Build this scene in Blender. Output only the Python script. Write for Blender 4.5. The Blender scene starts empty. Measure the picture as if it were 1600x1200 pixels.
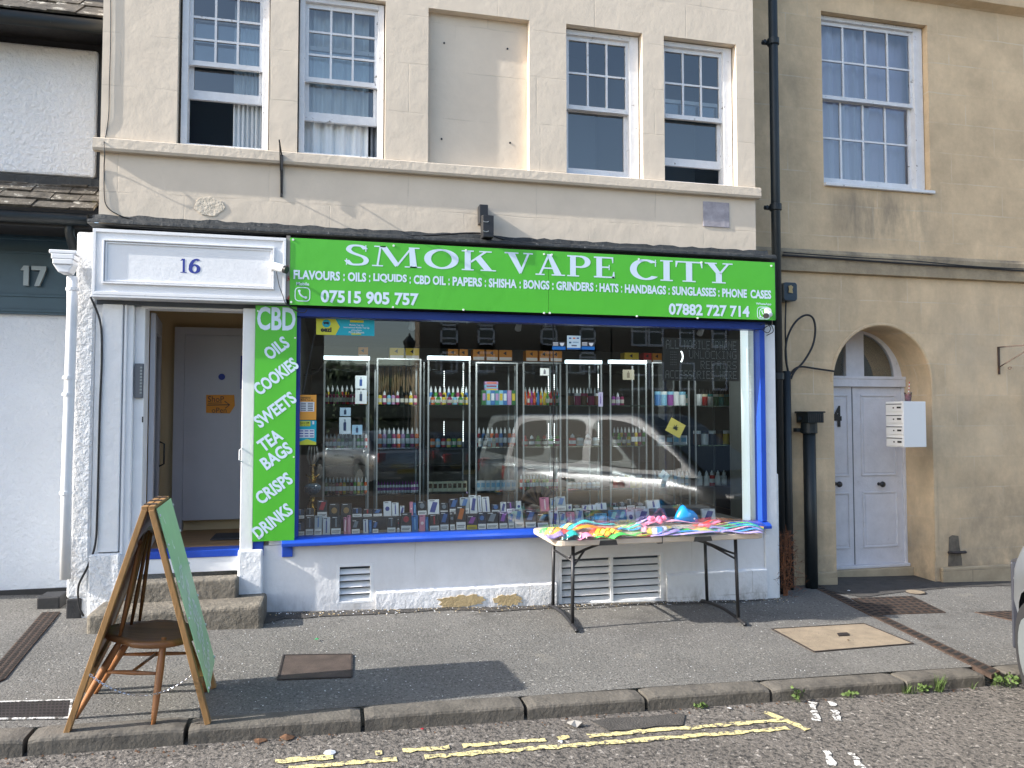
import bpy, bmesh, math, random
from mathutils import Matrix, Vector
random.seed(7)
R = math.radians
S = bpy.context.scene
COL = S.collection

# ---------------------------------------------------------------- camera, world, sun, exposure
FPX, YAW, PITCH, CAMY, CAMZ = 1200.0, R(13.36), R(2.4), -6.6, 1.65
cd = bpy.data.cameras.new('camera'); cam = bpy.data.objects.new('camera', cd); COL.objects.link(cam)
cam.location = (0, CAMY, CAMZ); cam.rotation_euler = (R(90) + PITCH, 0, -YAW)
cd.sensor_width = 36; cd.lens = 36 * FPX / 1600; cd.clip_end = 500; cd.clip_start = 0.05
S.camera = cam
SUN_EL, SUN_PHI = R(29.6), R(6.6)          # elevation; angle between the sun's bearing and the shop front
w = bpy.data.worlds.new('World'); S.world = w; w.use_nodes = True
nt = w.node_tree; sky = nt.nodes.new('ShaderNodeTexSky'); sky.sky_type = 'NISHITA'; sky.sun_disc = False
sky.sun_elevation = SUN_EL; sky.air_density = 1.0; sky.dust_density = 1.4; sky.ozone_density = 0.35
to_sun = Vector((-math.cos(SUN_EL) * math.cos(SUN_PHI), -math.cos(SUN_EL) * math.sin(SUN_PHI), math.sin(SUN_EL)))
sky.sun_rotation = math.atan2(to_sun.x, to_sun.y)
bg = nt.nodes['Background']; bg.inputs['Strength'].default_value = 0.15
nt.links.new(sky.outputs[0], bg.inputs[0])
sl = bpy.data.lights.new('sun', 'SUN'); sl.energy = 3.7; sl.angle = R(0.5); sl.color = (1, .95, .88)
so = bpy.data.objects.new('sun', sl); COL.objects.link(so)
so.rotation_euler = (-to_sun).to_track_quat('-Z', 'Y').to_euler(); so.location = (-10, -5, 20)
S.view_settings.view_transform = 'Standard'; S.view_settings.look = 'None'
S.view_settings.exposure = 1.38; S.view_settings.gamma = 1
S.render.engine = 'CYCLES'; S.cycles.max_bounces = 8; S.cycles.transparent_max_bounces = 16
S.cycles.caustics_reflective = False; S.cycles.caustics_refractive = False

# ---------------------------------------------------------------- measuring helpers (photo point -> metres on a real plane)
def ray(px, py):
    x = (px - 800) / FPX; z = -(py - 600) / FPX; y = 1.0
    c, s = math.cos(PITCH), math.sin(PITCH); y, z = c * y - s * z, s * y + c * z
    c, s = math.cos(YAW), math.sin(YAW); x, y = c * x + s * y, -s * x + c * y
    return x, y, z
def P(px, py, Y=0.0):
    r = ray(px, py); t = (Y - CAMY) / r[1]
    return t * r[0], CAMZ + t * r[2]
def X(px, py=650, Y=0.0): return P(px, py, Y)[0]
def Z(px, py, Y=0.0): return P(px, py, Y)[1]
def PZ(px, py, z):
    r = ray(px, py); t = (z - CAMZ) / r[2]
    return t * r[0], CAMY + t * r[1]
def zg(x, y): return .045 - .029 * x + .02 * max(min(y, 1.2), -2.2)
def G(px, py, dz=0.0):
    r = ray(px, py); a, s, c = .045 + dz, .029, .02
    t = (CAMZ - a + c * -CAMY) / (-r[2] - s * r[0] + c * r[1]); x = t * r[0]; y = CAMY + t * r[1]
    return x, y, a - s * x + c * y

# ---------------------------------------------------------------- materials
def srgb(r, g, b): return tuple((v / 255 / 12.92 if v / 255 <= .04045 else ((v / 255 + .055) / 1.055) ** 2.4) for v in (r, g, b)) + (1,)
MATS = {}
def mat(name, col, rough=.6, metal=0, var=0.0, vscale=3.0, bump=0.0, bscale=40.0, spots=None, emit=0, spec=.5, detail=6, bdist=.01, stretch=None):
    if name in MATS: return MATS[name]
    m = bpy.data.materials.new(name); m.use_nodes = True; MATS[name] = m
    n, l = m.node_tree.nodes, m.node_tree.links; b = n['Principled BSDF']
    col = tuple(col[:3]) + (1,)
    b.inputs['Base Color'].default_value = col; b.inputs['Roughness'].default_value = rough
    b.inputs['Metallic'].default_value = metal; b.inputs['Specular IOR Level'].default_value = spec
    tc = n.new('ShaderNodeNewGeometry')
    src = tc.outputs['Position']
    if stretch:
        mp = n.new('ShaderNodeMapping'); mp.inputs['Scale'].default_value = stretch; l.new(src, mp.inputs[0]); src = mp.outputs[0]
    out = None
    if var:
        t = n.new('ShaderNodeTexNoise'); t.inputs['Scale'].default_value = vscale; t.inputs['Detail'].default_value = detail; t.inputs['Roughness'].default_value = .65
        l.new(src, t.inputs['Vector'])
        r = n.new('ShaderNodeValToRGB'); r.color_ramp.elements[0].position = .3; r.color_ramp.elements[1].position = .7
        r.color_ramp.elements[0].color = tuple(c * (1 - var) for c in col[:3]) + (1,)
        r.color_ramp.elements[1].color = tuple(min(1, c * (1 + var)) for c in col[:3]) + (1,)
        l.new(t.outputs[0], r.inputs[0]); out = r.outputs[0]
    for sp in (spots or []):          # (colour, noise scale, threshold, softness)
        t = n.new('ShaderNodeTexNoise'); t.inputs['Scale'].default_value = sp[1]; t.inputs['Detail'].default_value = 8; t.inputs['Roughness'].default_value = .7
        l.new(src, t.inputs['Vector'])
        r = n.new('ShaderNodeMapRange'); r.inputs[1].default_value = sp[2]; r.inputs[2].default_value = sp[2] + sp[3]
        l.new(t.outputs[0], r.inputs[0])
        mx = n.new('ShaderNodeMix'); mx.data_type = 'RGBA'; l.new(r.outputs[0], mx.inputs[0])
        if out: l.new(out, mx.inputs[6])
        else: mx.inputs[6].default_value = col
        mx.inputs[7].default_value = tuple(sp[0][:3]) + (1,); out = mx.outputs[2]
    if out: l.new(out, b.inputs['Base Color'])
    if bump:
        t = n.new('ShaderNodeTexNoise'); t.inputs['Scale'].default_value = bscale; t.inputs['Detail'].default_value = 8; t.inputs['Roughness'].default_value = .6
        l.new(src, t.inputs['Vector'])
        bp = n.new('ShaderNodeBump'); bp.inputs['Strength'].default_value = bump; bp.inputs['Distance'].default_value = bdist
        l.new(t.outputs[0], bp.inputs['Height']); l.new(bp.outputs[0], b.inputs['Normal'])
    if emit:
        b.inputs['Emission Color'].default_value = col; b.inputs['Emission Strength'].default_value = emit
    return m

def glassmat(name, refl=.09, tint=(1, 1, 1), rough=0.0, bump=0.0, ior=1.5, fk=1.6):
    m = bpy.data.materials.new(name); m.use_nodes = True; MATS[name] = m
    n, l = m.node_tree.nodes, m.node_tree.links; n.remove(n['Principled BSDF'])
    tr = n.new('ShaderNodeBsdfTransparent'); tr.inputs[0].default_value = tint + (1,)
    gl = n.new('ShaderNodeBsdfGlossy'); gl.inputs['Roughness'].default_value = rough
    fr = n.new('ShaderNodeFresnel'); fr.inputs[0].default_value = ior
    ad = n.new('ShaderNodeMath'); ad.operation = 'MULTIPLY_ADD'; l.new(fr.outputs[0], ad.inputs[0]); ad.inputs[1].default_value = fk; ad.inputs[2].default_value = refl; ad.use_clamp = True
    mx = n.new('ShaderNodeMixShader'); l.new(ad.outputs[0], mx.inputs[0]); l.new(tr.outputs[0], mx.inputs[1]); l.new(gl.outputs[0], mx.inputs[2])
    l.new(mx.outputs[0], n['Material Output'].inputs[0])
    if bump:
        t = n.new('ShaderNodeTexNoise'); t.inputs['Scale'].default_value = bump; t.inputs['Detail'].default_value = 3
        g = n.new('ShaderNodeNewGeometry'); l.new(g.outputs['Position'], t.inputs['Vector'])
        bp = n.new('ShaderNodeBump'); bp.inputs['Strength'].default_value = .9; bp.inputs['Distance'].default_value = .02
        l.new(t.outputs[0], bp.inputs['Height']); l.new(bp.outputs[0], gl.inputs['Normal']); l.new(bp.outputs[0], fr.inputs['Normal'])
    return m

def wallmat(name, col, joint, bw, bh, jsize, var=.12, bump=.5, bscale=25, bdist=.006, jointbump=.4, jmix=.6, stain=None, stain2=None, off=0.0, axis='xz', blockvar=.05, basegrime=None):
    """Coursed masonry or render scored into blocks: brick pattern on the wall's own x-z metres."""
    m = bpy.data.materials.new(name); m.use_nodes = True; MATS[name] = m
    n, l = m.node_tree.nodes, m.node_tree.links; b = n['Principled BSDF']; b.inputs['Roughness'].default_value = .85; b.inputs['Specular IOR Level'].default_value = .25
    g = n.new('ShaderNodeNewGeometry'); sx = n.new('ShaderNodeSeparateXYZ'); l.new(g.outputs['Position'], sx.inputs[0])
    cx = n.new('ShaderNodeCombineXYZ')
    ad = n.new('ShaderNodeMath'); ad.operation = 'ADD'; l.new(sx.outputs[0], ad.inputs[0]); l.new(sx.outputs[1], ad.inputs[1]); l.new(ad.outputs[0], cx.inputs[0])
    a2 = n.new('ShaderNodeMath'); a2.operation = 'ADD'; l.new(sx.outputs[2], a2.inputs[0]); a2.inputs[1].default_value = off; l.new(a2.outputs[0], cx.inputs[1])
    # wobble the joints a little
    wn = n.new('ShaderNodeTexNoise'); wn.inputs['Scale'].default_value = 4; l.new(g.outputs['Position'], wn.inputs['Vector'])
    wv = n.new('ShaderNodeVectorMath'); wv.operation = 'SCALE'; wv.inputs['Scale'].default_value = .02; l.new(wn.outputs['Color'], wv.inputs[0])
    wa = n.new('ShaderNodeVectorMath'); wa.operation = 'ADD'; l.new(cx.outputs[0], wa.inputs[0]); l.new(wv.outputs[0], wa.inputs[1])
    br = n.new('ShaderNodeTexBrick'); br.inputs['Scale'].default_value = 1; br.inputs['Brick Width'].default_value = bw; br.inputs['Row Height'].default_value = bh
    br.inputs['Mortar Size'].default_value = jsize; br.inputs['Mortar Smooth'].default_value = .3; br.inputs['Bias'].default_value = 0
    br.offset = .43; br.squash = .8; br.squash_frequency = 3
    c1 = tuple(c * (1 - blockvar) for c in col[:3]) + (1,); c2 = tuple(min(1, c * (1 + blockvar)) for c in col[:3]) + (1,)
    br.inputs['Color1'].default_value = c1; br.inputs['Color2'].default_value = c2; br.inputs['Mortar'].default_value = tuple(col[:3]) + (1,)
    l.new(wa.outputs[0], br.inputs['Vector'])
    t = n.new('ShaderNodeTexNoise'); t.inputs['Scale'].default_value = 2.2; t.inputs['Detail'].default_value = 9; t.inputs['Roughness'].default_value = .7; l.new(g.outputs['Position'], t.inputs['Vector'])
    mr = n.new('ShaderNodeMapRange'); mr.inputs[1].default_value = .3; mr.inputs[2].default_value = .7; mr.inputs[3].default_value = 1 - var; mr.inputs[4].default_value = 1 + var * .6
    l.new(t.outputs[0], mr.inputs[0])
    mu = n.new('ShaderNodeVectorMath'); mu.operation = 'SCALE'; l.new(br.outputs['Color'], mu.inputs[0]); l.new(mr.outputs[0], mu.inputs['Scale'])
    out = mu.outputs[0]
    # joints broken up by noise
    jn = n.new('ShaderNodeTexNoise'); jn.inputs['Scale'].default_value = 3.1; jn.inputs['Detail'].default_value = 5; l.new(cx.outputs[0], jn.inputs['Vector'])
    jr = n.new('ShaderNodeMapRange'); jr.inputs[1].default_value = .42; jr.inputs[2].default_value = .62; jr.inputs[3].default_value = 0; jr.inputs[4].default_value = jmix; l.new(jn.outputs[0], jr.inputs[0])
    jm = n.new('ShaderNodeMath'); jm.operation = 'MULTIPLY'; l.new(br.outputs['Fac'], jm.inputs[0]); l.new(jr.outputs[0], jm.inputs[1])
    mx = n.new('ShaderNodeMix'); mx.data_type = 'RGBA'; l.new(jm.outputs[0], mx.inputs[0]); l.new(out, mx.inputs[6]); mx.inputs[7].default_value = tuple(joint[:3]) + (1,); out = mx.outputs[2]
    def band(z0, z1, scol, amt, nsc, vert):
        nonlocal out
        s = n.new('ShaderNodeMapRange'); s.inputs[1].default_value = z0; s.inputs[2].default_value = z1; l.new(sx.outputs[2], s.inputs[0])
        q = n.new('ShaderNodeTexNoise'); q.inputs['Scale'].default_value = nsc; q.inputs['Detail'].default_value = 7; q.inputs['Roughness'].default_value = .7
        mp = n.new('ShaderNodeMapping'); mp.inputs['Scale'].default_value = (1, 1, vert); l.new(g.outputs['Position'], mp.inputs[0]); l.new(mp.outputs[0], q.inputs['Vector'])
        r = n.new('ShaderNodeMapRange'); r.inputs[1].default_value = .42; r.inputs[2].default_value = .68; l.new(q.outputs[0], r.inputs[0])
        k = n.new('ShaderNodeMath'); k.operation = 'MULTIPLY'; l.new(s.outputs[0], k.inputs[0]); l.new(r.outputs[0], k.inputs[1])
        k2 = n.new('ShaderNodeMath'); k2.operation = 'MULTIPLY'; l.new(k.outputs[0], k2.inputs[0]); k2.inputs[1].default_value = amt
        mz = n.new('ShaderNodeMix'); mz.data_type = 'RGBA'; l.new(k2.outputs[0], mz.inputs[0]); l.new(out, mz.inputs[6]); mz.inputs[7].default_value = tuple(scol[:3]) + (1,); out = mz.outputs[2]
    for s_ in (stain or []): band(*s_)
    for (xa_, xb2_, za_, zb2_, scol, amt, nsc, vert) in (stain2 or []):     # a soft-edged patch of dirt
        pr = None
        for ax_, lo, hi in ((0, xa_, xb2_), (2, za_, zb2_)):
            wdt = (hi - lo) * .3
            for e0, e1 in ((lo - wdt * .3, lo + wdt), (hi + wdt * .3, hi - wdt)):
                k_ = n.new('ShaderNodeMapRange'); k_.inputs[1].default_value = e0; k_.inputs[2].default_value = e1; l.new(sx.outputs[ax_], k_.inputs[0])
                if pr is None: pr = k_.outputs[0]
                else: m2 = n.new('ShaderNodeMath'); m2.operation = 'MULTIPLY'; l.new(pr, m2.inputs[0]); l.new(k_.outputs[0], m2.inputs[1]); pr = m2.outputs[0]
        q = n.new('ShaderNodeTexNoise'); q.inputs['Scale'].default_value = nsc; q.inputs['Detail'].default_value = 7; q.inputs['Roughness'].default_value = .7
        mp = n.new('ShaderNodeMapping'); mp.inputs['Scale'].default_value = (1, 1, vert); l.new(g.outputs['Position'], mp.inputs[0]); l.new(mp.outputs[0], q.inputs['Vector'])
        r = n.new('ShaderNodeMapRange'); r.inputs[1].default_value = .35; r.inputs[2].default_value = .65; r.inputs[4].default_value = amt; l.new(q.outputs[0], r.inputs[0])
        m2 = n.new('ShaderNodeMath'); m2.operation = 'MULTIPLY'; l.new(pr, m2.inputs[0]); l.new(r.outputs[0], m2.inputs[1])
        mz = n.new('ShaderNodeMix'); mz.data_type = 'RGBA'; l.new(m2.outputs[0], mz.inputs[0]); l.new(out, mz.inputs[6]); mz.inputs[7].default_value = tuple(scol[:3]) + (1,); out = mz.outputs[2]
    l.new(out, b.inputs['Base Color'])
    hn = n.new('ShaderNodeTexNoise'); hn.inputs['Scale'].default_value = bscale; hn.inputs['Detail'].default_value = 8; hn.inputs['Roughness'].default_value = .62; l.new(g.outputs['Position'], hn.inputs['Vector'])
    h1 = n.new('ShaderNodeMath'); h1.operation = 'MULTIPLY_ADD'; l.new(jm.outputs[0], h1.inputs[0]); h1.inputs[1].default_value = -jointbump; l.new(hn.outputs[0], h1.inputs[2])
    bp = n.new('ShaderNodeBump'); bp.inputs['Strength'].default_value = bump; bp.inputs['Distance'].default_value = bdist; l.new(h1.outputs[0], bp.inputs['Height']); l.new(bp.outputs[0], b.inputs['Normal'])
    return m

cream = wallmat('cream_render', (.66, .575, .47), (.50, .44, .36), 1.15, .43, .006, var=.075, bump=.45, bscale=6.5, bdist=.012, jointbump=.6, jmix=.6, blockvar=.012,
                stain=[(3.55, 3.2, (.42, .38, .31), .45, 5, .4)])
ledge_m = wallmat('ledge_render', (.58, .51, .42), (.32, .28, .22), 2.3, 3, .006, var=.14, bump=.6, bscale=20, bdist=.01, jmix=.8, blockvar=.03)
stone = wallmat('bath_stone', (.66, .50, .32), (.66, .57, .43), 1.02, .335, .007, var=.24, bump=.6, bscale=24, bdist=.007, jointbump=-.25, jmix=.7, blockvar=.065, off=.12,
                stain=[(2.2, .0, (.36, .31, .23), .55, 2.5, 1), (.75, -.1, (.19, .165, .13), .7, 3.5, .7), (4.15, 2.6, (.27, .23, .17), .35, 3.0, .35)],
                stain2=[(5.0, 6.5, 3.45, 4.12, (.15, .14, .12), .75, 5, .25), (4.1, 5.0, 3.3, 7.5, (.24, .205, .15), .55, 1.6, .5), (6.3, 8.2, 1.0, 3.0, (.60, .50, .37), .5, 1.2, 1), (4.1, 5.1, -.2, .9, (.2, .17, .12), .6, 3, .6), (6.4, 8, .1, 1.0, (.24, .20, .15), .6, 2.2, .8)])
stone_dark = wallmat('weathered_stone', (.42, .34, .23), (.14, .12, .09), 2.4, 3, .005, var=.3, bump=.6, bscale=25, bdist=.008, blockvar=.05, stain=[(3.0, 3.4, (.10, .09, .08), .75, 3, 1)])
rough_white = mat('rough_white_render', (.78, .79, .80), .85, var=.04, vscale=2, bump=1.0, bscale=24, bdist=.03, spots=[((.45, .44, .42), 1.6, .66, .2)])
soft_white = mat('soft_white_render', (.77, .78, .79), .8, var=.05, vscale=3, bump=.7, bscale=13, bdist=.018, spots=[((.42, .40, .37), 2.3, .66, .22)])
riser_white = wallmat('riser_white', (.78, .78, .79), (.55, .54, .52), 1.6, 3, .004, var=.06, bump=.6, bscale=14, bdist=.012, blockvar=.01,
                      stain=[(.22, -.05, (.20, .18, .15), .9, 7, .5), (.62, .2, (.45, .43, .40), .3, 4, .5)])
plinth_white = wallmat('plinth_white', (.78, .78, .79), (.4, .38, .35), 1.35, 3, .005, var=.07, bump=.9, bscale=16, bdist=.016, blockvar=.01,
                      stain=[(.13, -.06, (.20, .18, .15), .9, 8, .6)])
bare_stone = mat('bare_stone', (.46, .35, .19), .9, var=.25, vscale=14, bump=.6, bscale=60)
white_paint = mat('white_paint', (.77, .78, .80), .45, var=.04, vscale=5, bump=.2, bscale=30, spots=[((.30, .29, .27), 9, .68, .1)])
peeling_white = mat('peeling_white', (.70, .71, .73), .5, var=.08, vscale=9, bump=.4, bscale=50, spots=[((.16, .14, .12), 15, .62, .06)])
door_white = mat('door_white', (.64, .63, .66), .5, var=.08, vscale=7, bump=.3, bscale=40, spots=[((.30, .28, .28), 6, .62, .16)])
black_wood = mat('black_wood', (.022, .022, .024), .6, var=.3, vscale=20, bump=.3, bscale=50)
lead = mat('lead_flashing', (.022, .025, .027), .65, var=.35, vscale=7, bump=.7, bscale=18, bdist=.02, spots=[((.22, .22, .22), 30, .62, .1)])
tile_m = mat('stone_tile', (.085, .074, .060), .95, var=.6, vscale=9, bump=1, bscale=28, bdist=.02, spots=[((.42, .40, .35), 9, .575, .06), ((.12, .11, .04), 6, .6, .15)])
teal = mat('teal_paint', (.035, .075, .105), .4, var=.1, vscale=8, bump=.1, bscale=30)
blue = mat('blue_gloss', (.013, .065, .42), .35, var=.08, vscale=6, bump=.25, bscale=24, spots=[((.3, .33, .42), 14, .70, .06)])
navy = mat('blue_gloss_shaded', (.01, .04, .27), .4, var=.1, vscale=6, bump=.2, bscale=24)  # surround blue darkened in colour for the shaded head and left post
green = mat('sign_green', (.085, .46, .035), .32, var=.03, vscale=1.5, bump=.25, bscale=3.2, bdist=.02)
green_pale = mat('board_green', (.36, .68, .33), .35, var=.12, vscale=2, bump=.2, bscale=5)
sign_white = mat('sign_white', (.60, .72, .84), .4)
asphalt_p = mat('pavement_asphalt', (.15, .144, .132), .9, var=.22, vscale=1.3, bump=.8, bscale=70, bdist=.012, detail=12,
                spots=[((.06, .057, .052), 62, .50, .12), ((.36, .345, .315), 48, .585, .05), ((.07, .066, .06), 1.1, .60, .14), ((.21, .195, .165), 2.6, .62, .12)])
asphalt_r = mat('road_asphalt', (.15, .134, .118), .92, var=.22, vscale=2.2, bump=1, bscale=42, bdist=.02, detail=12,
                spots=[((.040, .037, .034), 36, .50, .08), ((.36, .33, .295), 30, .58, .05), ((.07, .063, .057), 1.3, .60, .2)])
asphalt_new = mat('asphalt_patch', (.065, .06, .055), .9, var=.3, vscale=8, bump=1, bscale=80, bdist=.012, spots=[((.2, .19, .18), 100, .62, .05)])
kerb_m = mat('kerb_stone', (.115, .103, .086), .9, var=.3, vscale=7, bump=.7, bscale=34, bdist=.012, spots=[((.055, .05, .045), 3.4, .55, .15), ((.3, .28, .24), 26, .66, .08)])
step_m = mat('step_stone', (.165, .145, .115), .9, var=.35, vscale=6, bump=.9, bscale=26, bdist=.02, spots=[((.09, .08, .065), 3.5, .56, .15), ((.45, .43, .38), 30, .66, .06)])
yellow_p = mat('yellow_road_paint', (.68, .59, .28), .8, var=.15, vscale=12, bump=.8, bscale=42, bdist=.02, spots=[((.13, .115, .10), 26, .53, .04), ((.60, .30, .05), 3.0, .66, .05)])
white_p = mat('white_road_paint', (.72, .71, .68), .8, var=.1, vscale=12, bump=.8, bscale=42, bdist=.02, spots=[((.13, .12, .11), 24, .50, .04)])
iron = mat('rusty_iron', (.075, .05, .038), .7, metal=.3, var=.4, vscale=14, bump=.6, bscale=70, spots=[((.15, .07, .035), 8, .56, .15)])
iron_dk = mat('dark_iron', (.045, .036, .034), .6, metal=.3, var=.35, vscale=8, bump=.4, bscale=80)
cover_m = mat('concrete_cover', (.27, .215, .15), .9, var=.2, vscale=9, bump=.7, bscale=80, spots=[((.12, .1, .08), 40, .6, .08)])
black_pipe = mat('black_pipe', (.007, .012, .015), .5, var=.3, vscale=6, bump=.15, bscale=30, spots=[((.25, .26, .27), 13, .71, .04)])
black_pl = mat('black_plastic', (.018, .018, .02), .4)
cable_m = mat('black_cable', (.012, .012, .014), .5)
white_pipe = mat('white_pipe', (.74, .75, .77), .4, var=.05, vscale=5, spots=[((.3, .28, .25), 12, .7, .06)])
grey_pl = mat('grey_plastic', (.10, .11, .13), .45)
white_pl = mat('white_plastic', (.76, .77, .78), .35)
wood = mat('chair_wood', (.30, .125, .045), .42, var=.35, vscale=9, bump=.15, bscale=40, stretch=(1, 1, .3))
wood_seat = mat('seat_wood', (.24, .11, .045), .4, var=.4, vscale=8, bump=.15, bscale=30, stretch=(.4, 3, 1))
wood_frame = mat('board_frame_wood', (.30, .165, .06), .55, var=.25, vscale=12, bump=.2, bscale=50, stretch=(1, 1, .2))
wood_dark = mat('board_back_wood', (.13, .045, .022), .4, var=.35, vscale=5, bump=.2, bscale=40, stretch=(1, 1, .3))
table_m = mat('table_plastic', (.58, .48, .38), .5, var=.06, vscale=8, bump=.25, bscale=90)
steel_dk = mat('dark_steel', (.035, .035, .038), .4, metal=.4)
alu = mat('aluminium', (.26, .29, .30), .4, metal=.4)
chrome = mat('chrome', (.6, .6, .62), .2, metal=1)
brass = mat('brass', (.55, .33, .07), .25, metal=1)
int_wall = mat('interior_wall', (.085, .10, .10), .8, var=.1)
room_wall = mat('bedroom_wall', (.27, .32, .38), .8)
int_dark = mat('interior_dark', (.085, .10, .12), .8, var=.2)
hall_wall = mat('hall_wall', (.58, .46, .28), .8)
hall_floor = mat('hall_floor', (.28, .16, .07), .5, var=.3, vscale=8, stretch=(.3, 3, 1))
grey_door = mat('grey_door_paint', (.44, .45, .50), .5, var=.05)
curtain_w = mat('curtain_white', (.72, .75, .76), .9)
curtain_l = mat('curtain_lilac', (.74, .68, .86), .9)
orange_p = mat('orange_paper', (.68, .27, .03), .7)
ink = mat('ink', (.02, .02, .025), .6)
ink_blue = mat('ink_blue', (.02, .04, .28), .6)
glass_shop = glassmat('shop_glass', .052, (.93, .995, .995), fk=1.0)
glass_up = glassmat('sash_glass', .12, (.90, .96, .975), fk=1.0)
glass_cab = glassmat('cabinet_glass', .0, (.97, .99, .99))
wrap = glassmat('cellophane', .04, (1, 1, 1), rough=.1, bump=14, fk=.2)
led = mat('led_white', (.95, 1, 1), .5, emit=3.5)
dead = mat('dead_weed', (.16, .065, .03), .9, var=.4, vscale=30)
grassm = mat('weed_green', (.08, .13, .03), .7, var=.3, vscale=20)
dark_bit = mat('dark_litter', (.03, .028, .025), .9)
def flat(r, g, b, rough=.5): return mat('paint_%d_%d_%d' % (r, g, b), srgb(r, g, b), rough)

# ---------------------------------------------------------------- mesh builder
ORG = {}
class MB:
    def __init__(s): s.v = []; s.f = []; s.mi = []; s.m = []; s.T = None; s.cuts = []
    def _mi(s, m):
        if m not in s.m: s.m.append(m)
        return s.m.index(m)
    def add(s, vs, fs, m):
        o = len(s.v); k = s._mi(m)
        for q in vs:
            q = Vector(q)
            if s.T is not None: q = s.T @ q
            s.v.append(q)
        for q in fs: s.f.append([o + i for i in q]); s.mi.append(k)
        s.cuts.append((len(vs), len(fs)))
        return s
    def box(s, x0, x1, y0, y1, z0, z1, m):
        if x0 > x1: x0, x1 = x1, x0
        if y0 > y1: y0, y1 = y1, y0
        if z0 > z1: z0, z1 = z1, z0
        return s.add([(x0, y0, z0), (x1, y0, z0), (x1, y1, z0), (x0, y1, z0), (x0, y0, z1), (x1, y0, z1), (x1, y1, z1), (x0, y1, z1)],
                     [(0, 3, 2, 1), (4, 5, 6, 7), (0, 1, 5, 4), (1, 2, 6, 5), (2, 3, 7, 6), (3, 0, 4, 7)], m)
    def prism(s, pts, d0, d1, m, ax='y'):      # polygon in (x,z) extruded along y, or (y,z) along x, or (x,y) along z
        def q(a, b, d): return (a, d, b) if ax == 'y' else ((d, a, b) if ax == 'x' else (a, b, d))
        n = len(pts); vs = [q(a, b, d0) for a, b in pts] + [q(a, b, d1) for a, b in pts]
        fs = [list(range(n)), list(range(2 * n - 1, n - 1, -1))] + [(i, i + n, (i + 1) % n + n, (i + 1) % n) for i in range(n)]
        return s.add(vs, fs, m)
    def quad(s, a, b, c, d, m): return s.add([a, b, c, d], [(0, 1, 2, 3)], m)
    def bar(s, p0, p1, w, h, m, up=(0, 0, 1)):
        p0, p1 = Vector(p0), Vector(p1); d = (p1 - p0).normalized(); up = Vector(up)
        a = d.cross(up)
        if a.length < 1e-4: a = d.cross(Vector((0, 1, 0)))
        a.normalize(); b = a.cross(d).normalized()
        vs = [p + a * (i * w / 2) + b * (j * h / 2) for p in (p0, p1) for i, j in ((-1, -1), (1, -1), (1, 1), (-1, 1))]
        return s.add(vs, [(0, 1, 2, 3), (7, 6, 5, 4), (0, 4, 5, 1), (1, 5, 6, 2), (2, 6, 7, 3), (3, 7, 4, 0)], m)
    def tube(s, pts, r, m, n=10, cap=True):
        pts = [Vector(p) for p in pts]; rs = r if isinstance(r, (list, tuple)) else [r] * len(pts)
        vs = []; a = None
        for i, p in enumerate(pts):
            d = (pts[min(i + 1, len(pts) - 1)] - pts[max(i - 1, 0)])
            if d.length < 1e-6: d = Vector((0, 0, 1))
            d.normalize()
            if a is None:
                a = d.cross(Vector((0, 0, 1)));
                if a.length < 1e-3: a = d.cross(Vector((0, 1, 0)))
            else: a = a - d * a.dot(d)
            a.normalize(); b = d.cross(a)
            for k in range(n):
                t = 2 * math.pi * k / n; vs.append(p + (a * math.cos(t) + b * math.sin(t)) * rs[i])
        fs = [(i * n + k, i * n + (k + 1) % n, (i + 1) * n + (k + 1) % n, (i + 1) * n + k) for i in range(len(pts) - 1) for k in range(n)]
        if cap: fs += [list(range(n - 1, -1, -1)), list(range((len(pts) - 1) * n, len(pts) * n))]
        return s.add(vs, fs, m)
    def lathe(s, prof, c, m, n=16):            # prof [(r,z)]
        return s.tube([(c[0], c[1], c[2] + z) for r, z in prof], [max(r, 1e-4) for r, z in prof], m, n) if False else s._lathe(prof, c, m, n)
    def _lathe(s, prof, c, m, n):
        vs = [(c[0] + r * math.cos(2 * math.pi * k / n), c[1] + r * math.sin(2 * math.pi * k / n), c[2] + z) for r, z in prof for k in range(n)]
        fs = [(i * n + k, i * n + (k + 1) % n, (i + 1) * n + (k + 1) % n, (i + 1) * n + k) for i in range(len(prof) - 1) for k in range(n)]
        fs += [list(range(n - 1, -1, -1)), list(range((len(prof) - 1) * n, len(prof) * n))]
        return s.add(vs, fs, m)
    def build(s, name, parent=None, smooth=False, bevel=0, local=False, seg=2):
        me = bpy.data.meshes.new(name)
        o0 = Vector((0, 0, 0)) if (parent is None or local) else ORG.get(parent.name, Vector((0, 0, 0)))
        me.from_pydata([tuple(v - o0) for v in s.v], [], s.f)
        for m in s.m: me.materials.append(m)
        for p, k in zip(me.polygons, s.mi): p.material_index = k; p.use_smooth = smooth
        me.validate(); me.update()
        o = bpy.data.objects.new(name, me); COL.objects.link(o)
        if parent is not None: o.parent = parent; ORG[o.name] = o0
        else: ORG[o.name] = Vector((0, 0, 0))
        if bevel:
            b = o.modifiers.new('bevel', 'BEVEL'); b.width = bevel; b.segments = seg; b.limit_method = 'ANGLE'; b.angle_limit = R(40)
        return o
def each(mb, name, parent, **k):        # one mesh per added piece
    off = 0; out = []; vi = 0; fi = 0
    for nv, nf in mb.cuts:
        q = MB(); q.v = mb.v[vi:vi + nv]; q.f = [[i - vi for i in f] for f in mb.f[fi:fi + nf]]; q.m = mb.m; q.mi = mb.mi[fi:fi + nf]
        out.append(q.build(name, parent, **k)); vi += nv; fi += nf
    return out
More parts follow.
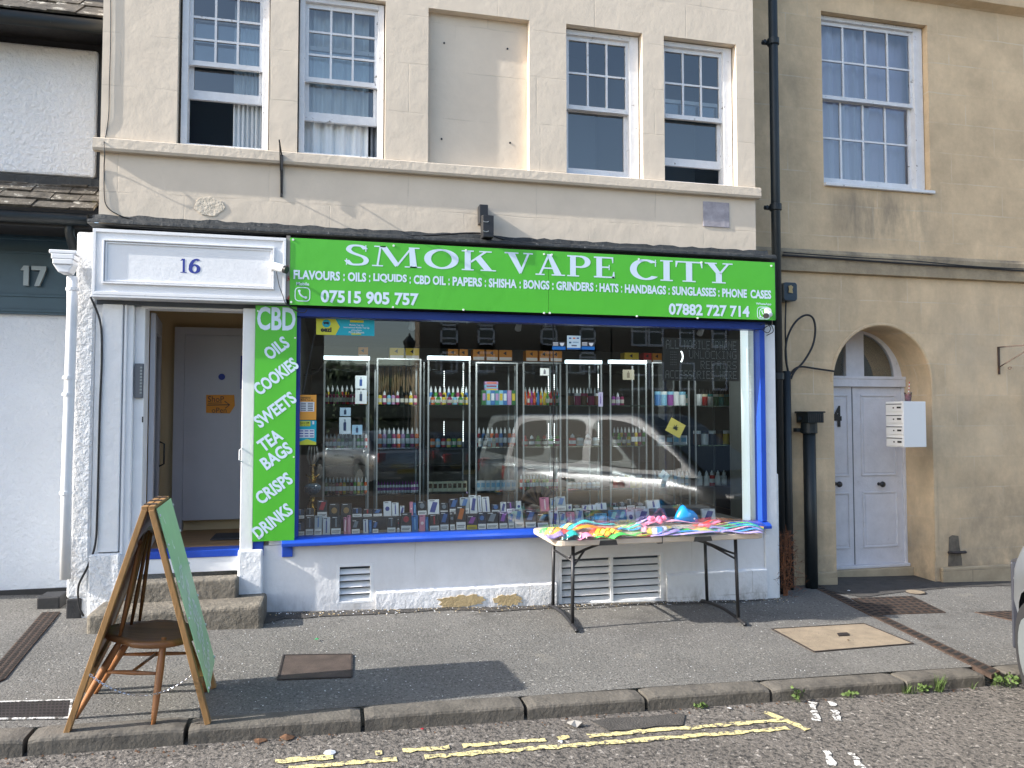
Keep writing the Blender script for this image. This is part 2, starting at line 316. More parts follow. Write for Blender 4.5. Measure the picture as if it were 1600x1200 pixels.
def tag(o, label=None, cat=None, group=None, kind=None):
    if label: o['label'] = label
    if cat: o['category'] = cat
    if group: o['group'] = group
    if kind: o['kind'] = kind
    return o
def thing(name, label, cat, loc=(0, 0, 0), group=None):
    o = bpy.data.objects.new(name, None); COL.objects.link(o); o.location = loc; o.empty_display_size = .1
    ORG[o.name] = Vector(loc); return tag(o, label, cat, group)
def struct(o, label=None): o['kind'] = 'structure'; return o
def one(mb, name, label, cat, group=None, **k): return tag(mb.build(name, **k), label, cat, group)
def dup(root, loc, label=None, rotz=None):
    c = root.copy(); COL.objects.link(c); c.location = loc
    if rotz is not None: c.rotation_euler.z = rotz
    if label: c['label'] = label
    for ch in list(root.children):
        d = ch.copy(); COL.objects.link(d); d.parent = c
        for g in ch.children:
            e = g.copy(); COL.objects.link(e); e.parent = d
    return c

# ---------------------------------------------------------------- lettering
_fc = {}
def textgeo(s, bold=0.0):
    k = (s, bold)
    if k in _fc: return _fc[k]
    c = bpy.data.curves.new('lettering', 'FONT'); c.body = s; c.size = 1; c.offset = bold; c.resolution_u = 3; c.fill_mode = 'FRONT'
    o = bpy.data.objects.new('lettering', c); me = o.to_mesh()
    vs = [(v.co.x, v.co.y) for v in me.vertices]; fs = [list(p.vertices) for p in me.polygons]
    o.to_mesh_clear(); bpy.data.objects.remove(o); bpy.data.curves.remove(c)
    _fc[k] = (vs, fs); return _fc[k]
def place(mb, vs, fs, m, origin, u, v, d, th=.002):
    th = .0006 + th * .08
    """2-D shape (already in metres) on the plane origin + x u + y v, d towards the viewer; a thin raised sheet"""
    origin, u, v, d = Vector(origin), Vector(u), Vector(v), Vector(d)
    mb.add([origin + u * a + v * b + d * th for a, b in vs], fs, m)
def txt(mb, s, x0, x1, z0, z1, y, m, bold=.02, rot=0, keep=False, u=(1, 0, 0), v=(0, 0, 1), n=(0, -1, 0), org=None):
    vs, fs = textgeo(s, bold)
    a0, a1 = min(p[0] for p in vs), max(p[0] for p in vs); b0, b1 = min(p[1] for p in vs), max(p[1] for p in vs)
    w_, h_ = x1 - x0, z1 - z0
    q = [((p[0] - a0) / (a1 - a0) * w_ - w_ / 2, (p[1] - b0) / (b1 - b0) * h_ - h_ / 2) for p in vs]
    c, sn = math.cos(rot), math.sin(rot)
    q = [(a * c - b * sn, a * sn + b * c) for a, b in q]
    if org is None: org = ((x0 + x1) / 2, y, (z0 + z1) / 2)
    place(mb, q, fs, m, org, u, v, n)

def cr(pts, n=6):          # Catmull-Rom
    out = []
    for i in range(len(pts) - 1):
        p0, p1, p2, p3 = pts[max(i - 1, 0)], pts[i], pts[i + 1], pts[min(i + 2, len(pts) - 1)]
        for k in range(n):
            t = k / n
            out.append(tuple(.5 * (2 * b + (c - a) * t + (2 * a - 5 * b + 4 * c - d) * t * t + (3 * b - a - 3 * c + d) * t ** 3) for a, b, c, d in zip(p0, p1, p2, p3)))
    out.append(tuple(pts[-1])); return out
def pen(pts, a, b, closed=False):      # stroke with an elliptical pen
    vs = []; fs = []; n = len(pts)
    for i, p in enumerate(pts):
        q0 = pts[(i - 1) % n] if closed else pts[max(i - 1, 0)]; q1 = pts[(i + 1) % n] if closed else pts[min(i + 1, n - 1)]
        tx, ty = q1[0] - q0[0], q1[1] - q0[1]; nx, ny = -ty, tx
        k = math.sqrt((a * nx) ** 2 + (b * ny) ** 2) or 1; ox, oy = a * a * nx / k, b * b * ny / k
        vs += [(p[0] + ox, p[1] + oy), (p[0] - ox, p[1] - oy)]
    for i in range(n if closed else n - 1):
        j = (i + 1) % n; fs.append((2 * i, 2 * i + 1, 2 * j + 1, 2 * j))
    return vs, fs
def serif_glyph(ch):
    A, B, SF = .15, .04, .06; out = []; st = lambda p, a=A, b=B, closed=False: out.append(pen(p, a, b, closed))
    rc = lambda x0, y0, x1, y1: out.append(([(x0, y0), (x1, y0), (x1, y1), (x0, y1)], [(0, 1, 2, 3)]))
    pl = lambda pts: out.append((pts, [tuple(range(len(pts)))]))
    def arc(cx, cy, rx, ry, t0, t1, n=28): return [(cx + rx * math.cos(R(t0 + (t1 - t0) * i / n)), cy + ry * math.sin(R(t0 + (t1 - t0) * i / n))) for i in range(n + 1)]
    if ch == 'S':
        st(cr([(1.0, .80), (.85, .93), (.58, .965), (.30, .93), (.17, .76), (.32, .62), (.60, .52), (.92, .42), (1.05, .26), (.93, .09), (.60, .035), (.28, .06), (.08, .24)]), .13, .045)
        rc(1.0, .68, 1.05, .99); rc(.05, 0, .10, .32); w = 1.2
    if ch == 'M':
        pl([(.10, .94), (.10, 1), (.72, 1), (.66, .94)]); rc(.0, 0, .55, SF); rc(1.65, 0, 2.5, SF); rc(1.85, .94, 2.4, 1)
        st([(.27, .03), (.42, .97)], .05, .04); pl([(.38, 1), (.72, 1), (1.34, .18), (1.18, .0)]); st([(1.24, .05), (1.98, .97)], .05, .04)
        pl([(1.86, 1), (2.14, 1), (2.28, 0), (1.92, 0)]); w = 2.5
    if ch == 'O': st(arc(.9, .5, .72, .455, 0, 360)[:-1], .18, .045, True); w = 1.8
    if ch == 'K':
        rc(.18, 0, .50, 1); rc(.02, 0, .66, SF); rc(.02, .94, .66, 1); rc(.95, .94, 1.62, 1); rc(1.02, 0, 1.85, SF)
        st([(.5, .42), (1.3, .97)], .06, .04); pl([(.70, .62), (1.0, .76), (1.68, 0), (1.26, 0)]); w = 1.85
    if ch == 'V':
        rc(-.02, .94, .72, 1); rc(.98, .94, 1.5, 1); pl([(.12, 1), (.50, 1), (.92, .24), (.78, 0)]); st([(.82, .04), (1.26, .97)], .06, .04); w = 1.5
    if ch == 'A':
        rc(0, 0, .50, SF); rc(.88, 0, 1.62, SF); pl([(.62, 1), (.84, 1), (1.46, 0), (1.06, 0)]); st([(.24, .03), (.72, .97)], .06, .04); rc(.42, .30, 1.05, .37); w = 1.6
    if ch == 'P':
        rc(.16, 0, .48, 1); rc(0, 0, .66, SF); rc(0, .93, .8, 1); rc(.4, .42, .8, .50); st(arc(.72, .71, .42, .255, -92, 92, 18), .16, .042); w = 1.35
    if ch == 'E':
        rc(.14, 0, .46, 1); rc(0, 0, 1.16, .07); rc(0, .93, 1.1, 1); rc(.4, .47, .85, .54); rc(.84, .38, .89, .63); pl([(1.05, .72), (1.10, .72), (1.10, 1), (1.0, 1)]); pl([(1.1, .3), (1.16, .3), (1.18, 0), (1.02, 0)]); w = 1.2
    if ch == 'C':
        st(arc(.80, .5, .62, .455, 48, 318), .17, .045); rc(1.27, .66, 1.32, 1.0); w = 1.4
    if ch == 'I': rc(.16, 0, .48, 1); rc(0, 0, .64, SF); rc(0, .94, .64, 1); w = .64
    if ch == 'T': rc(.54, 0, .86, 1); rc(.36, 0, 1.04, SF); rc(0, .93, 1.4, 1); pl([(0, .7), (.05, .7), (.14, 1), (0, 1)]); pl([(1.35, .7), (1.4, .7), (1.4, 1), (1.26, 1)]); w = 1.4
    if ch == 'Y':
        rc(.56, 0, .88, .5); rc(.36, 0, 1.08, SF); rc(-.02, .94, .62, 1); rc(.92, .94, 1.46, 1); pl([(.08, 1), (.44, 1), (.84, .48), (.60, .44)]); st([(.78, .47), (1.22, .97)], .06, .04); w = 1.46
    return out, w
def serif_word(mb, word, x0, x1, z0, z1, y, m, gap=.14):
    gl = [serif_glyph(c) for c in word]; tot = sum(g[1] for g in gl) + gap * (len(word) - 1)
    sx = (x1 - x0) / tot; sz = z1 - z0; cx = 0; k = 0
    for shapes, w_ in gl:
        for vs, fs in shapes:
            k += 1
            place(mb, [((a + cx) * sx, b * sz) for a, b in vs], fs, m, (x0, y, z0), (1, 0, 0), (0, 0, 1), (0, -1, 0), .002 + .00015 * (k % 5))
        cx += w_ + gap

# ================================================================ GROUND
def sheet(name, x0, x1, y0, y1, nx, ny, zf, m, jit=0):
    mb = MB(); vs = []; fs = []
    for j in range(ny + 1):
        for i in range(nx + 1):
            x = x0 + (x1 - x0) * i / nx; y = y0(x) + ((y1(x) if callable(y1) else y1) - y0(x)) * j / ny if callable(y0) else y0 + ((y1(x) if callable(y1) else y1) - y0) * j / ny
            vs.append((x, y, zf(x, y) + (random.uniform(-jit, jit))))
    for j in range(ny):
        for i in range(nx): a = j * (nx + 1) + i; fs.append((a, a + 1, a + nx + 2, a + nx + 1))
    mb.add(vs, fs, m); return mb.build(name, smooth=True)
def ky(x): return -2.20 + .022 * (x - 1.2)              # front edge of the kerb
def road_z(x, y): return .045 - .029 * max(-25, min(25, x)) - .04 - .085 + .012 * min(0, y + 2.2) * (1 if y > -6 else 0) + (.012 * -3.8 if y <= -6 else 0)
KB = .15
pave_z = lambda x, y: .045 - .029 * max(-25, min(25, x)) + .02 * max(min(y, 1.2), -2.2)
def bumpy(x, y): return pave_z(x, y) + .004 * math.sin(x * 2.3 + y * 1.7) * math.sin(x * 1.1 - y * 2.9)
struct(sheet('pavement', -24, 26, lambda x: ky(x) + KB, 6.0, 200, 40, bumpy, asphalt_p))
struct(sheet('road', -25, 25, -60, lambda x: ky(x) + .08, 50, 60, road_z, asphalt_r))
# far ground out to the horizon
g = MB(); g.quad((-400, -400, -1.6), (400, -400, -1.6), (400, 400, -1.6), (-400, 400, -1.6), asphalt_r); struct(g.build('ground'))
# kerb stones
kc = [-6.2, -4.4, -3.1] + [G(px, py)[0] for px, py in ((45, 1150), (290, 1140), (566, 1112), (820, 1100), (1008, 1088), (1195, 1070), (1415, 1062))] + [4.42]
kc2 = [4.62, 5.9, 7.3, 8.8, 10.4, 12]
kb = MB()
def kerb_stone(a, b, dz):
    n = max(6, int((b - a) / .05)); secs = []
    prof = [(0.0, -.30), (-.002, -.02), (.004, -.008), (.02, 0), (.06, .002), (.13, .002), (KB + .004, -.001), (KB + .004, -.3)]
    vs = []; fs = []
    for i in range(n + 1):
        x = a + (b - a) * i / n; e = min(i, n - i); rnd = -.008 if e == 0 else 0
        for k, (dy, z) in enumerate(prof):
            j1 = random.uniform(-.0012, .0012) if 0 < k < 7 else 0; j2 = random.uniform(-.0006, .0006) if 0 < k < 7 else 0
            vs.append((x, ky(x) + dy + j1, pave_z(x, -2.1) + z + j2 + (rnd if 0 < k < 7 else 0) + dz))
    m_ = len(prof)
    for i in range(n):
        for k in range(m_ - 1): fs.append((i * m_ + k, i * m_ + k + 1, (i + 1) * m_ + k + 1, (i + 1) * m_ + k))
    fs += [list(range(m_)), list(range(n * m_ + m_ - 1, n * m_ - 1, -1))]
    kb.add(vs, fs, kerb_m)
for cs in (kc, kc2):
    for a, b in zip(cs[:-1], cs[1:]): kerb_stone(a + .012, b - .012, random.uniform(-.004, .006))
ko = struct(kb.build('kerb', smooth=False)); 
# new asphalt skim strips on the pavement and gutter
def ground_poly(name, pts, m, dz, z_of=pave_z, kind='structure', wob=.01, sub=.12, label=None):
    out = []
    for i in range(len(pts)):
        a, b = pts[i], pts[(i + 1) % len(pts)]; L = math.dist(a, b); k = max(1, int(L / sub))
        for j in range(k):
            t = j / k; out.append((a[0] + (b[0] - a[0]) * t + random.uniform(-wob, wob), a[1] + (b[1] - a[1]) * t + random.uniform(-wob, wob)))
    bm = bmesh.new(); vs = [bm.verts.new((x, y, z_of(x, y) + dz)) for x, y in out]; f = bm.faces.new(vs)
    if f.normal.z < 0: f.normal_flip()
    bmesh.ops.triangulate(bm, faces=bm.faces[:])
    me = bpy.data.meshes.new(name); bm.to_mesh(me); bm.free(); me.materials.append(m)
    o = bpy.data.objects.new(name, me); COL.objects.link(o); ORG[o.name] = Vector((0, 0, 0)); o['kind'] = kind
    return o
ground_poly('wall_foot_asphalt', [(-.46, -.34), (-.3, -.22), (.2, -.17), (1.0, -.13), (1.35, -.19), (2.2, -.10), (2.9, -.13), (3.95, -.1), (4.0, -.045), (-.46, -.045)], asphalt_new, .006, bumpy, wob=.018)
ground_poly('gutter_patch', [(1.5, -2.28), (2.1, -2.27), (2.0, -2.42), (1.55, -2.44)], asphalt_new, .006, road_z)
ground_poly('doorway_asphalt', [(4.75, .40), (5.0, -.08), (5.6, .06), (6.4, .2), (7.4, .22), (7.4, .43), (6.4, .43), (6.4, .9), (5.2, .9)], asphalt_new, .006, bumpy, wob=.015)

# road paint: two broken yellow lines with their end bar, white ticks
def strip(name, p0, p1, wid, m, brk=0, dz=.005, label=None):
    (x0, y0), (x1, y1) = p0, p1; L = math.hypot(x1 - x0, y1 - y0); n = int(L / .035); nx, ny = -(y1 - y0) / L, (x1 - x0) / L
    vs = []; fs = []; wv = wid / 2
    for i in range(n + 1):
        t = i / n; x = x0 + (x1 - x0) * t; y = y0 + (y1 - y0) * t
        a = wv * (1 + random.uniform(-.6, .2)); b = wv * (1 + random.uniform(-.6, .2))
        for d in (a, -b): vs.append((x + nx * d, y + ny * d, road_z(x, y) + dz))
    skip = 0
    for i in range(n):
        t = i / n
        if skip: skip -= 1; continue
        if random.random() < brk * (1 - t) ** 1.3 : skip = random.choice((1, 1, 2, 3)); continue
        fs.append((2 * i, 2 * i + 1, 2 * i + 3, 2 * i + 2))
    mb = MB(); mb.add(vs, fs, m); return mb.build(name)
g2 = lambda px, py: G(px, py, -.082)[:2]
yl = MB()
for nm, a, b in (('yellow_line', g2(430, 1192), g2(1232, 1126)), ('yellow_line', g2(380, 1208), g2(1232, 1140))):
    struct(strip(nm, a, b, .055, yellow_p, .22))
struct(strip('yellow_line', g2(1195, 1114), g2(1262, 1143), .05, yellow_p, .0, dz=.007))
for a, b in (((1270, 1098), (1276, 1128)), ((1300, 1098), (1308, 1128)), ((1285, 1166), (1302, 1200)), ((1325, 1170), (1346, 1204))):
    struct(strip('white_paint_mark', g2(*a), g2(*b), .05, white_p, .25))

# ================================================================ WALL WITH OPENINGS
def wall(mb, x0, x1, z0, z1, yf, yb, openings, m, arch=None, axis=0):
    xs = sorted({x0, x1} | {o[0] for o in openings} | {o[1] for o in openings}); zs = sorted({z0, z1} | {o[2] for o in openings} | {o[3] for o in openings})
    inside = lambda x, z: any(o[0] < x < o[1] and o[2] < z < o[3] for o in openings)
    ids = {}; vs = []; fs = []
    def V(x, y, z):
        k = (round(x, 4), round(y, 4), round(z, 4))
        if k not in ids: ids[k] = len(vs); vs.append((x, y, z))
        return ids[k]
    for i in range(len(xs) - 1):
        for j in range(len(zs) - 1):
            a, b, c, d = xs[i], xs[i + 1], zs[j], zs[j + 1]
            if inside((a + b) / 2, (c + d) / 2): continue
            fs.append((V(a, yf, c), V(b, yf, c), V(b, yf, d), V(a, yf, d)))
            fs.append((V(a, yb, c), V(a, yb, d), V(b, yb, d), V(b, yb, c)))
    for o in openings:
        a, b, c, d = o[:4]
        fs += [(V(a, yf, c), V(a, yf, d), V(a, yb, d), V(a, yb, c)), (V(b, yf, c), V(b, yb, c), V(b, yb, d), V(b, yf, d)),
               (V(a, yf, c), V(a, yb, c), V(b, yb, c), V(b, yf, c)), (V(a, yf, d), V(b, yf, d), V(b, yb, d), V(a, yb, d))]
    fs += [(V(x0, yf, z0), V(x0, yf, z1), V(x0, yb, z1), V(x0, yb, z0)), (V(x1, yf, z0), V(x1, yb, z0), V(x1, yb, z1), V(x1, yf, z1)),
           (V(x0, yf, z0), V(x0, yb, z0), V(x1, yb, z0), V(x1, yf, z0)), (V(x0, yf, z1), V(x1, yf, z1), V(x1, yb, z1), V(x0, yb, z1))]
    mb.add(vs, fs, m)

def sash(par, x0, x1, z0, z1, y, cols, zmeet, rows_top, zrail=None, rows_bot=1, fr=peeling_white, name='sash_window', bar=.018, box_l=.05, box_r=.05, sill=True):
    """A sliding sash window: box frame, upper sash with glazing bars, lower sash (raised when zrail is given)."""
    f = MB(); t = .05
    f.box(x0, x0 + box_l, y - .02, y + .10, z0, z1, fr); f.box(x1 - box_r, x1, y - .02, y + .10, z0, z1, fr); f.box(x0 + box_l, x1 - box_r, y - .02, y + .10, z1 - .045, z1, fr)
    if sill: f.box(x0 + box_l, x1 - box_r, y - .03, y + .10, z0, z0 + .03, fr)
    fo = f.build(name, par, bevel=.004)
    a, b = x0 + box_l, x1 - box_r
    u = MB(); yu = y + .01
    u.box(a, a + .03, yu, yu + .03, zmeet, z1 - .045, fr); u.box(b - .03, b, yu, yu + .03, zmeet, z1 - .045, fr)
    u.box(a + .03, b - .03, yu, yu + .03, z1 - .085, z1 - .045, fr); u.box(a + .03, b - .03, yu - .006, yu + .03, zmeet, zmeet + .04, fr)
    for k in range(1, cols): xk = a + .03 + (b - a - .06) * k / cols; u.box(xk - bar / 2, xk + bar / 2, yu + .003, yu + .027, zmeet + .04, z1 - .085, fr)
    for k in range(1, rows_top):
        zk = zmeet + .04 + (z1 - .125 - zmeet) * k / rows_top; u.box(a + .03, b - .03, yu + .005, yu + .025, zk - bar / 2, zk + bar / 2, fr)
    u.build('upper_sash', fo)
    gl = MB(); gl.quad((a + .03, yu + .015, zmeet + .04), (b - .03, yu + .015, zmeet + .04), (b - .03, yu + .015, z1 - .085), (a + .03, yu + .015, z1 - .085), glass_up); gl.build('pane', fo)
    lo = MB(); yl_ = y + .05; zb = zrail if zrail else z0 + .03; h = zmeet - z0; zt = zb + h if zrail else zmeet + .03
    zt = min(zt, z1 - .05); rb = .075
    lo.box(a, a + .035, yl_, yl_ + .03, zb, zt, fr); lo.box(b - .035, b, yl_, yl_ + .03, zb, zt, fr)
    lo.box(a + .035, b - .035, yl_, yl_ + .03, zb, zb + rb, fr); lo.box(a + .035, b - .035, yl_, yl_ + .03, zt - .035, zt, fr)
    if rows_bot > 1:
        for k in range(1, cols): xk = a + .03 + (b - a - .06) * k / cols - .015; lo.box(xk - bar / 2, xk + bar / 2, yl_ + .003, yl_ + .027, zb + rb, zt - .035, fr)
        for k in range(1, rows_bot):
            zk = zb + rb + (zt - zb - rb) * k / rows_bot; lo.box(a + .035, b - .035, yl_ + .005, yl_ + .025, zk - bar / 2, zk + bar / 2, fr)
    lo.build('lower_sash', fo)
    gl = MB(); gl.quad((a + .035, yl_ + .015, zb + rb), (b - .035, yl_ + .015, zb + rb), (b - .035, yl_ + .015, zt - .035), (a + .035, yl_ + .015, zt - .035), glass_up); gl.build('pane', fo)
    return fo
def room(par, x0, x1, z0, z1, y0, depth, m=room_wall, name='room'):
    b = MB(); y1 = y0 + depth; x0, x1, z0, z1 = x0 - .25, x1 + .18, z0 - .3, z1 + .3
    b.quad((x0, y1, z0), (x1, y1, z0), (x1, y1, z1), (x0, y1, z1), m); b.quad((x0, y0, z0), (x0, y1, z0), (x0, y1, z1), (x0, y0, z1), m)
    b.quad((x1, y0, z0), (x1, y1, z0), (x1, y1, z1), (x1, y0, z1), m); b.quad((x0, y0, z1), (x1, y0, z1), (x1, y1, z1), (x0, y1, z1), m); b.quad((x0, y0, z0), (x1, y0, z0), (x1, y1, z0), (x0, y1, z0), m)
    return b.build(name, par)
def curtain(x0, x1, z0, z1, y, m, label, amp=.025, folds=9):
    n = 60; vs = []; fs = []; ph = random.uniform(0, 6)
    for j in (0, 1):
        for i in range(n + 1):
            t = i / n; vs.append((x0 + (x1 - x0) * t, y + amp * math.sin(t * folds * 6.28 + ph) + amp * .5 * math.sin(t * folds * 15 + 1), z0 if j == 0 else z1))
    for i in range(n): fs.append((i, i + 1, n + 2 + i, n + 1 + i))
    mb = MB(); mb.add(vs, fs, m); return one(mb, 'curtain', label, 'curtain', smooth=True)

# ================================================================ THE SHOP BUILDING (number 16)
BX0, BX1, BTOP = -1.79, 3.985, 8.35
ZC0, ZC1 = 3.742, 3.85                                # string course
shop = thing('shop_building', 'cream rendered building with four sash windows above the green vape shop front', 'building', (1.1, 0, 0))
wt = Z(885, 37)                                        # heads of the first-floor windows
W = [(X(277, 140), X(421, 140)), (X(465, 140), X(602, 140)), (X(885, 140), X(1004, 140)), (X(1038, 170), X(1151, 170))]
panel = (X(669, 150), X(827, 150), ZC1, Z(669, 12))
ops = [(a, b, ZC1, wt) for a, b in W]
up = MB()
wall(up, BX0, BX1, 3.17, BTOP, 0, .22, ops + [panel], cream)
up.quad((panel[0], .075, panel[2]), (panel[1], .075, panel[2]), (panel[1], .075, panel[3]), (panel[0], .075, panel[3]), cream)
up.prism([(BX0, BTOP), (BX1, BTOP), (BX1, BTOP + .01), (BX0, BTOP + .01)], -.05, .3, cream)
up.build('upper_wall', shop)
sc_ = MB(); sc_.prism([(-.06, ZC0 + .02), (-.055, ZC1 - .012), (-.03, ZC1), (.0, ZC1 + .003), (0, ZC0), (-.05, ZC0)], BX0 - .04, BX1 + .03, ledge_m, 'x'); sc_.build('string_course', shop)
rf = MB(); rf.prism([(-.1, BTOP), (4.5, BTOP + 3.4), (9.1, BTOP)], BX0 - .05, BX1 + .05, tile_m, 'x'); rf.build('roof', shop)
zr = Z(350, 145)
sash(shop, W[0][0] + .02, W[0][1] - .01, ZC1 + .004, wt - .01, .07, 3, Z(350, 100), 3, zrail=Z(350, 150), box_l=.05)
sash(shop, W[1][0] + .01, W[1][1] - .01, ZC1 + .004, wt - .01, .07, 3, Z(530, 126), 3, zrail=Z(530, 184), box_l=.045)
sash(shop, W[2][0] + .005, W[2][1] - .01, ZC1 + .004, wt - .01, .09, 3, Z(940, 168), 2, box_l=.02, box_r=.09)
sash(shop, W[3][0] + .005, W[3][1] - .01, ZC1 + .004, wt - .01, .09, 3, Z(1090, 182), 2, zrail=Z(1090, 254), box_l=.02, box_r=.09)
for a, b in W: room(shop, a, b, ZC1, wt, .23, 1.0)
curtain(X(365, 150, .2), W[0][1] + .02, ZC1 - .2, wt, .20, curtain_w, 'white curtain drawn to the right in the leftmost upper window')
curtain(W[1][0], X(575, 150, .3), ZC1 - .2, wt, .20, curtain_w, 'long pale curtain filling the second upper window, the one left of the blank recessed panel', folds=5, amp=.02)
curtain(X(578, 150, .3), W[1][1] + .05, ZC1 - .2, wt, .23, mat('curtain_grey', (.35, .38, .42), .9), 'grey curtain bunched at the right edge of the second upper window', folds=4)
# lead flashing over the shop front
fl = MB(); n = 90; vs = []; fs = []
prof = [(-.001, 3.245), (-.012, 3.215), (-.05, 3.19), (-.13, 3.178), (-.155, 3.165), (-.155, 3.142)]
fx0, fx1 = X(136, 350, -.15), X(1213, 400, -.15)
for i in range(n + 1):
    x = fx0 + (fx1 - fx0) * i / n
    for k, (y, z) in enumerate(prof): vs.append((x, y + (random.uniform(-.006, .006) if k in (2, 3) else 0), z + random.uniform(-.008, .008) * (k < 4)))
for i in range(n):
    for k in range(5): fs.append((i * 6 + k, i * 6 + k + 1, i * 6 + k + 7, i * 6 + k + 6))
fl.add(vs, fs, lead); fl.box(fx0, fx1, -.148, -.002, 3.136, 3.1405, lead); fl.build('lead_flashing', shop, smooth=True)
# timber behind the sign, and ground floor structure
SX0, SX1 = X(466, 650), X(1186, 650)                   # shop window opening
zs1 = 2.50; zsill = .60
DX0, DX1 = X(222, 650), X(378, 650)                    # door opening
fm = MB(); fm.box(-.35, 4.14, -.09, .0, 2.575, 3.135, lead); fm.box(BX0, BX1, .0, .25, 2.53, 3.165, int_dark); fm.build('fascia_board', shop)
pr_ = MB()
pr_.box(X(1192, 700), X(1213, 700) , -.01, .25, pave_z(4, 0) - .3, 2.53, soft_white)     # right pier
pr_.box(X(1205, 700), X(1216, 700), .0, .25, -.4, 1.1, rough_white)
pr_.build('pier', shop, bevel=.012)
# stall riser with louvre openings
v1 = (X(525, 910), X(584, 910), Z(550, 943), Z(550, 880)); v2 = (X(873, 900), X(1037, 900), Z(950, 944), Z(950, 866))
rz = MB(); wall(rz, X(411, 900), X(1194, 900), -.3, zsill - .005, 0, .25, [v1, v2], riser_white); rz.build('stall_riser', shop)
pl_ = MB()
for a, b, t in ((X(587, 920), X(868, 920), Z(700, 918)), (X(1040, 900), X(1196, 900), Z(1100, 893))):
    n = 40; vs = []; fs = []
    for i in range(n + 1):
        x = a + (b - a) * i / n; zt_ = t + random.uniform(-.004, .004)
        vs += [(x, -.035, -.3), (x, -.034 , zt_ - .014), (x, -.018, zt_), (x, .0, zt_ + .006)]
    for i in range(n):
        for k in range(3): fs.append((i * 4 + k, i * 4 + k + 4, i * 4 + k + 5, i * 4 + k + 1))
    fs += [(3, 2, 1, 0), (n * 4, n * 4 + 1, n * 4 + 2, n * 4 + 3)]
    pl_ = MB(); pl_.add(vs, fs, plinth_white); pl_.build('plinth', shop)
def blotch(par, x0, x1, z0, z1, y, m, name='bare_patch', n=34, seed=1, rough=.35):
    rr = random.Random(seed); cx, cz = (x0 + x1) / 2, (z0 + z1) / 2; pts = []
    for i in range(n):
        t = 2 * math.pi * i / n; k = 1 - rough * rr.random(); pts.append((cx + (x1 - x0) / 2 * math.cos(t) * k, cz + (z1 - z0) / 2 * (math.copysign(abs(math.sin(t)) ** .6, math.sin(t))) * k))
    mb = MB(); mb.prism(pts, y, y + .012, m); return mb.build(name, par)
blotch(shop, X(676, 940), X(762, 940), Z(720, 949), Z(720, 927), -.0405, bare_stone, seed=3)
blotch(shop, X(768, 940), X(820, 940), Z(790, 946), Z(790, 926), -.0405, bare_stone, seed=5)
def louvre(x0, x1, z0, z1, y, nsl, cols=1):
    f = MB(); f.box(x0, x0 + .03, y - .012, y + .05, z0, z1, soft_white); f.box(x1 - .03, x1, y - .012, y + .05, z0, z1, soft_white)
    f.box(x0 + .03, x1 - .03, y - .012, y + .05, z1 - .03, z1, soft_white); f.box(x0 + .03, x1 - .03, y - .012, y + .05, z0, z0 + .02, soft_white)
    xs = [x0 + .03 + (x1 - x0 - .06) * k / cols for k in range(cols + 1)]
    for k in range(1, cols): f.box(xs[k] - .014, xs[k] + .014, y - .008, y + .05, z0 + .02, z1 - .03, soft_white)
    o = f.build('louvre_vent', shop, bevel=.003); s = MB()
    for c in range(cols):
        a = xs[c] + (.014 if c else 0); b = xs[c + 1] - (.014 if c < cols - 1 else 0)
        for k in range(nsl):
            zb = z0 + .025 + (z1 - z0 - .06) * k / nsl; h = (z1 - z0 - .06) / nsl
            s.prism([(y - .004, zb), (y + .003, zb - .004), (y + .05, zb + h * .58), (y + .043, zb + h * .62)], a, b, soft_white, 'x')
    s.build('slats', o); bk = MB(); bk.quad((x0, y + .12, z0), (x1, y + .12, z0), (x1, y + .12, z1), (x0, y + .12, z1), int_dark); bk.build('backing', o)
louvre(*v1, .012, 5); louvre(*v2, .012, 6, 2)
# blue window surround
sf = MB()
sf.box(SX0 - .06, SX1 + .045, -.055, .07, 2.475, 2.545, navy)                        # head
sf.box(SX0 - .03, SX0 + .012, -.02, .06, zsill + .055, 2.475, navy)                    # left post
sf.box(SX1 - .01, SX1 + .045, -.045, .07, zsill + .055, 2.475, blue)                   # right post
sf.prism([(-.10, zsill - .006), (-.10, zsill + .022), (-.075, zsill + .04), (-.02, zsill + .056), (.09, zsill + .056), (.09, zsill - .006)], X(440, 850, -.1), SX1 + .06, blue, 'x')
sf.box(X(440, 852, -.08), X(457, 852, -.08), -.02, .0, zsill - .1, zsill - .006, blue)
sf.box(X(393, 850), X(412, 850), -.012, .05, zsill - .085, zsill + .03, blue)
sf.build('window_frame', shop, bevel=.004)
for a, b in ((X(440, 840) - .1, SX0 - .03), (SX1 + .045, BX1)):
    pj = MB(); pj.box(a, b, .0, .25, zsill, 2.53, soft_white); pj.build('window_jamb', shop)
gl = MB(); gl.quad((SX0 + .012, .03, zsill + .056), (SX1 - .01, .03, zsill + .056), (SX1 - .01, .03, 2.475), (SX0 + .012, .03, 2.475), glass_shop); gl.build('shop_window', shop)
jn = MB(); jn.box(X(866, 600) - .004, X(866, 600) + .004, .026, .034, zsill + .056, 2.475, steel_dk); jn.build('glass_joint', shop)
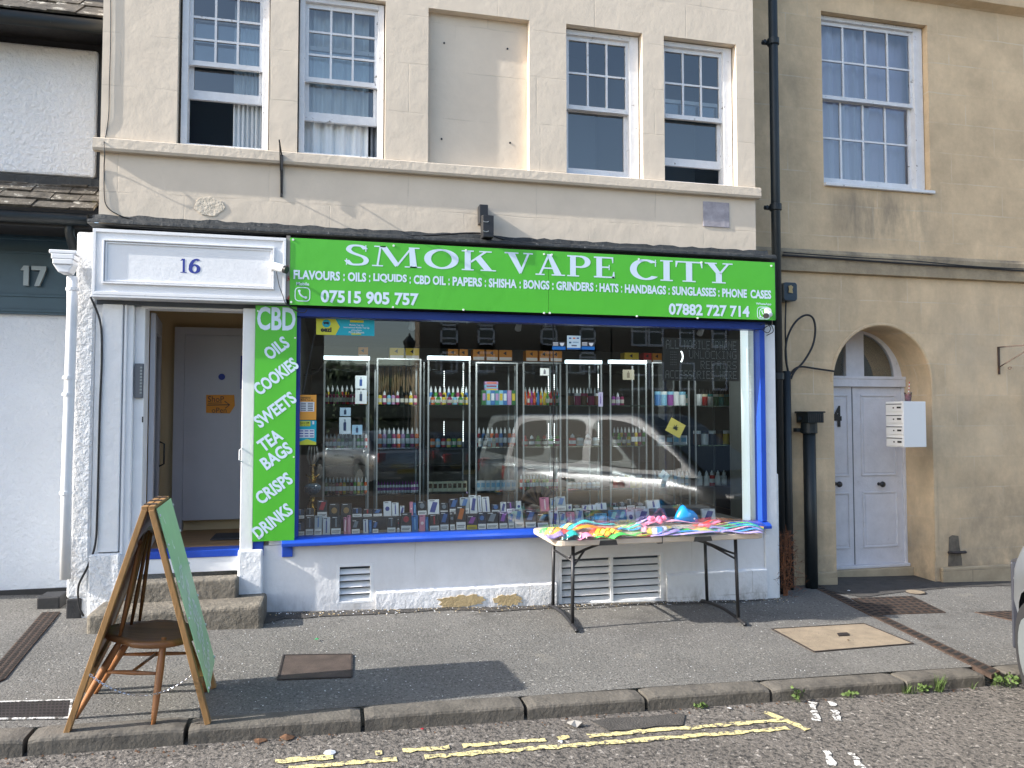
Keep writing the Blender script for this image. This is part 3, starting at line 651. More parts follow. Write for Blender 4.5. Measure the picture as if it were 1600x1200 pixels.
# interior: floor, deck, walls, ceiling
FZ = .45; DEP = 5.2
it = MB(); x0, x1 = SX0 - .02, 5.05; xn = 4.19
it.quad((x0, .25, FZ), (xn, .25, FZ), (xn, .9, FZ), (x0, .9, FZ), hall_floor); it.quad((x0, .07, 2.7), (xn, .07, 2.7), (xn, .9, 2.7), (x0, .9, 2.7), int_wall)
it.quad((x0, .9, FZ), (x1, .9, FZ), (x1, DEP, FZ), (x0, DEP, FZ), hall_floor); it.quad((x0, .9, 2.7), (x1, .9, 2.7), (x1, DEP, 2.7), (x0, DEP, 2.7), int_wall)
it.quad((x0, DEP, FZ), (x1, DEP, FZ), (x1, DEP, 2.7), (x0, DEP, 2.7), int_wall); it.quad((x0, .07, .3), (x0, DEP, .3), (x0, DEP, 2.7), (x0, .07, 2.7), int_wall); it.quad((xn, .07, .3), (xn, .9, .3), (xn, .9, 2.7), (xn, .07, 2.7), int_wall); it.quad((xn, .9, .3), (x1, .9, .3), (x1, .9, 2.7), (xn, .9, 2.7), int_wall); it.quad((x1, .9, .3), (x1, DEP, .3), (x1, DEP, 2.7), (x1, .9, 2.7), int_wall)
it.build('shop_interior', shop)
dk = MB(); dk.box(SX0, SX1 - .01, .09, .80, .50, .635, mat('deck_board', (.13, .13, .125), .5)); dk.build('display_deck', shop)
ccl = MB(); pxp = PZ(1165, 700, 1.2)
tb = MB(); xq, yq = X(1165, 700, .10), .10; tb.tube([(xq, yq, .635), (xq, yq, 2.69)], .037, mat('glowing_pole_white', (.88, .97, .97), .35, emit=.32), 20); tb.build('white_pole', shop, smooth=True)  # plain white pole, given a glow to brighten it
# ------- doorway
dj = MB()
zt = 2.53
xa = X(158, 650); xb_ = X(190, 650)
dj.box(xa, xb_, -.03, .25, Z(165, 862), zt, soft_white)                                 # left smooth pilaster
dj.box(xb_, X(206, 650), -.0, .2, .0, zt, white_paint); dj.box(X(206, 650), DX0 - .0, .045, .2, .0, zt, white_paint); dj.box(xb_ + .01, xb_ + .03, -.02, -.0, .3, zt, white_paint)
dj.box(DX1, X(398, 650), -.03, .06, Z(385, 862), zt, white_paint); dj.box(DX1 + .0, DX1 + .05, .06, .2, .0, zt, white_paint)
dj.box(DX0 - .03, DX1 + .01, .03, .2, 2.515, 2.545, white_paint)
dj.build('door_surround', shop, bevel=.006)
pb = MB(); pb.box(X(141, 900), X(190, 900), -.06, .25, -.1, Z(165, 864), rough_white); pb.build('pilaster_base', shop, bevel=.015); pb = MB(); pb.box(X(372, 900), X(411, 900), -.05, .25, -.1, Z(390, 858), soft_white); pb.build('pilaster_base', shop, bevel=.015)
th = MB(); th.box(DX0 - .02, DX1 + .02, .02, .2, Z(300, 895), Z(300, 872), white_paint); th.box(DX0 - .02, DX1 + .02, .01, .2, Z(300, 872), Z(300, 861), blue); th.build('threshold', shop, bevel=.003)
st = MB(); zl = Z(270, 960, -.47); s1 = zl + .0
st.box(X(134, 970, -.45), X(410, 970, -.45), -.45, -.0, -.1, Z(270, 953, -.45), step_m)
st.build('lower_step', shop, bevel=.03, seg=3)
st = MB(); st.box(X(200, 920, -.15), X(371, 920, -.15), -.16, .02, .1, Z(300, 907, -.16), step_m); st.build('upper_step', shop, bevel=.02, seg=3)
# entrance hall
HZ = Z(300, 861); hy = 1.15; hx0, hx1 = DX0 + .02, SX0 - .05
hl = MB(); hl.quad((hx0 - .26, .2, HZ), (hx1, .2, HZ), (hx1, 3.0, HZ), (hx0 - .26, 3.0, HZ), hall_floor)
hl.quad((hx0 - .26, .2, HZ), (hx0 - .26, 3, HZ), (hx0 - .26, 3, 2.7), (hx0 - .26, .2, 2.7), hall_wall); hl.quad((hx1, .25, HZ), (hx1, 3, HZ), (hx1, 3, 2.7), (hx1, .25, 2.7), hall_wall)
hl.quad((hx0 - .26, hy + .06, HZ), (hx1, hy + .06, HZ), (hx1, hy + .06, 2.7), (hx0 - .26, hy + .06, 2.7), hall_wall); hl.quad((hx0 - .26, .2, 2.7), (hx1, .2, 2.7), (hx1, 3, 2.7), (hx0 - .26, 3, 2.7), hall_wall)
hl.build('entrance_hall', shop)
di = MB(); a, b = X(287, 700, hy), X(385, 700, hy); zt2 = Z(330, 524, hy)
di.box(a, b + .25, hy - .02, hy + .03, Z(330, 812, hy), zt2, grey_door); ido = di.build('inner_door', shop, bevel=.004)
df = MB(); df.box(a - .09, a, hy - .03, hy + .05, HZ, zt2 + .07, grey_door); df.box(a, b + .2, hy - .03, hy + .05, zt2, zt2 + .07, grey_door); df.build('door_frame', ido)
dq = MB(); zc_, xc_ = Z(347, 589, hy), X(347, 589, hy); dq.tube([(xc_, hy - .026, zc_), (xc_, hy - .02, zc_)], .03, ink_blue, 20); dq.build('round_plate', ido)
dq = MB(); dq.box(X(376, 600, hy), X(376, 600, hy) + .1, hy - .03, hy - .02, Z(376, 608, hy), Z(376, 556, hy), ink_blue); dq.build('door_pane', ido)
# open outer door leaf, hinged at the left, seen edge-on
od = MB(); lx = DX0 + .005; y0, y1 = .21, .95; zb, zt_ = HZ + .01, 2.50
px0 = X(228, 650, y0); 
def leaf(y, off=0): return lx + .0 + (y - .2) * -.13 + off
od.T = None
def lbox(ya, yb, za, zb2, m, o0=0, o1=.04):
    od.add([(leaf(ya, o0), ya, za), (leaf(ya, o1), ya, za), (leaf(yb, o1), yb, za), (leaf(yb, o0), yb, za), (leaf(ya, o0), ya, zb2), (leaf(ya, o1), ya, zb2), (leaf(yb, o1), yb, zb2), (leaf(yb, o0), yb, zb2)],
           [(0, 3, 2, 1), (4, 5, 6, 7), (0, 1, 5, 4), (1, 2, 6, 5), (2, 3, 7, 6), (3, 0, 4, 7)], m)
lbox(.21, .33, zb, zt_, grey_door); lbox(.83, .95, zb, zt_, grey_door); lbox(.33, .83, zb, zb + .22, grey_door); lbox(.33, .83, zt_ - .14, zt_, grey_door)
odo = od.build('outer_door', shop, bevel=.003)
od = MB(); lbox(.33, .83, zb + .22, zt_ - .14, glass_up, .018, .022); od.build('door_glass', odo)
hd = MB(); hd.tube([(leaf(.88, .04), .88, 1.42), (leaf(.88, .08), .88, 1.40), (leaf(.88, .08), .88, 1.22), (leaf(.88, .04), .88, 1.20)], .008, black_pl, 8); hd.build('handle', odo, smooth=True)
hd = MB(); hx = X(377, 710, -.03); hd.tube([(hx + .005, -.03, Z(377, 700)), (hx - .012, -.055, Z(377, 703)), (hx - .012, -.055, Z(377, 718)), (hx + .005, -.03, Z(377, 721))], .005, white_pl, 8); hd.build('pull_handle', shop)
# far left rough pier and smooth strip with the cable
lp = MB(); wl = X(113, 650); lp.box(wl, X(145, 650), .0, .6, -.2, 3.1, rough_white); lp.build('rough_pier', shop, bevel=.02)
lp = MB(); lp.box(X(145, 650), X(158, 650), .012, .3, -.2, 2.6, soft_white); lp.build('smooth_strip', shop, bevel=.01)
lp = MB(); lp.box(X(104, 930, .0), X(128, 930, .0), -.012, .3, -.2, Z(115, 935), black_wood); lp.build('black_base', shop, bevel=.01)
ex = MB(); ex.box(X(104, 900), X(140, 900), -.005, .3, Z(115, 935), Z(115, 838), rough_white); ex.build('pier_foot', shop, bevel=.02)

# grey metal plate and scars on the upper wall
bp = MB(); bp.box(X(1098, 335), X(1139, 335), -.008, 0, Z(1118, 355), Z(1118, 316), mat('grey_plate', (.33, .31, .34), .7, var=.25, vscale=12, bump=.5, bscale=30)); bp.build('wall_plate', shop, bevel=.003)
sc2 = MB(); xc_, zc_ = X(327, 323), Z(327, 323); rr = random.Random(4)
for ring, dep in ((1.0, -.004),):
    pts = [(xc_ + .13 * math.cos(t / 18 * 6.28) * (1 - .2 * rr.random()), zc_ + .085 * math.sin(t / 18 * 6.28) * (1 - .2 * rr.random())) for t in range(18)]
    sc2.prism(pts, -.006, .0, mat('scar_render', (.56, .50, .41), .9, bump=1, bscale=22, bdist=.02))
sc2.build('render_scar', shop, bevel=.004)
hs = MB()
for px, py in ((694, 67), (793, 76), (690, 217), (797, 223)):
    x, z = P(px, py, .07); hs.tube([(x, .069, z), (x, .0745, z)], .009, ink, 8)
each(hs, 'bolt_hole', shop)

# ================================================================ THE STONE BUILDING (right)
SY = .45
sb = thing('stone_building', 'honey coloured ashlar stone building with arched doorway and large sash window, on the right', 'building', (6.5, SY, 0))
ax0, ax1 = X(1304, 700, SY), X(1455, 640, SY)
zspr = Z(1455, 598, SY); rad = (ax1 - ax0) / 2; acx = (ax0 + ax1) / 2; atop = zspr + rad
w5 = (X(1285, 150, SY), X(1451, 150, SY), Z(1370, 297, SY), Z(1285, 17, SY))
sw = MB()
wall(sw, 4.2, 16, -1, 9.2, SY, SY + .42, [w5, (ax0, ax1, -.6, atop + .02)], stone)
N = 40; vs = []; fs = []
arc_ = [(acx + rad * math.cos(math.pi * (1 - i / N)), zspr + rad * math.sin(math.pi * (1 - i / N))) for i in range(N + 1)]
for x, z in arc_: vs += [(x, SY + .0005, atop + .02), (x, SY + .0005, z), (x, SY + .42, z)]
for i in range(N): fs += [(3 * i, 3 * i + 1, 3 * i + 4, 3 * i + 3), (3 * i + 1, 3 * i + 2, 3 * i + 5, 3 * i + 4)]
sw.add(vs, fs, stone)
sw.build('wall', sb)
am = MB(); ptsO = [(acx + (rad + .035) * math.cos(math.pi * i / N), zspr + (rad + .035) * math.sin(math.pi * i / N)) for i in range(N + 1)]
vs = []; fs = []
for i in range(N + 1):
    t = math.pi * i / N
    for r_, y in ((rad, SY - .002), (rad + .01, SY - .012), (rad + .028, SY - .012), (rad + .036, SY - .002)): vs.append((acx + r_ * math.cos(t), y, zspr + r_ * math.sin(t)))
for i in range(N):
    for k in range(3): fs.append((i * 4 + k, i * 4 + k + 4, i * 4 + k + 5, i * 4 + k + 1))
am.add(vs, fs, stone); am.box(ax1, ax1 + .036, SY - .012, SY - .002, .1, zspr, stone); am.build('arch_moulding', sb)
bd = MB(); bd.prism([(SY - .045, Z(1300, 427, SY)), (SY - .05, Z(1300, 398, SY)), (SY - .03, Z(1300, 396, SY) + .02), (SY, Z(1300, 396, SY) + .03), (SY, Z(1300, 427, SY) - .01)], 4.15, 16, stone_dark, 'x')
bd.build('string_course', sb)
cz = Z(1500, 6, SY); bd = MB(); bd.prism([(SY - .10, cz), (SY - .12, cz + .12), (SY, cz + .3), (SY, cz - .05)], 4.3, 16, stone, 'x'); bd.build('upper_cornice', sb)
pl2 = MB(); zp = Z(1475, 886, SY)
pl2.box(ax1 + .06, 16, SY - .045, SY - .001, -1, zp, stone_dark); pl2.box(X(1268, 900, SY), ax0 - .005, SY - .03, SY - .001, -1, Z(1290, 893, SY), stone_dark); pl2.build('plinth', sb, bevel=.015)
# worn hole with an iron boot scraper
bh = MB(); rr = random.Random(2); x0, z0 = X(1480, 835, SY), Z(1480, 885, SY); x1, z1 = X(1502, 835, SY), Z(1490, 836, SY)
bh.prism([(x0, z0), (x0 + .01, z0 + .15), (x0 + .02, z1 - .02), (x0 + .06, z1), (x1 - .04, z1 - .01), (x1 - .03, z1 - .12), (x1 - .005, z0 + .08), (x1, z0)], SY - .004, SY - .001, mat('scraper_recess', (.13, .11, .085), .95, var=.4, vscale=10)); bh.build('worn_recess', sb)
bs = MB(); bs.tube([(x0 - .02, SY - .03, (z0 + z1) / 2 - .01), (x0 + .05, SY - .045, (z0 + z1) / 2 - .015), (x1, SY - .05, (z0 + z1) / 2 - .012), (x1 + .03, SY - .03, (z0 + z1) / 2 - .02)], [.013, .014, .016, .01], iron_dk, 8)
one(bs, 'boot_scraper', 'dark iron boot scraper bar at the foot of the stone wall', 'boot scraper', smooth=True)
sash(sb, w5[0] + .005, w5[1] - .01, w5[2] + .035, w5[3] - .005, SY + .09, 4, Z(1370, 163, SY + .1), 2, rows_bot=2, box_l=.02, box_r=.11, bar=.02)
sl_ = MB(); sl_.box(w5[0] + .0, w5[1] + .03, SY - .035, SY + .09, w5[2] + .0, w5[2] + .035, peeling_white); sl_.build('window_sill', sb, bevel=.006)
room(sb, w5[0], w5[1], w5[2], w5[3], SY + .43, 1.5)
curtain(w5[0] - .02, X(1345, 150, SY + .35), w5[2] - .1, w5[3] + .1, SY + .22, mat('curtain_pale_lilac', (.72, .70, .84), .9), 'white curtain gathered at the left of the large stone building window', amp=.03, folds=5)
curtain(w5[0] + .2, w5[1] + .2, w5[2] - .1, w5[3] + .1, SY + .27, curtain_l, 'sheer lilac net curtain across the large stone building window', amp=.012, folds=7)
# door in the arch
dy = .87
zdb, zdt = Z(1415, 880, dy), Z(1360, 605, dy); xdl, xdr = ax0 - .02, ax1 + .0
D = MB(); D.box(xdl, xdr, dy + .0, dy + .05, zdb, zdt, door_white); dd = D.build('door', sb)
xm = X(1333, 740, dy)
def panel_(x0, x1, z0, z1, par):
    m_ = MB(); t = .018
    for a, b, c, d in ((x0, x1, z0, z0 + t), (x0, x1, z1 - t, z1), (x0, x0 + t, z0 + t, z1 - t), (x1 - t, x1, z0 + t, z1 - t)): m_.box(a, b, dy - .014, dy + .001, c, d, door_white)
    t2 = .035; m_.box(x0 + t2, x1 - t2, dy - .006, dy + .001, z0 + t2, z1 - t2, door_white); return m_.build('door_panel', par, bevel=.004)
for a, b, c, d in ((1345, 1400, 617, 743), (1346, 1400, 768, 855), (1270, 1326, 617, 743), (1270, 1326, 768, 855)): panel_(X(a, 700, dy), X(b, 700, dy), Z(1370, d, dy), Z(1370, c, dy), dd)
gp = MB(); gp.box(xm - .004, xm + .004, dy - .003, dy + .001, zdb, zdt, int_dark); gp.box(xm + .004, xm + .04, dy - .010, dy + .001, zdb, zdt, door_white); gp.build('meeting_stile', dd)
for px in (1373, 1306):
    kx, kz = X(px, 756, dy), Z(px, 756, dy); k = MB(); k.tube([(kx, dy, kz), (kx, dy - .02, kz), (kx, dy - .04, kz), (kx, dy - .06, kz), (kx, dy - .075, kz), (kx, dy - .08, kz)], [.02, .014, .02, .034, .03, .005], black_pl, 14); k.build('door_knob', dd, smooth=True)
fr4 = MB(); txt(fr4, '4', X(1299, 650, dy), X(1314, 650, dy), Z(1308, 667, dy), Z(1308, 634, dy), dy - .012, black_pl, .04); fr4.build('number_four', dd)
dfm = MB(); zt1 = Z(1360, 590, dy)
dfm.box(xdl, xdr, dy - .05, dy + .05, zdt + .003, zt1, door_white); dfm.box(xdr - .03, xdr + .0, dy - .03, dy - .001, zdb, zdt, door_white); dfm.box(xdl, xdr, dy - .06, dy + .05, zt1 - .02, zt1 + .012, door_white)
R2 = rad; mux0, mux1 = X(1320, 560, dy), X(1348, 560, dy)
vs = []; fs = []
for i in range(N + 1):
    t = math.pi * i / N
    for r_, y in ((R2 + .0, dy), (R2 - .11, dy), (R2 - .11, dy + .04)): vs.append((acx + r_ * math.cos(t), y, zt1 + .012 + max(0, r_ * math.sin(t)) * 1.0))
for i in range(N): fs += [(3 * i, 3 * i + 1, 3 * i + 4, 3 * i + 3), (3 * i + 1, 3 * i + 2, 3 * i + 5, 3 * i + 4)]
dfm.add(vs, fs, door_white); dfm.box(mux0, mux1, dy - .02, dy + .04, zt1 + .012, zt1 + R2 - .08, door_white)
dfm.build('door_frame', dd, bevel=.003)
fg = MB(); fg.prism([(acx + (R2 - .1) * math.cos(math.pi * i / 20), zt1 + .012 + (R2 - .1) * math.sin(math.pi * i / 20)) for i in range(21)], dy + .02, dy + .024, glass_up); fg.build('fanlight', dd)
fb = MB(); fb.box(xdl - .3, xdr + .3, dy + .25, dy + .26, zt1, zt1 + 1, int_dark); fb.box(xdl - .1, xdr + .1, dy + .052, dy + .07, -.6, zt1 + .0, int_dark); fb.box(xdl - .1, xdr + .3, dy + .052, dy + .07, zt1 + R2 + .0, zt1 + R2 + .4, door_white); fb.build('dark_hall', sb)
sp_ = MB(); sp_.box(ax0, ax1, SY + .3, dy - .001, -.4, zdb - .02, stone_dark); sp_.box(ax0, ax1, dy - .07, dy - .0, zdb - .02, zdb + .015, door_white); sp_.build('door_step', sb, bevel=.008)

# mailboxes
mb0 = thing('mailbox_block', 'white metal block of four letterboxes fixed beside the lilac white arched door', 'mailbox', (X(1412, 650, SY + .1), SY + .1, Z(1412, 700, SY + .1)))
yA, yB = .50, .12
lx0, lx1 = X(1378, 660, .42), X(1412, 660, .1)
zt_, zb_ = Z(1412, 627, .1), Z(1412, 699, .1); rx = X(1447, 660, .12)
m_ = MB(); quadp = [(lx0, .36), (lx1, .10), (rx, .12), (rx, .36)]
m_.prism([(x, y) for x, y in quadp], zb_, zt_, white_pl, 'z'); mbb = m_.build('casing', mb0, bevel=.004)
u = Vector((lx1 - lx0, .10 - .36, 0)); U = u.normalized(); Nn = Vector((U.y, -U.x, 0)); 
if Nn.x > 0: Nn = -Nn
L = u.length
for k in range(4):
    zz1 = zt_ - (zt_ - zb_) * k / 4 - .012; zz0 = zt_ - (zt_ - zb_) * (k + 1) / 4 + .012
    d_ = MB(); p = lambda s, z, o=0: Vector((lx0, .36, 0)) + U * (s * L) + Nn * o + Vector((0, 0, z))
    def bx(s0, s1, a, b, o0, o1, m): d_.add([p(s0, a, o0), p(s1, a, o0), p(s1, a, o1), p(s0, a, o1), p(s0, b, o0), p(s1, b, o0), p(s1, b, o1), p(s0, b, o1)], [(0, 3, 2, 1), (4, 5, 6, 7), (0, 1, 5, 4), (1, 2, 6, 5), (2, 3, 7, 6), (3, 0, 4, 7)], m)
    bx(.05, .95, zz0, zz1, .001, .007, white_pl); do = d_.build('box_door', mb0, bevel=.002)
    d_ = MB(); h = zz1 - zz0; bx(.06, .94, zz1 - h * .22, zz1 - h * .12, .008, .010, grey_pl); bx(.68, .90, zz0 + h * .35, zz0 + h * .55, .008, .011, ink); bx(.45, .52, zz0 + h * .35, zz0 + h * .5, .008, .011, steel_dk); d_.build('slot_and_lock', do)
dc = thing('drink_cup', 'clear plastic drink cup with striped straw standing on the white letterboxes', 'cup', (X(1419, 627, .25), .22, zt_))
q = MB(); q.lathe([(.026, 0), (.038, .09), (.039, .095)], (X(1419, 627, .22), .22, zt_), glassmat('cup_plastic', .05, (.95, .92, .93)), 18); q.build('cup', dc, smooth=True)
q = MB(); q.lathe([(.020, .003), (.034, .06), (.034, .075)], (X(1419, 627, .22), .22, zt_), mat('pink_print', (.6, .25, .28), .5, var=.5, vscale=60), 14); q.build('pink_label', dc)
q = MB(); bx_, bz_ = X(1419, 600, .22), zt_ + .06
for k in range(8): q.tube([(bx_ + .002 * k, .22, bz_ + .018 * k), (bx_ + .002 * (k + 1), .22, bz_ + .018 * (k + 1))], .004, flat(200, 40, 50) if k % 2 else white_pl, 8)
q.build('straw', dc)

# rusty hanging bracket right
q = MB(); x, z0 = X(1560, 570, SY), Z(1560, 585, SY); z1 = Z(1560, 542, SY)
q.box(x - .012, x + .012, SY - .012, SY - .001, z0, z1, iron); q.bar((x, SY - .01, z1 - .005), (x + .16, SY - .36, z1 + .0), .016, .012, iron)
q.bar((x, SY - .01, z0 + .08), (x + .13, SY - .28, z1 - .04), .012, .010, iron)
for c, r in ((.92, .03), (.28, .02)):
    cx_, cy_, cz_ = x + .16 * c, SY - .36 * c, (z1 - .03 if c > .5 else z0 + .06)
    q.tube([(cx_ + r * .4 * math.cos(t * .5) * (1 - t / 18), cy_ - r * math.cos(t * .5) * (1 - t / 18), cz_ + r * math.sin(t * .5) * (1 - t / 18)) for t in range(14)], .005, iron, 6)
one(q, 'hanging_bracket', 'rusty scrolled iron hanging basket bracket on the stone wall at the right edge', 'bracket')

# ================================================================ LEFT COTTAGE (number 17)
ct = thing('white_cottage', 'white roughcast cottage with stone tile roofs and dark teal frieze, at the left edge', 'building', (-3, .8, 0))
LY = .78
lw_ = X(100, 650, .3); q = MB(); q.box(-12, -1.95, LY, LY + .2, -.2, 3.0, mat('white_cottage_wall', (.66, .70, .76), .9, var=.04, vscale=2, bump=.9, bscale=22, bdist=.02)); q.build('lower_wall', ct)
q = MB(); q.box(-12, -1.96, LY - .02, LY - .0005, -.2, Z(50, 920, LY), black_wood); q.build('black_base', ct)
q = MB(); ft, fbz = Z(50, 366, LY - .05), Z(50, 491, LY - .05)
q.box(-12, -1.93, LY - .05, LY - .001, fbz, ft, teal)
for z in (fbz + .03, fbz + .16, ft - .16, ft - .04): q.box(-12, -1.93, LY - .062, LY - .049, z - .012, z + .012, teal)
q.build('frieze', ct, bevel=.003)
q = MB(); cut = LY - .07
one_ = thing('house_number', 'silver metal numerals 17 on the dark teal frieze', 'house number', (X(55, 430, cut), cut, Z(55, 430, cut)))
for ch, a, b in (('1', 37, 47), ('7', 50, 73)):
    q = MB(); z0, z1 = Z(50, 447, cut), Z(50, 416, cut); x0, x1 = X(a, 430, cut), X(b, 430, cut); dep = (cut - .02, cut + .006)
    if ch == '1': q.box((x0 + x1) / 2 - .02, (x0 + x1) / 2 + .02, dep[0], dep[1], z0, z1, alu); q.prism([((x0 + x1) / 2 - .045, z1 - .04), ((x0 + x1) / 2 - .02, z1 - .04), ((x0 + x1) / 2 - .02, z1)], dep[0], dep[1], alu)
    else: q.prism([(x0, z1), (x1, z1), (x1, z1 - .03), (x0 + .065, z0), (x0 + .025, z0), (x1 - .045, z1 - .035), (x0, z1 - .035)], dep[0], dep[1], alu)
    q.build('numeral', one_)
def tiles(x0, x1, y0, z0, y1, z1, rows, name, par, m=tile_m, seed=1):
    rr = random.Random(seed); q = MB(); dy_, dz_ = (y1 - y0) / rows, (z1 - z0) / rows; L = math.hypot(dy_, dz_); n_ = Vector((0, -dz_, dy_)).normalized()
    for r_ in range(rows):
        x = x0 - rr.uniform(0, .2)
        while x < x1:
            w_ = rr.uniform(.16, .30); xe = min(x + w_ - .008, x1); xs_ = max(x, x0)
            if xe - xs_ > .02:
                a = Vector((0, y0 + dy_ * r_, z0 + dz_ * r_)); b = Vector((0, y0 + dy_ * (r_ + 1.15), z0 + dz_ * (r_ + 1.15))); t = rr.uniform(.012, .026); lift = .016
                j = lambda: rr.uniform(-.008, .008)
                A, B, C_, D_ = a + Vector((xs_, j(), 0)), a + Vector((xe, j(), 0)), b + Vector((xe, 0, 0)), b + Vector((xs_, 0, 0))
                tv = n_ * (t + lift); bv = n_ * lift
                q.add([A + bv, B + bv, C_, D_, A + tv + Vector((0, 0, j() * .6)), B + tv, C_ + n_ * t, D_ + n_ * t], [(0, 3, 2, 1), (4, 5, 6, 7), (0, 1, 5, 4), (1, 2, 6, 5), (2, 3, 7, 6), (3, 0, 4, 7)], m)
            x += w_
    return q.build(name, par)
# pentice roof over the ground floor
py0, pz0 = .05, Z(60, 328, .05); py1 = .50; pz1 = Z(60, 283, py1)
tiles(-12, -1.84, py0, pz0, py1, pz1, 4, 'pentice_tiles', ct, seed=3)
q = MB(); q.box(-12, -1.9, py0 + .06, LY + .2, pz0 - .06, pz0 - .02, black_wood); q.box(-12, -1.86, py0 + .04, py0 + .07, pz0 - .12, pz0 - .0, black_wood); q.box(-12, -1.9, LY - .1, LY, ft, ft + .05, white_paint); q.build('soffit', ct)
q = MB(); q.tube([(-12, py0 + .0, pz0 - .06), (-1.88, py0 + .0, pz0 - .06)], .045, black_pipe, 14); q.tube([(X(107, 350, .05), .08, pz0 - .07), (X(107, 365, .1), .12, pz0 - .16), (X(116, 385, .1), .14, Z(116, 398, .1))], .035, black_pipe, 12); q.build('gutter', ct, smooth=True)
UY = .42
q = MB(); uz0, uz1 = Z(60, 272, UY), Z(60, 70, UY)
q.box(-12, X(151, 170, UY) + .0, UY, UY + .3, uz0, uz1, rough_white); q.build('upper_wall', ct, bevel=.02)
q = MB(); q.box(-12, X(165, 200, UY) + .1, UY + .03, UY + .3, uz0 - .25, uz1 + .5, black_wood); q.prism([(UY - .02, uz0 - .10), (UY - .02, uz0 - .02), (UY + .02, uz0), (UY + .03, uz0 - .12)], -12, X(160, 280, UY) , lead, 'x'); q.build('black_timber', ct)
tz0 = Z(60, 22, .12)
tiles(-12, -1.80, .10, tz0, 2.4, tz0 + 1.9, 10, 'roof_tiles', ct, seed=9)
q = MB(); q.box(-12, -1.80, .18, UY + .1, tz0 - .06, tz0 - .03, black_wood); q.tube([(-12, .10, tz0 - .06), (-1.81, .10, tz0 - .06)], .055, black_pipe, 14); q.build('eaves_gutter', ct, smooth=True)
# white downpipe of the cottage with its hopper
q = thing('white_downpipe', 'white painted downpipe with a box hopper head on the rough pier by number 17', 'drainpipe', (-2.0, -.06, 0))
hxw = X(107, 410, -.02); m_ = MB(); hz0, hz1 = Z(107, 428, -.02), Z(107, 396, -.02)
for a, b, ww in ((hz1 - .03, hz1, .095), (hz1 - .07, hz1 - .03, .08), (hz0 + .05, hz1 - .07, .07)): m_.box(hxw - ww, hxw + ww, -.16, -.02 + .0, a, b, white_pipe)
m_.prism([(hxw - .07, hz0 + .05), (hxw + .07, hz0 + .05), (hxw + .04, hz0 - .01), (hxw - .03, hz0 - .01)], -.15, -.02, white_pipe); m_.build('hopper', q, bevel=.006)
m_ = MB(); pts = [P(113, 432, -.06), P(113, 480, -.06), P(109, 600, -.06), P(104, 750, -.06), P(102, 905, -.06)]
m_.tube([(x, -.06, z) for x, z in pts], .038, white_pipe, 16); m_.build('pipe', q, smooth=True)
m_ = MB()
for px, py in ((113, 452), (108, 590), (107, 616), (103, 770)):
    x, z = P(px, py, -.06); m_.tube([(x, -.06, z - .012), (x, -.06, z + .012)], .045, white_pipe, 16)
each(m_, 'pipe_collar', q)

# ================================================================ SIGNS
# white number 16 board
yb = -.15
s16 = thing('number_sign', 'white painted panelled board with blue number 16 above the doorway', 'sign', (-1.1, yb, 2.57))
a, b, c, d = X(145, 400, yb), X(447, 400, yb), Z(145, 463, yb), Z(145, 357, yb)
m_ = MB(); m_.box(a, b, yb, -.001 , c + .015, d, white_paint); m_.box(a - .01, b + .005, yb - .012, -.001, c - .005, c + .015, white_paint)
m_.build('board', s16, bevel=.004)
m_ = MB(); i0, i1, j0, j1 = X(161, 400, yb), X(429, 400, yb), Z(161, 443, yb), Z(161, 374, yb)
for t, o in ((0, .020), (.018, .010)):
    for q4 in ((i0 + t, i1 - t, j0 + t, j0 + t + .012), (i0 + t, i1 - t, j1 - t - .012, j1 - t), (i0 + t, i0 + t + .012, j0 + t + .012, j1 - t - .012), (i1 - t - .012, i1 - t, j0 + t + .012, j1 - t - .012)): m_.box(q4[0], q4[1], yb - o, yb - .0005, q4[2], q4[3], white_paint)
for q4 in ((a, b, d - .025, d), (a, a + .022, c + .04, d - .025), (b - .022, b, c + .04, d - .025), (a, b, c + .015, c + .04)): m_.box(q4[0], q4[1], yb - .014, yb - .0005, q4[2], q4[3], white_paint)
m_.build('moulding', s16, bevel=.002)
m_ = MB()
def serif_digits(mb, x0, x1, z0, z1, y, m):
    h = z1 - z0; w1 = (x1 - x0) * .36
    def rc(a, b, c, d, k=0): place(mb, [(a, b), (c, b), (c, d), (a, d)], [(0, 1, 2, 3)], m, (x0, y, z0), (1, 0, 0), (0, 0, 1), (0, -1, 0), .001 + k)
    rc(w1 * .38, .0, w1 * .68, h); rc(w1 * .1, 0, w1 * .96, h * .05, .0003); place(mb, [(w1 * .05, h * .84), (w1 * .4, h * .88), (w1 * .4, h), (w1 * .3, h)], [(0, 1, 2, 3)], m, (x0, y, z0), (1, 0, 0), (0, 0, 1), (0, -1, 0), .0016)
    W_ = (x1 - x0) * .56; o = x0 + (x1 - x0) * .44
    ring = [(W_ / 2 + W_ * .36 * math.cos(t / 20 * 6.283), h * .31 + h * .28 * math.sin(t / 20 * 6.283)) for t in range(20)]
    vs, fs = pen(ring, .014, .006, True); place(mb, vs, fs, m, (o, y, z0), (1, 0, 0), (0, 0, 1), (0, -1, 0), .001)
    st_ = cr([(W_ * .88, h * .90), (W_ * .66, h * .98), (W_ * .36, h * .85), (W_ * .17, h * .55), (W_ * .15, h * .30)]); vs, fs = pen(st_, .013, .007); place(mb, vs, fs, m, (o, y, z0), (1, 0, 0), (0, 0, 1), (0, -1, 0), .0014)
serif_digits(m_, X(281, 415, yb), X(313, 415, yb), Z(281, 426, yb), Z(281, 404, yb), yb - .001, ink_blue); m_.build('numerals', s16)

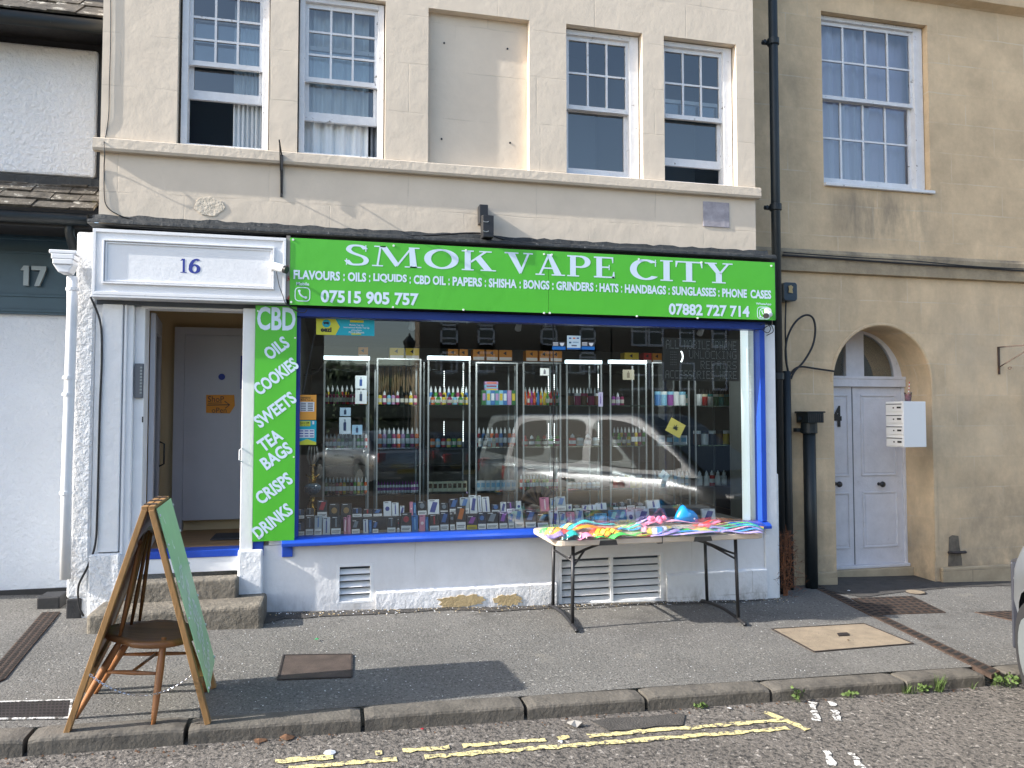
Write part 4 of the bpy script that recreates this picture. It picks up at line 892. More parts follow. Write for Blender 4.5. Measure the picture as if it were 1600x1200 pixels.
# green fascia sign
yf = -.155
fs_ = thing('fascia_sign', 'long green shop fascia sign with white lettering SMOK VAPE CITY', 'sign', (1.9, yf, 2.56))
a, b, c, d = X(453, 430, yf), X(1211, 450, yf), Z(700, 484, yf), Z(700, 384, yf)
jx = X(857, 440, yf)
m_ = MB(); m_.box(a, jx - .0015, yf, yf + .006, c, d, green); m_.box(jx + .0015, b, yf, yf + .006, c, d, green); m_.build('sign_panel', fs_)
yt = yf - .0005
def Tf(px0, px1, pyt, pyb, s, bold=.02, name='lettering', m=None):   # letter row between two photo columns
    q = MB(); pm = (px0 + px1) / 2; txt(q, s, X(px0, pyb, yf), X(px1, pyb, yf), Z(pm, pyb, yf), Z(pm, pyt, yf), yt, m or sign_white, bold); return q.build(name, fs_)
for wd, p0, p1, t0, t1 in (('SMOK', 539, 775, 387.5, 419), ('VAPE', 789, 961, 398, 431), ('CITY', 984, 1145, 408, 440)):
    q = MB(); pm = (p0 + p1) / 2; serif_word(q, wd, X(p0, t1, yf), X(p1, t1, yf), Z(pm, t1, yf), Z(pm, t0, yf), yt, sign_white); q.build('title_lettering', fs_)
sx_ = lambda u: 400 + u / 3.556; sx8 = lambda u: 800 + u / 3.556
for s, p0, p1 in (('FLAVOURS', sx_(208), sx_(467)), (':', sx_(484), sx_(494)), ('OILS', sx_(510), sx_(612)), (':', sx_(627), sx_(636)), ('LIQUIDS', sx_(652), sx_(838)), (':', sx_(852), sx_(861)), ('CBD OIL', sx_(876), sx_(1054)), (':', sx_(1068), sx_(1077)),
                  ('PAPERS', sx_(1092), sx_(1256)), (':', sx_(1270), sx_(1279)), ('SHISHA', sx_(1293), sx_(1448)), (':', sx_(1463), sx_(1472)), ('BONGS', sx8(64), sx8(208)), (':', sx8(222), sx8(232)), ('GRINDERS', sx8(246), sx8(453)), (':', sx8(465), sx8(474)),
                  ('HATS', sx8(486), sx8(592)), (':', sx8(605), sx8(613)), ('HANDBAGS', sx8(627), sx8(856)), (':', sx8(868), sx8(877)), ('SUNGLASSES', sx8(889), sx8(1134)), (':', sx8(1145), sx8(1154)), ('PHONE', sx8(1168), sx8(1305)), ('CASES', sx8(1325), sx8(1440))):
    pm = (p0 + p1) / 2; yt_ = 421.5 + (pm - 460) * .0435; hh = 14.5 - (pm - 460) * .0013
    if s == ':': Tf(p0 + .3, p1 - .3, yt_ + 3, yt_ + hh, s, .038)
    else: Tf(p0, p1, yt_, yt_ + hh, s, .038)
Tf(501, 654, 455.5, 475.5, '07515 905 757', .035); Tf(1045, 1171, 476, 494, '07882 727 714', .035)
Tf(463, 483, 441, 446, 'Mobile', .02); Tf(1181, 1205, 473, 477.5, 'WhatsApp', .02)
def rrect(x0, x1, z0, z1, r, n=5):
    out = []
    for cx_, cz_, t0 in ((x1 - r, z1 - r, 0), (x0 + r, z1 - r, 90), (x0 + r, z0 + r, 180), (x1 - r, z0 + r, 270)):
        for i in range(n + 1): out.append((cx_ + r * math.cos(R(t0 + 90 * i / n)), cz_ + r * math.sin(R(t0 + 90 * i / n))))
    return out
def icon(px0, px1, py0, py1, whats):
    q = MB(); x0, x1, z0, z1 = X(px0, py1, yf), X(px1, py1, yf), Z(px0, py1, yf), Z(px0, py0, yf); cx_, cz_, rr_ = (x0 + x1) / 2, (z0 + z1) / 2, (x1 - x0) * .3
    vs, fs = pen(rrect(x0, x1, z0, z1, .03), .0035, .0035, True); place(q, vs, fs, sign_white, (0, yt, 0), (1, 0, 0), (0, 0, 1), (0, -1, 0))
    k = .6 if whats else 1
    hand = cr([(cx_ - rr_ * .75 * k, cz_ + rr_ * .85 * k), (cx_ - rr_ * .6 * k, cz_ + rr_ * .1 * k), (cx_ - rr_ * .0 * k, cz_ - rr_ * .5 * k), (cx_ + rr_ * .85 * k, cz_ - rr_ * .75 * k)]); vs, fs = pen(hand, .005 * k + .001, .005 * k + .001); place(q, vs, fs, sign_white, (0, yt, 0), (1, 0, 0), (0, 0, 1), (0, -1, 0))
    for ex_, ez_ in ((hand[1], 1), (hand[-2], 1)):
        e = [(ex_[0] + .011 * k * math.cos(t * .785), ex_[1] + .011 * k * math.sin(t * .785)) for t in range(8)]; place(q, e, [tuple(range(8))], sign_white, (0, yt, 0), (1, 0, 0), (0, 0, 1), (0, -1, 0), .0024)
    if whats:
        ring = [(cx_ + rr_ * 1.15 * math.cos(t * .314), cz_ + rr_ * 1.15 * math.sin(t * .314)) for t in range(20)]; vs, fs = pen(ring, .0035, .0035, True); place(q, vs, fs, sign_white, (0, yt, 0), (1, 0, 0), (0, 0, 1), (0, -1, 0))
        place(q, [(cx_ - rr_ * 1.2, cz_ - rr_ * 1.2), (cx_ - rr_ * .6, cz_ - rr_ * 1.0), (cx_ - rr_ * 1.0, cz_ - rr_ * .5)], [(0, 1, 2)], sign_white, (0, yt, 0), (1, 0, 0), (0, 0, 1), (0, -1, 0), .0022)
    q.build('phone_icon', fs_)
icon(461, 484, 449, 470, False); icon(1183.5, 1203, 479.5, 498, True)
q = MB()
for px, py in ((458, 374.5), (615, 384), (728, 391), (850, 397), (862, 398), (998, 405), (1096, 410), (1205, 415.5), (455, 472), (614, 480), (724, 484), (850, 489), (859, 489), (995, 494), (1090, 497)):
    x, z = P(px, py, yf); q.tube([(x, yf - .006, z), (x, yf, z)], .009, white_pl, 10)
each(q, 'fixing_screw', fs_)
# vertical green board
yv = -.07
cb = thing('vertical_sign', 'tall narrow green board listing CBD OILS COOKIES SWEETS TEA BAGS CRISPS DRINKS', 'sign', (-.45, yv, .64))
a, b, c, d = X(397, 650, yv), X(462, 650, yv), Z(430, 845, yv), Z(430, 478, yv)
m_ = MB(); m_.box(a, b, yv, yv + .01, c, d, green); m_.build('sign_panel', cb)
def rot_txt(par, s, pxc, pyc, wpx, hpx, deg, y, bold=.035):
    q = MB(); x, z = P(pxc, pyc, y); sc = 1 / 186.0; txt(q, s, -wpx * sc / 2, wpx * sc / 2, -hpx * sc / 2, hpx * sc / 2, y, sign_white, bold, rot=R(deg), org=(x, y - .0005, z)); return q.build('lettering', par)
rot_txt(cb, 'CBD', 432, 498, 56, 36, 0, yv, .03)
for s, px, py, ww, hh, dg in (('OILS', 432, 544, 38, 20, 38), ('COOKIES', 431, 588, 73, 20, 38), ('SWEETS', 430, 640, 68, 20, 38), ('TEA', 422, 688, 36, 20, 36), ('BAGS', 432, 712, 48, 20, 36), ('CRISPS', 428, 763, 58, 20, 36), ('DRINKS', 426, 814, 64, 20, 38)): rot_txt(cb, s, px, py, ww, hh, dg, yv)
q = MB()
for px, py in ((461, 528), (403, 486), (459, 714), (403, 838)):
    x, z = P(px, py, yv); q.tube([(x, yv - .005, z), (x, yv, z)], .007, white_pl, 8)
each(q, 'fixing_screw', cb)
# scruffy red strip between boards
q = MB(); q.box(X(447, 430, -.14), X(453, 430, -.14), -.145, -.1, 2.6, 3.12, mat('red_scrap', (.32, .28, .26), .8, var=.3, spots=[((.35, .05, .04), 9, .58, .03)])); q.build('trim_strip', shop)

# ================================================================ THINGS ON THE WALLS
def camera_(x, y, z, dirv, label, sc=1.0, wall_pt=None):
    t = thing('security_camera', label, 'security camera', (x, y, z)); d = Vector(dirv).normalized(); p = Vector((x, y, z))
    q = MB(); q.tube([p, p + d * .02, p + d * .10 * sc, p + d * .12 * sc], [.02 * sc, .033 * sc, .033 * sc, .03 * sc], white_pl, 16); q.tube([p + d * .115 * sc, p + d * .14 * sc], .031 * sc, black_pl, 16); q.build('camera_body', t, smooth=False)
    q = MB(); q.tube([Vector(wall_pt), p + d * .03], .012, white_pl, 10); q.tube([Vector(wall_pt), Vector(wall_pt) + Vector((0, -.015, 0))], .035, white_pl, 16); q.build('mount', t, smooth=False)
x, z = P(430, 418, -.2); camera_(x - .02, -.22, z + .01, (.75, -.45, -.28), 'white bullet security camera on the number 16 board, left end of the green sign', 1.0, (x - .03, -.165, z + .02))
x, z = P(1204, 493, -.25); camera_(x + .02, -.22, z + .02, (-.75, -.5, -.25), 'small white bullet security camera at the right end of the green sign', .8, (x + .02, -.165, z + .05))
# sign bracket hanging over the string course
q = MB(); x, zt_ = P(440, 243, -.05); zb_ = Z(440, 308, 0)
q.box(x - .012, x + .012, -.07, -.057, Z(440, 270), zt_, black_wood); q.box(x - .01, x + .01, -.012, -.001, zb_, zt_, black_wood)
q.bar((x, -.005, zt_), (x + .0, -.36, zt_ + .02), .010, .010, black_wood); q.bar((x, -.005, zb_ + .03), (x, -.33, zt_ + .01), .007, .007, black_wood)
one(q, 'sign_bracket', 'thin black iron sign bracket on the cream string course above the green sign left end', 'bracket')
q = thing('floodlight', 'black metal floodlight arm standing above the middle of the green sign', 'light', (X(756, 350, -.1), -.05, Z(756, 370)))
x, z = P(756, 345, -.06); m_ = MB(); m_.box(x - .045, x + .03, -.10, -.002, Z(750, 350, -.06), Z(750, 321, -.06), black_pl); m_.build('bracket', q, bevel=.004)
m_ = MB(); m_.prism([(-.20, Z(755, 372, -.15)), (-.20, Z(755, 338, -.15)), (-.10, Z(755, 335, -.15)), (-.08, Z(755, 372, -.15))], x - .035, x + .06, black_pl, 'x'); m_.build('lamp_head', q, bevel=.004)
m_ = MB(); 
for zz in (Z(757, 345, -.2), Z(757, 360, -.2)): m_.tube([(x - .01 + .025 * math.cos(t), -.203, zz + .012 * math.sin(t)) for t in (math.pi + .3, math.pi + .9, math.pi + 1.57, math.pi + 2.2, math.pi + 2.8)], .004, alu, 6)
each(m_, 'hook', q)
# downpipes
def pipe(name, label, pts, r, collars, m=black_pipe, cat='drainpipe', extra=None):
    t = thing(name, label, cat, pts[-1]); q = MB(); q.tube(pts, r, m, 18); q.build('pipe', t, smooth=True)
    for cpt in collars:
        q = MB()
        q.tube([(cpt[0], cpt[1], cpt[2] - .035), (cpt[0], cpt[1], cpt[2] - .03), (cpt[0], cpt[1], cpt[2] + .03), (cpt[0], cpt[1], cpt[2] + .035)], [r * 1.12, r * 1.3, r * 1.3, r * 1.12], m, 18); q.box(cpt[0] - r * 2.3, cpt[0] + r * 1.2, cpt[1] + r * .6, cpt[1] + r * .95, cpt[2] - .02, cpt[2] + .02, m)
        q.tube([(cpt[0] - r * 2, cpt[1] + .0, cpt[2]), (cpt[0] - r * 2, cpt[1] + r, cpt[2])], .018, m, 8)
        q.build('collar', t)
    return t
pyx = .16
xp = X(1212, 600, pyx)
pts = [(X(1209, 30, pyx), pyx, 9.0), (X(1211, 300, pyx), pyx, Z(1211, 300, pyx)), (X(1216, 600, pyx), pyx, Z(1216, 600, pyx)), (X(1218, 900, pyx) , pyx, -.3)]
xpm = X(1213, 400, pyx) ; pts = [(xpm, pyx, 9.0), (xpm, pyx, -.3)]
pipe('downpipe', 'tall black cast iron downpipe running up the corner between the cream and stone walls', pts, .045, [(xpm, pyx, Z(1213, y, pyx)) for y in (66, 324, 588)])
xp2 = X(1230, 700, .30); pipe('downpipe', 'slim black conduit pipe right beside the tall downpipe, rising to the loop of cable', [(xp2, .30, Z(1231, 580, .3)), (xp2, .30, -.3)], .045, [])
xp3 = X(1266, 780, .33); t = pipe('vent_pipe', 'short black vent pipe with a grilled square cap at the foot of the stone wall', [(xp3, .33, Z(1266, 668, .33)), (xp3, .33, -.3)], .062, [(xp3, .33, Z(1266, 672, .33))], cat='vent pipe')
q = MB(); zc_ = Z(1266, 665, .33); q.box(xp3 - .085, xp3 + .095, .22, .42, zc_ + .03, zc_ + .13, black_pipe); q.box(xp3 - .1, xp3 + .11, .21, .43, zc_ + .13, zc_ + .145, black_pipe); q.tube([(xp3, .33, zc_ - .02), (xp3, .33, zc_ + .03)], .08, black_pipe, 18)
for k in range(7): q.box(xp3 - .07 + k * .024, xp3 - .062 + k * .024, .212, .22, zc_ + .04, zc_ + .12, black_pl)
for s_ in (-1, 1): q.tube([(xp3 + s_ * .1, .32, zc_ + .07), (xp3 + s_ * .135, .32, zc_ + .07)], .022, black_pipe, 10)
q.build('vent_cap', t, bevel=.004)
# alarm / junction box
q = thing('junction_box', 'dark blue grey rounded box with a beige sticker on the stone wall by the sign', 'junction box', (X(1235, 455, .3), .4, Z(1235, 455, .3)))
m_ = MB(); vs = rrect(X(1225, 455, .32), X(1246, 455, .32), Z(1235, 470, .32), Z(1235, 441, .32), .03); m_.prism(vs, .32, .449, mat('box_plastic', (.03, .05, .07), .4)); m_.build('casing', q, bevel=.008)
m_ = MB(); m_.prism(blot := [(X(1232, 455, .31), Z(1235, 457, .31)), (X(1239, 455, .31), Z(1235, 458, .31)), (X(1238, 455, .31), Z(1235, 452, .31)), (X(1239.5, 455, .31), Z(1235, 448, .31)), (X(1236, 455, .31), Z(1235, 445.5, .31)), (X(1232, 455, .31), Z(1235, 447, .31)), (X(1233, 455, .31), Z(1235, 452, .31))], .308, .3115, mat('sticker', (.45, .33, .15), .6)); m_.build('sticker', q)
# cables
def cable(label, pts, r=.006, m=cable_m, sm=8, name='cable'):
    q = MB(); q.tube(cr(pts, sm), r, m, 8); return one(q, name, label, 'cable', smooth=True)
def CP(l, Y, off=-.01): return [(X(px, py, Y), Y + off, Z(px, py, Y)) for px, py in l]
cable('thin black cable stapled down the left corner of the cream wall', CP([(173, -20), (173, 60), (171, 130), (170, 180), (165, 215)], 0, -.008) + CP([(163, 225), (164, 245)], -.06, -.01) + CP([(163, 262), (163, 300), (167, 322), (185, 336), (215, 345)], 0, -.008), .004)
cable('two long black cables lying along the lead flashing above the signs', [(X(px, py, -.1), -.1 + .02 * math.sin(px), Z(px, py, -.1) + .012) for px, py in ((150, 345), (230, 352), (330, 357), (450, 364), (560, 370), (660, 370), (750, 366), (800, 378), (900, 388), (1000, 395), (1100, 401), (1190, 400))], .008)
cable('thin black cable sagging along the flashing to the downpipe', [(X(px, py, -.1), -.11 + .015 * math.cos(px), Z(px, py, -.1) + .01) for px, py in ((145, 352), (260, 362), (420, 368), (600, 375), (720, 384), (860, 382), (960, 392), (1080, 404), (1150, 400), (1200, 408))], .006)
cable('black cable bundle clipped along the top of the stone string course', CP([(1222, 399), (1300, 404), (1400, 411), (1500, 417), (1620, 425)], SY - .06, -.01), .010)
cable('thin black cable running beside the bundle on the stone string course', CP([(1222, 395), (1320, 402), (1420, 408), (1520, 417), (1620, 422)], SY - .06, -.025), .006)
cable('thick black cable in a tall loop beside the blue grey box', CP([(1232, 590), (1226, 560), (1228, 530), (1240, 505), (1256, 493), (1268, 497), (1272, 515), (1268, 540), (1254, 565), (1240, 580), (1234, 592)], .36, -.02), .011)
cable('black cable dropping straight from the blue grey box to the pipe', CP([(1228, 470), (1227, 520), (1229, 560), (1231, 590)], .36, .0), .008)
cable('thick black cable bending from the loop across to the arched doorway', CP([(1232, 590), (1240, 578), (1252, 573), (1275, 576), (1303, 580)], .40, .0), .010)
cable('pale conduit and black cable running down the left door pilaster to the pavement', CP([(143, 465), (158, 505), (160, 560), (157, 640), (155, 720), (153, 800), (150, 850), (138, 885), (124, 915), (125, 945), (132, 962)], -.02, -.02), .008)
cable('tangle of thin black cable under the small right security camera', CP([(1188, 508), (1196, 505), (1204, 512), (1200, 520), (1192, 515), (1204, 508), (1208, 518), (1198, 524)], -.08, 0), .004)
cable('thin black cable hanging from the left security camera', CP([(432, 424), (436, 445), (442, 462), (448, 476), (468, 488)], -.17, -.01), .003)
cable('pale curled cable end poking from the corner of the blue window head', CP([(448, 474), (462, 486), (475, 489), (480, 484)], -.12, -.02), .004)
q = MB(); q.box(X(146, 480, -.0), X(153, 480, -.0), -.03, .0, 1.0, 2.5, white_pipe); 
# intercom
q = thing('intercom_panel', 'grey vertical door entry panel with a column of buttons on the door frame', 'intercom', (X(217, 595, .03), .04, Z(217, 620, .03)))
m_ = MB(); a, b, c, d = X(211, 595, .03), X(224, 595, .03), Z(217, 622, .03), Z(217, 568, .03); m_.box(a, b, .015, .043, c, d, grey_pl); m_.build('panel', q, bevel=.004)
m_ = MB()
for k in range(9): zz = d - .03 - k * (d - c - .05) / 9; m_.box(b - .022, b - .006, .011, .016, zz - .01, zz + .004, alu)
each(m_, 'button', q)
q = MB(); q.prism([(X(220, 655), Z(220, 660)), (X(222, 655), Z(220, 660)), (X(222, 655), Z(220, 651)), (X(220, 655), Z(220, 651))], .038, .044, black_pl); q.build('keyhole', shop)
# orange paper notice on the inner door
yo = hy - .024
q = thing('paper_notice', 'handwritten orange paper notice reading shop open with an arrow, on the grey inner door', 'notice', (X(344, 640, yo), yo, Z(344, 640, yo)))
m_ = MB(); pt = lambda px, py: (X(px, py, yo), Z(px, py, yo)); m_.prism([pt(322, 645), pt(359, 646), pt(367, 634), pt(366, 617), pt(322, 617)], yo - .002, yo, orange_p); m_.build('paper', q)
m_ = MB(); txt(m_, 'ShoP', X(325, 625, yo), X(350, 625, yo), Z(330, 628, yo), Z(330, 619, yo), yo - .0025, ink, 0); txt(m_, 'oPen', X(331, 640, yo), X(354, 640, yo), Z(340, 645, yo), Z(340, 637, yo), yo - .0025, ink, 0)
vs, fs = pen([pt(324, 633), pt(358, 632.5)], .004, .004); place(m_, vs, fs, ink, (0, yo - .002, 0), (1, 0, 0), (0, 0, 1), (0, -1, 0)); vs, fs = pen([pt(351, 627), pt(359, 632.5), pt(352, 638)], .004, .004); place(m_, vs, fs, ink, (0, yo - .002, 0), (1, 0, 0), (0, 0, 1), (0, -1, 0), .0025); vs, fs = pen([pt(325, 630), pt(347, 629.5)], .003, .003); place(m_, vs, fs, ink, (0, yo - .002, 0), (1, 0, 0), (0, 0, 1), (0, -1, 0), .0022); m_.build('handwriting', q)
q = MB(); q.box(X(335, 820, .75), X(380, 820, .75), .5, .85, HZ + .002, HZ + .014, ink); one(q, 'door_mat', 'black door mat on the hall floor inside the open doorway', 'mat', bevel=.003)

# ================================================================ VEHICLES
paint_silver = mat('silver_paint', (.30, .32, .34), .28, metal=.55, var=.05, vscale=3)
paint_dark = mat('dark_car_paint', (.03, .035, .045), .25, metal=.3)
car_glass = mat('car_window', (.012, .016, .018), .06, spec=.8)
tyre_m = mat('tyre_rubber', (.022, .022, .024), .8, bump=.3, bscale=60)
trim_m = mat('car_trim', (.02, .02, .022), .5)
def car(label, loc, rotz, paint, Lf, Lr, W_, belt, roofz, prof, gh, wins, ax, wr=.31, group=None, name='parked_car', tail=True):
    """x forward, y left; prof = [(x, top z)] for the lower body; gh = (rear base, rear roof, front roof, front base)"""
    t = thing(name, label, 'car', loc, group); t.rotation_euler.z = rotz; hw = W_ / 2
    q = MB(); vs = []; fs = []; n = 44
    def top(x):
        for (a, za), (b, zb) in zip(prof[:-1], prof[1:]):
            if a <= x <= b: k = (x - a) / (b - a); k = k * k * (3 - 2 * k); return za + (zb - za) * k
        return prof[-1][1]
    def arch(x):
        z = .20
        for a in ax:
            d = abs(x - a)
            if d < wr + .07: z = max(z, wr + math.sqrt((wr + .07) ** 2 - d * d))
        return z
    xs = sorted({-Lr + (Lf + Lr) * i / n for i in range(n + 1)} | {a + d * (wr + .07) for a in ax for d in (-1, -.98, -.9, -.75, -.5, -.25, 0, .25, .5, .75, .9, .98, 1)})
    for x in xs:
        e = min((x + Lr), (Lf - x)); k = min(1, max(0, e) / .45); w_ = hw * (.80 + .20 * math.sqrt(1 - (1 - k) ** 2)); zt = top(x); zb = min(arch(x), zt - .08); zi = .20 + .14 * (1 - k)
        zb = max(zb, zi); h = zt - zb
        for yy, zz in ((w_ * .97, zb), (w_, zb + .25 * h), (w_ * .995, zb + .62 * h), (w_ * .955, zb + .88 * h), (w_ * .88, zt), (w_ * .4, zt + .02)): vs.append((x, yy, zz))
        for yy, zz in ((-w_ * .4, zt + .02), (-w_ * .88, zt), (-w_ * .955, zb + .88 * h), (-w_ * .995, zb + .62 * h), (-w_, zb + .25 * h), (-w_ * .97, zb)): vs.append((x, yy, zz))
    m_ = 12
    for i in range(len(xs) - 1):
        for j in range(m_ - 1): fs.append((i * m_ + j, (i + 1) * m_ + j, (i + 1) * m_ + j + 1, i * m_ + j + 1))
    fs += [tuple(range(m_)), tuple((len(xs) - 1) * m_ + j for j in range(m_ - 1, -1, -1))]
    q.add(vs, fs, paint); body = q.build('body', t, smooth=True, local=True)
    yb_, yr_ = hw * .90, hw * .70
    def side(x, z, s, o=0): return (x, s * (yb_ - (z - belt) / (roofz - belt) * (yb_ - yr_) + o), z)
    q = MB(); g0, g1, g2_, g3 = gh; vs = []; fs = []
    st = [(g0, belt - .03), (g0 + (g1 - g0) * .8, belt + (roofz - belt) * .78), (g1, roofz - .03), (g1 + .12, roofz), (g2_ - .15, roofz), (g2_, roofz - .03), (g2_ + (g3 - g2_) * .25, roofz - (roofz - belt) * .22), (g3, belt - .03)]
    pts = st; N_ = len(pts)
    # greenhouse as a closed prism with tilted sides
    vs = [side(x, z, 1) for x, z in pts] + [side(x, z, -1) for x, z in pts]
    fs = [list(range(N_ - 1, -1, -1)), list(range(N_, 2 * N_))] + [(i, i + 1, N_ + i + 1, N_ + i) for i in range(N_ - 1)]
    q.add(vs, fs, paint); cab = q.build('cabin', t, local=True, bevel=.05, seg=3)
    for s_ in (1, -1):
        for poly in wins:
            q = MB(); c = cr([p for p in poly] + [poly[0]], 4)[:-1]; q.add([side(x, z, s_, .006) for x, z in c], [list(range(len(c)))], car_glass); q.build('side_window', cab, local=True)
    for x0_, z0_, x1_, z1_, nm in ((g3 - .02, belt + .02, g2_ + .06, roofz - .06, 'windscreen'), (g0 + .01, belt + .05, g1 + .02, roofz - .1, 'rear_window')):
        q = MB(); y0_, y1_ = yb_ * .9, yr_ * .88; o = .02 if nm == 'windscreen' else -.02
        q.add([(x0_ + o, -y0_, z0_ + .02), (x0_ + o, y0_, z0_ + .02), (x1_ + o, y1_, z1_ + .02), (x1_ + o, -y1_, z1_ + .02)], [(0, 1, 2, 3)], car_glass); q.build(nm, cab, local=True)
    for a in ax:
        for s_ in (1, -1):
            q = MB(); y1_ = s_ * (hw - .01); y0_ = s_ * (hw - .20)
            q.tube([(a, y0_, wr), (a, y0_ + s_ * .02, wr), (a, y1_ - s_ * .02, wr), (a, y1_, wr)], [wr * .9, wr, wr, wr * .93], tyre_m, 28); wh = q.build('wheel', t, local=True)
            q = MB(); q.tube([(a, y1_ - s_ * .02, wr), (a, y1_ + s_ * .006, wr), (a, y1_ + s_ * .012, wr)], [wr * .66, wr * .66, wr * .55], alu, 20); q.build('rim', wh, local=True)
    for s_ in (1, -1):
        q = MB(); q.box(-Lr + .0, -Lr + .14, s_ * hw * .62, s_ * hw * .86, belt - .25, belt - .02, mat('tail_lamp', (.35, .02, .02), .2)); q.build('tail_light', t, local=True, bevel=.03)
        q = MB(); q.box(Lf - .22, Lf - .02, s_ * hw * .5, s_ * hw * .84, belt - .38, belt - .22, mat('head_lamp', (.5, .5, .5), .1)); q.build('headlight', t, local=True, bevel=.03)
        q = MB(); q.box(g3 - .25, g3 - .08, s_ * hw * .98, s_ * (hw + .10), belt + .02, belt + .13, trim_m)
        if name != 'silver_van': q.build('wing_mirror', t, local=True, bevel=.04)
        q = MB()
        for hx in (.05, -.85): q.box(hx, hx + .2, s_ * hw * .985, s_ * (hw + .02), belt - .17, belt - .13, chrome)
        each(q, 'door_handle', body, local=True, bevel=.008)
    q = MB(); q.box(-Lr - .01, -Lr + .03, -.26, .26, .42, .53, mat('yellow_plate', (.6, .45, .05), .5)); q.build('number_plate', t, local=True)
    return t
hd_ = R(58)
wx, wy = 4.50, -2.42                                    # nearest front wheel
van_c = (wx - 1.30 * math.cos(hd_) + .86 * math.sin(hd_), wy - 1.30 * math.sin(hd_) - .86 * math.cos(hd_))
van = car('silver people carrier parked nose-in at the right edge, also mirrored in the glass', (van_c[0], van_c[1], road_z(4.3, -3) + .0), hd_, paint_silver, 1.88, 2.25, 1.78, 1.10, 1.90,
    [(-2.25, 1.10), (-1.0, 1.12), (.9, 1.12), (1.4, 1.04), (1.75, .88), (1.88, .66)], (-2.19, -2.05, .36, 1.45),
    [[(-2.0, 1.22), (-1.95, 1.6), (-1.82, 1.76), (-1.2, 1.81), (-.62, 1.79), (-.58, 1.4), (-.62, 1.2), (-1.3, 1.16)], [(-.40, 1.18), (-.42, 1.5), (-.38, 1.79), (.2, 1.77), (.7, 1.52), (1.12, 1.2), (.4, 1.14)]],
    (1.30, -1.40), .32, name='silver_van')
q = MB(); ol = []
for k in range(15):
    x_ = 1.66 + .23 * math.sin(k / 14 * math.pi / 2); kk = min(1, max(0, 1.90 - x_) / .45); ol.append((x_, .90 * (.80 + .20 * math.sqrt(1 - (1 - kk) ** 2))))
q.prism(ol + [(a, -b) for a, b in ol[::-1]], .24, .84, mat('slate_bumper', (.035, .038, .05), .35, spots=[((.5, .5, .52), 22, .68, .02)]), 'z'); q.build('front_bumper', van, local=True, bevel=.03)
sedan_prof = [(-2.1, .90), (-1.7, .97), (.8, .93), (1.5, .84), (2.0, .72), (2.15, .55)]
sed_w = [[(-1.35, 1.0), (-1.0, 1.32), (-.3, 1.36), (-.28, 1.0)], [(-.2, 1.0), (-.2, 1.36), (.25, 1.34), (.85, .99)]]
def sed(label, x, y, rz, paint, s=1.0):
    return car(label, (x, y, road_z(x, y)), rz, paint, 2.15, 2.1, 1.75, .95, 1.42, sedan_prof, (-1.75, -1.15, .3, 1.1), sed_w, (1.3, -1.3), .31, group='cars parked across the road and mirrored in the glass')
vx, _ = P(612, 650, 12.0); sed('silver saloon with its tail to the street, reflected left in the glass', vx - .4, -14.0, R(-112), paint_silver)
vx, _ = P(712, 650, 11.0); sed('dark saloon beside the silver saloon in the window reflection', vx + .3, -14.4, R(-100), paint_dark)
vx, _ = P(800, 650, 12.0); sed('black car between dark saloon and people carrier in the reflection', vx + .2, -13.2, R(-80), paint_dark)

# ================================================================ ACROSS THE STREET (seen in the window glass)
opp_m = wallmat('opposite_stone', (.19, .155, .115), (.3, .27, .22), 1.0, .34, .01, var=.2, bump=.2)
def opp(label, x0, x1, y, ztop, wins, base=-1.8):
    t = thing('terrace_house', label, 'building', ((x0 + x1) / 2, y, base)); q = MB(); q.box(x0, x1, y - 2.5, y, base, ztop, opp_m); q.build('wall', t)
    q = MB(); q.prism([(y + .3, ztop), (y - 1.2, ztop + 1.5), (y - 2.8, ztop)], x0 - .1, x1 + .1, tile_m, 'x'); q.build('roof', t)
    q = MB(); q.box(x0, x1, y, y + .12, ztop - 3.4, ztop - 3.2, opp_m); q.build('string_course', t)
    for cx_, cz_ in wins:
        q = MB(); w_, h_ = 1.05, 1.75
        for a, b, c, d in ((cx_ - w_ / 2, cx_ - w_ / 2 + .12, cz_, cz_ + h_), (cx_ + w_ / 2 - .12, cx_ + w_ / 2, cz_, cz_ + h_), (cx_ - w_ / 2 + .12, cx_ + w_ / 2 - .12, cz_, cz_ + .14), (cx_ - w_ / 2 + .12, cx_ + w_ / 2 - .12, cz_ + h_ - .1, cz_ + h_), (cx_ - w_ / 2 + .12, cx_ + w_ / 2 - .12, cz_ + h_ * .5, cz_ + h_ * .5 + .1)): q.box(a, b, y + .002, y + .06, c, d, white_paint)
        f = q.build('window', t); q = MB(); q.box(cx_ - w_ / 2 + .1, cx_ + w_ / 2 - .1, y + .002, y + .02, cz_ + .1, cz_ + h_ - .05, car_glass); q.build('pane', f)
    return t
YO = 38
wr1 = [(X((a + b) / 2, 530, YO), Z(1000, 541, YO)) for a, b in ((988, 1010), (1014, 1036), (1063, 1084), (1113, 1135))]
wr2 = [(x, Z(1000, 609, YO)) for x, z in wr1]; wr3 = [(x + 7.5, z) for x, z in wr1 + wr2]
opp('long stone terrace with paired sash windows, mirrored at the right of the glass', X(958, 600, YO), X(958, 600, YO) + 34, -YO, Z(980, 470, YO) + 2.5, wr1 + wr2 + wr3)
YP = 38
wl_ = [(X(px, 500, YP), Z(px, py, YP)) for px in (702, 760, 858, 918) for py in (516, 553, 582)]
opp('brown stone terrace across the square, mirrored in the middle of the shop window', X(655, 600, YP), X(955, 600, YP), -YP, Z(700, 470, YP) + 2.5, wl_)
opp('dark gabled house across the square, mirrored at the left edge of the shop window', X(300, 600, 30), X(505, 600, 30), -30, Z(480, 470, 30) + 2.0, [])
opp('low far house behind the trees, mirrored under the patch of sky', X(500, 600, 70), X(660, 600, 70), -72, Z(600, 590, 70), [])
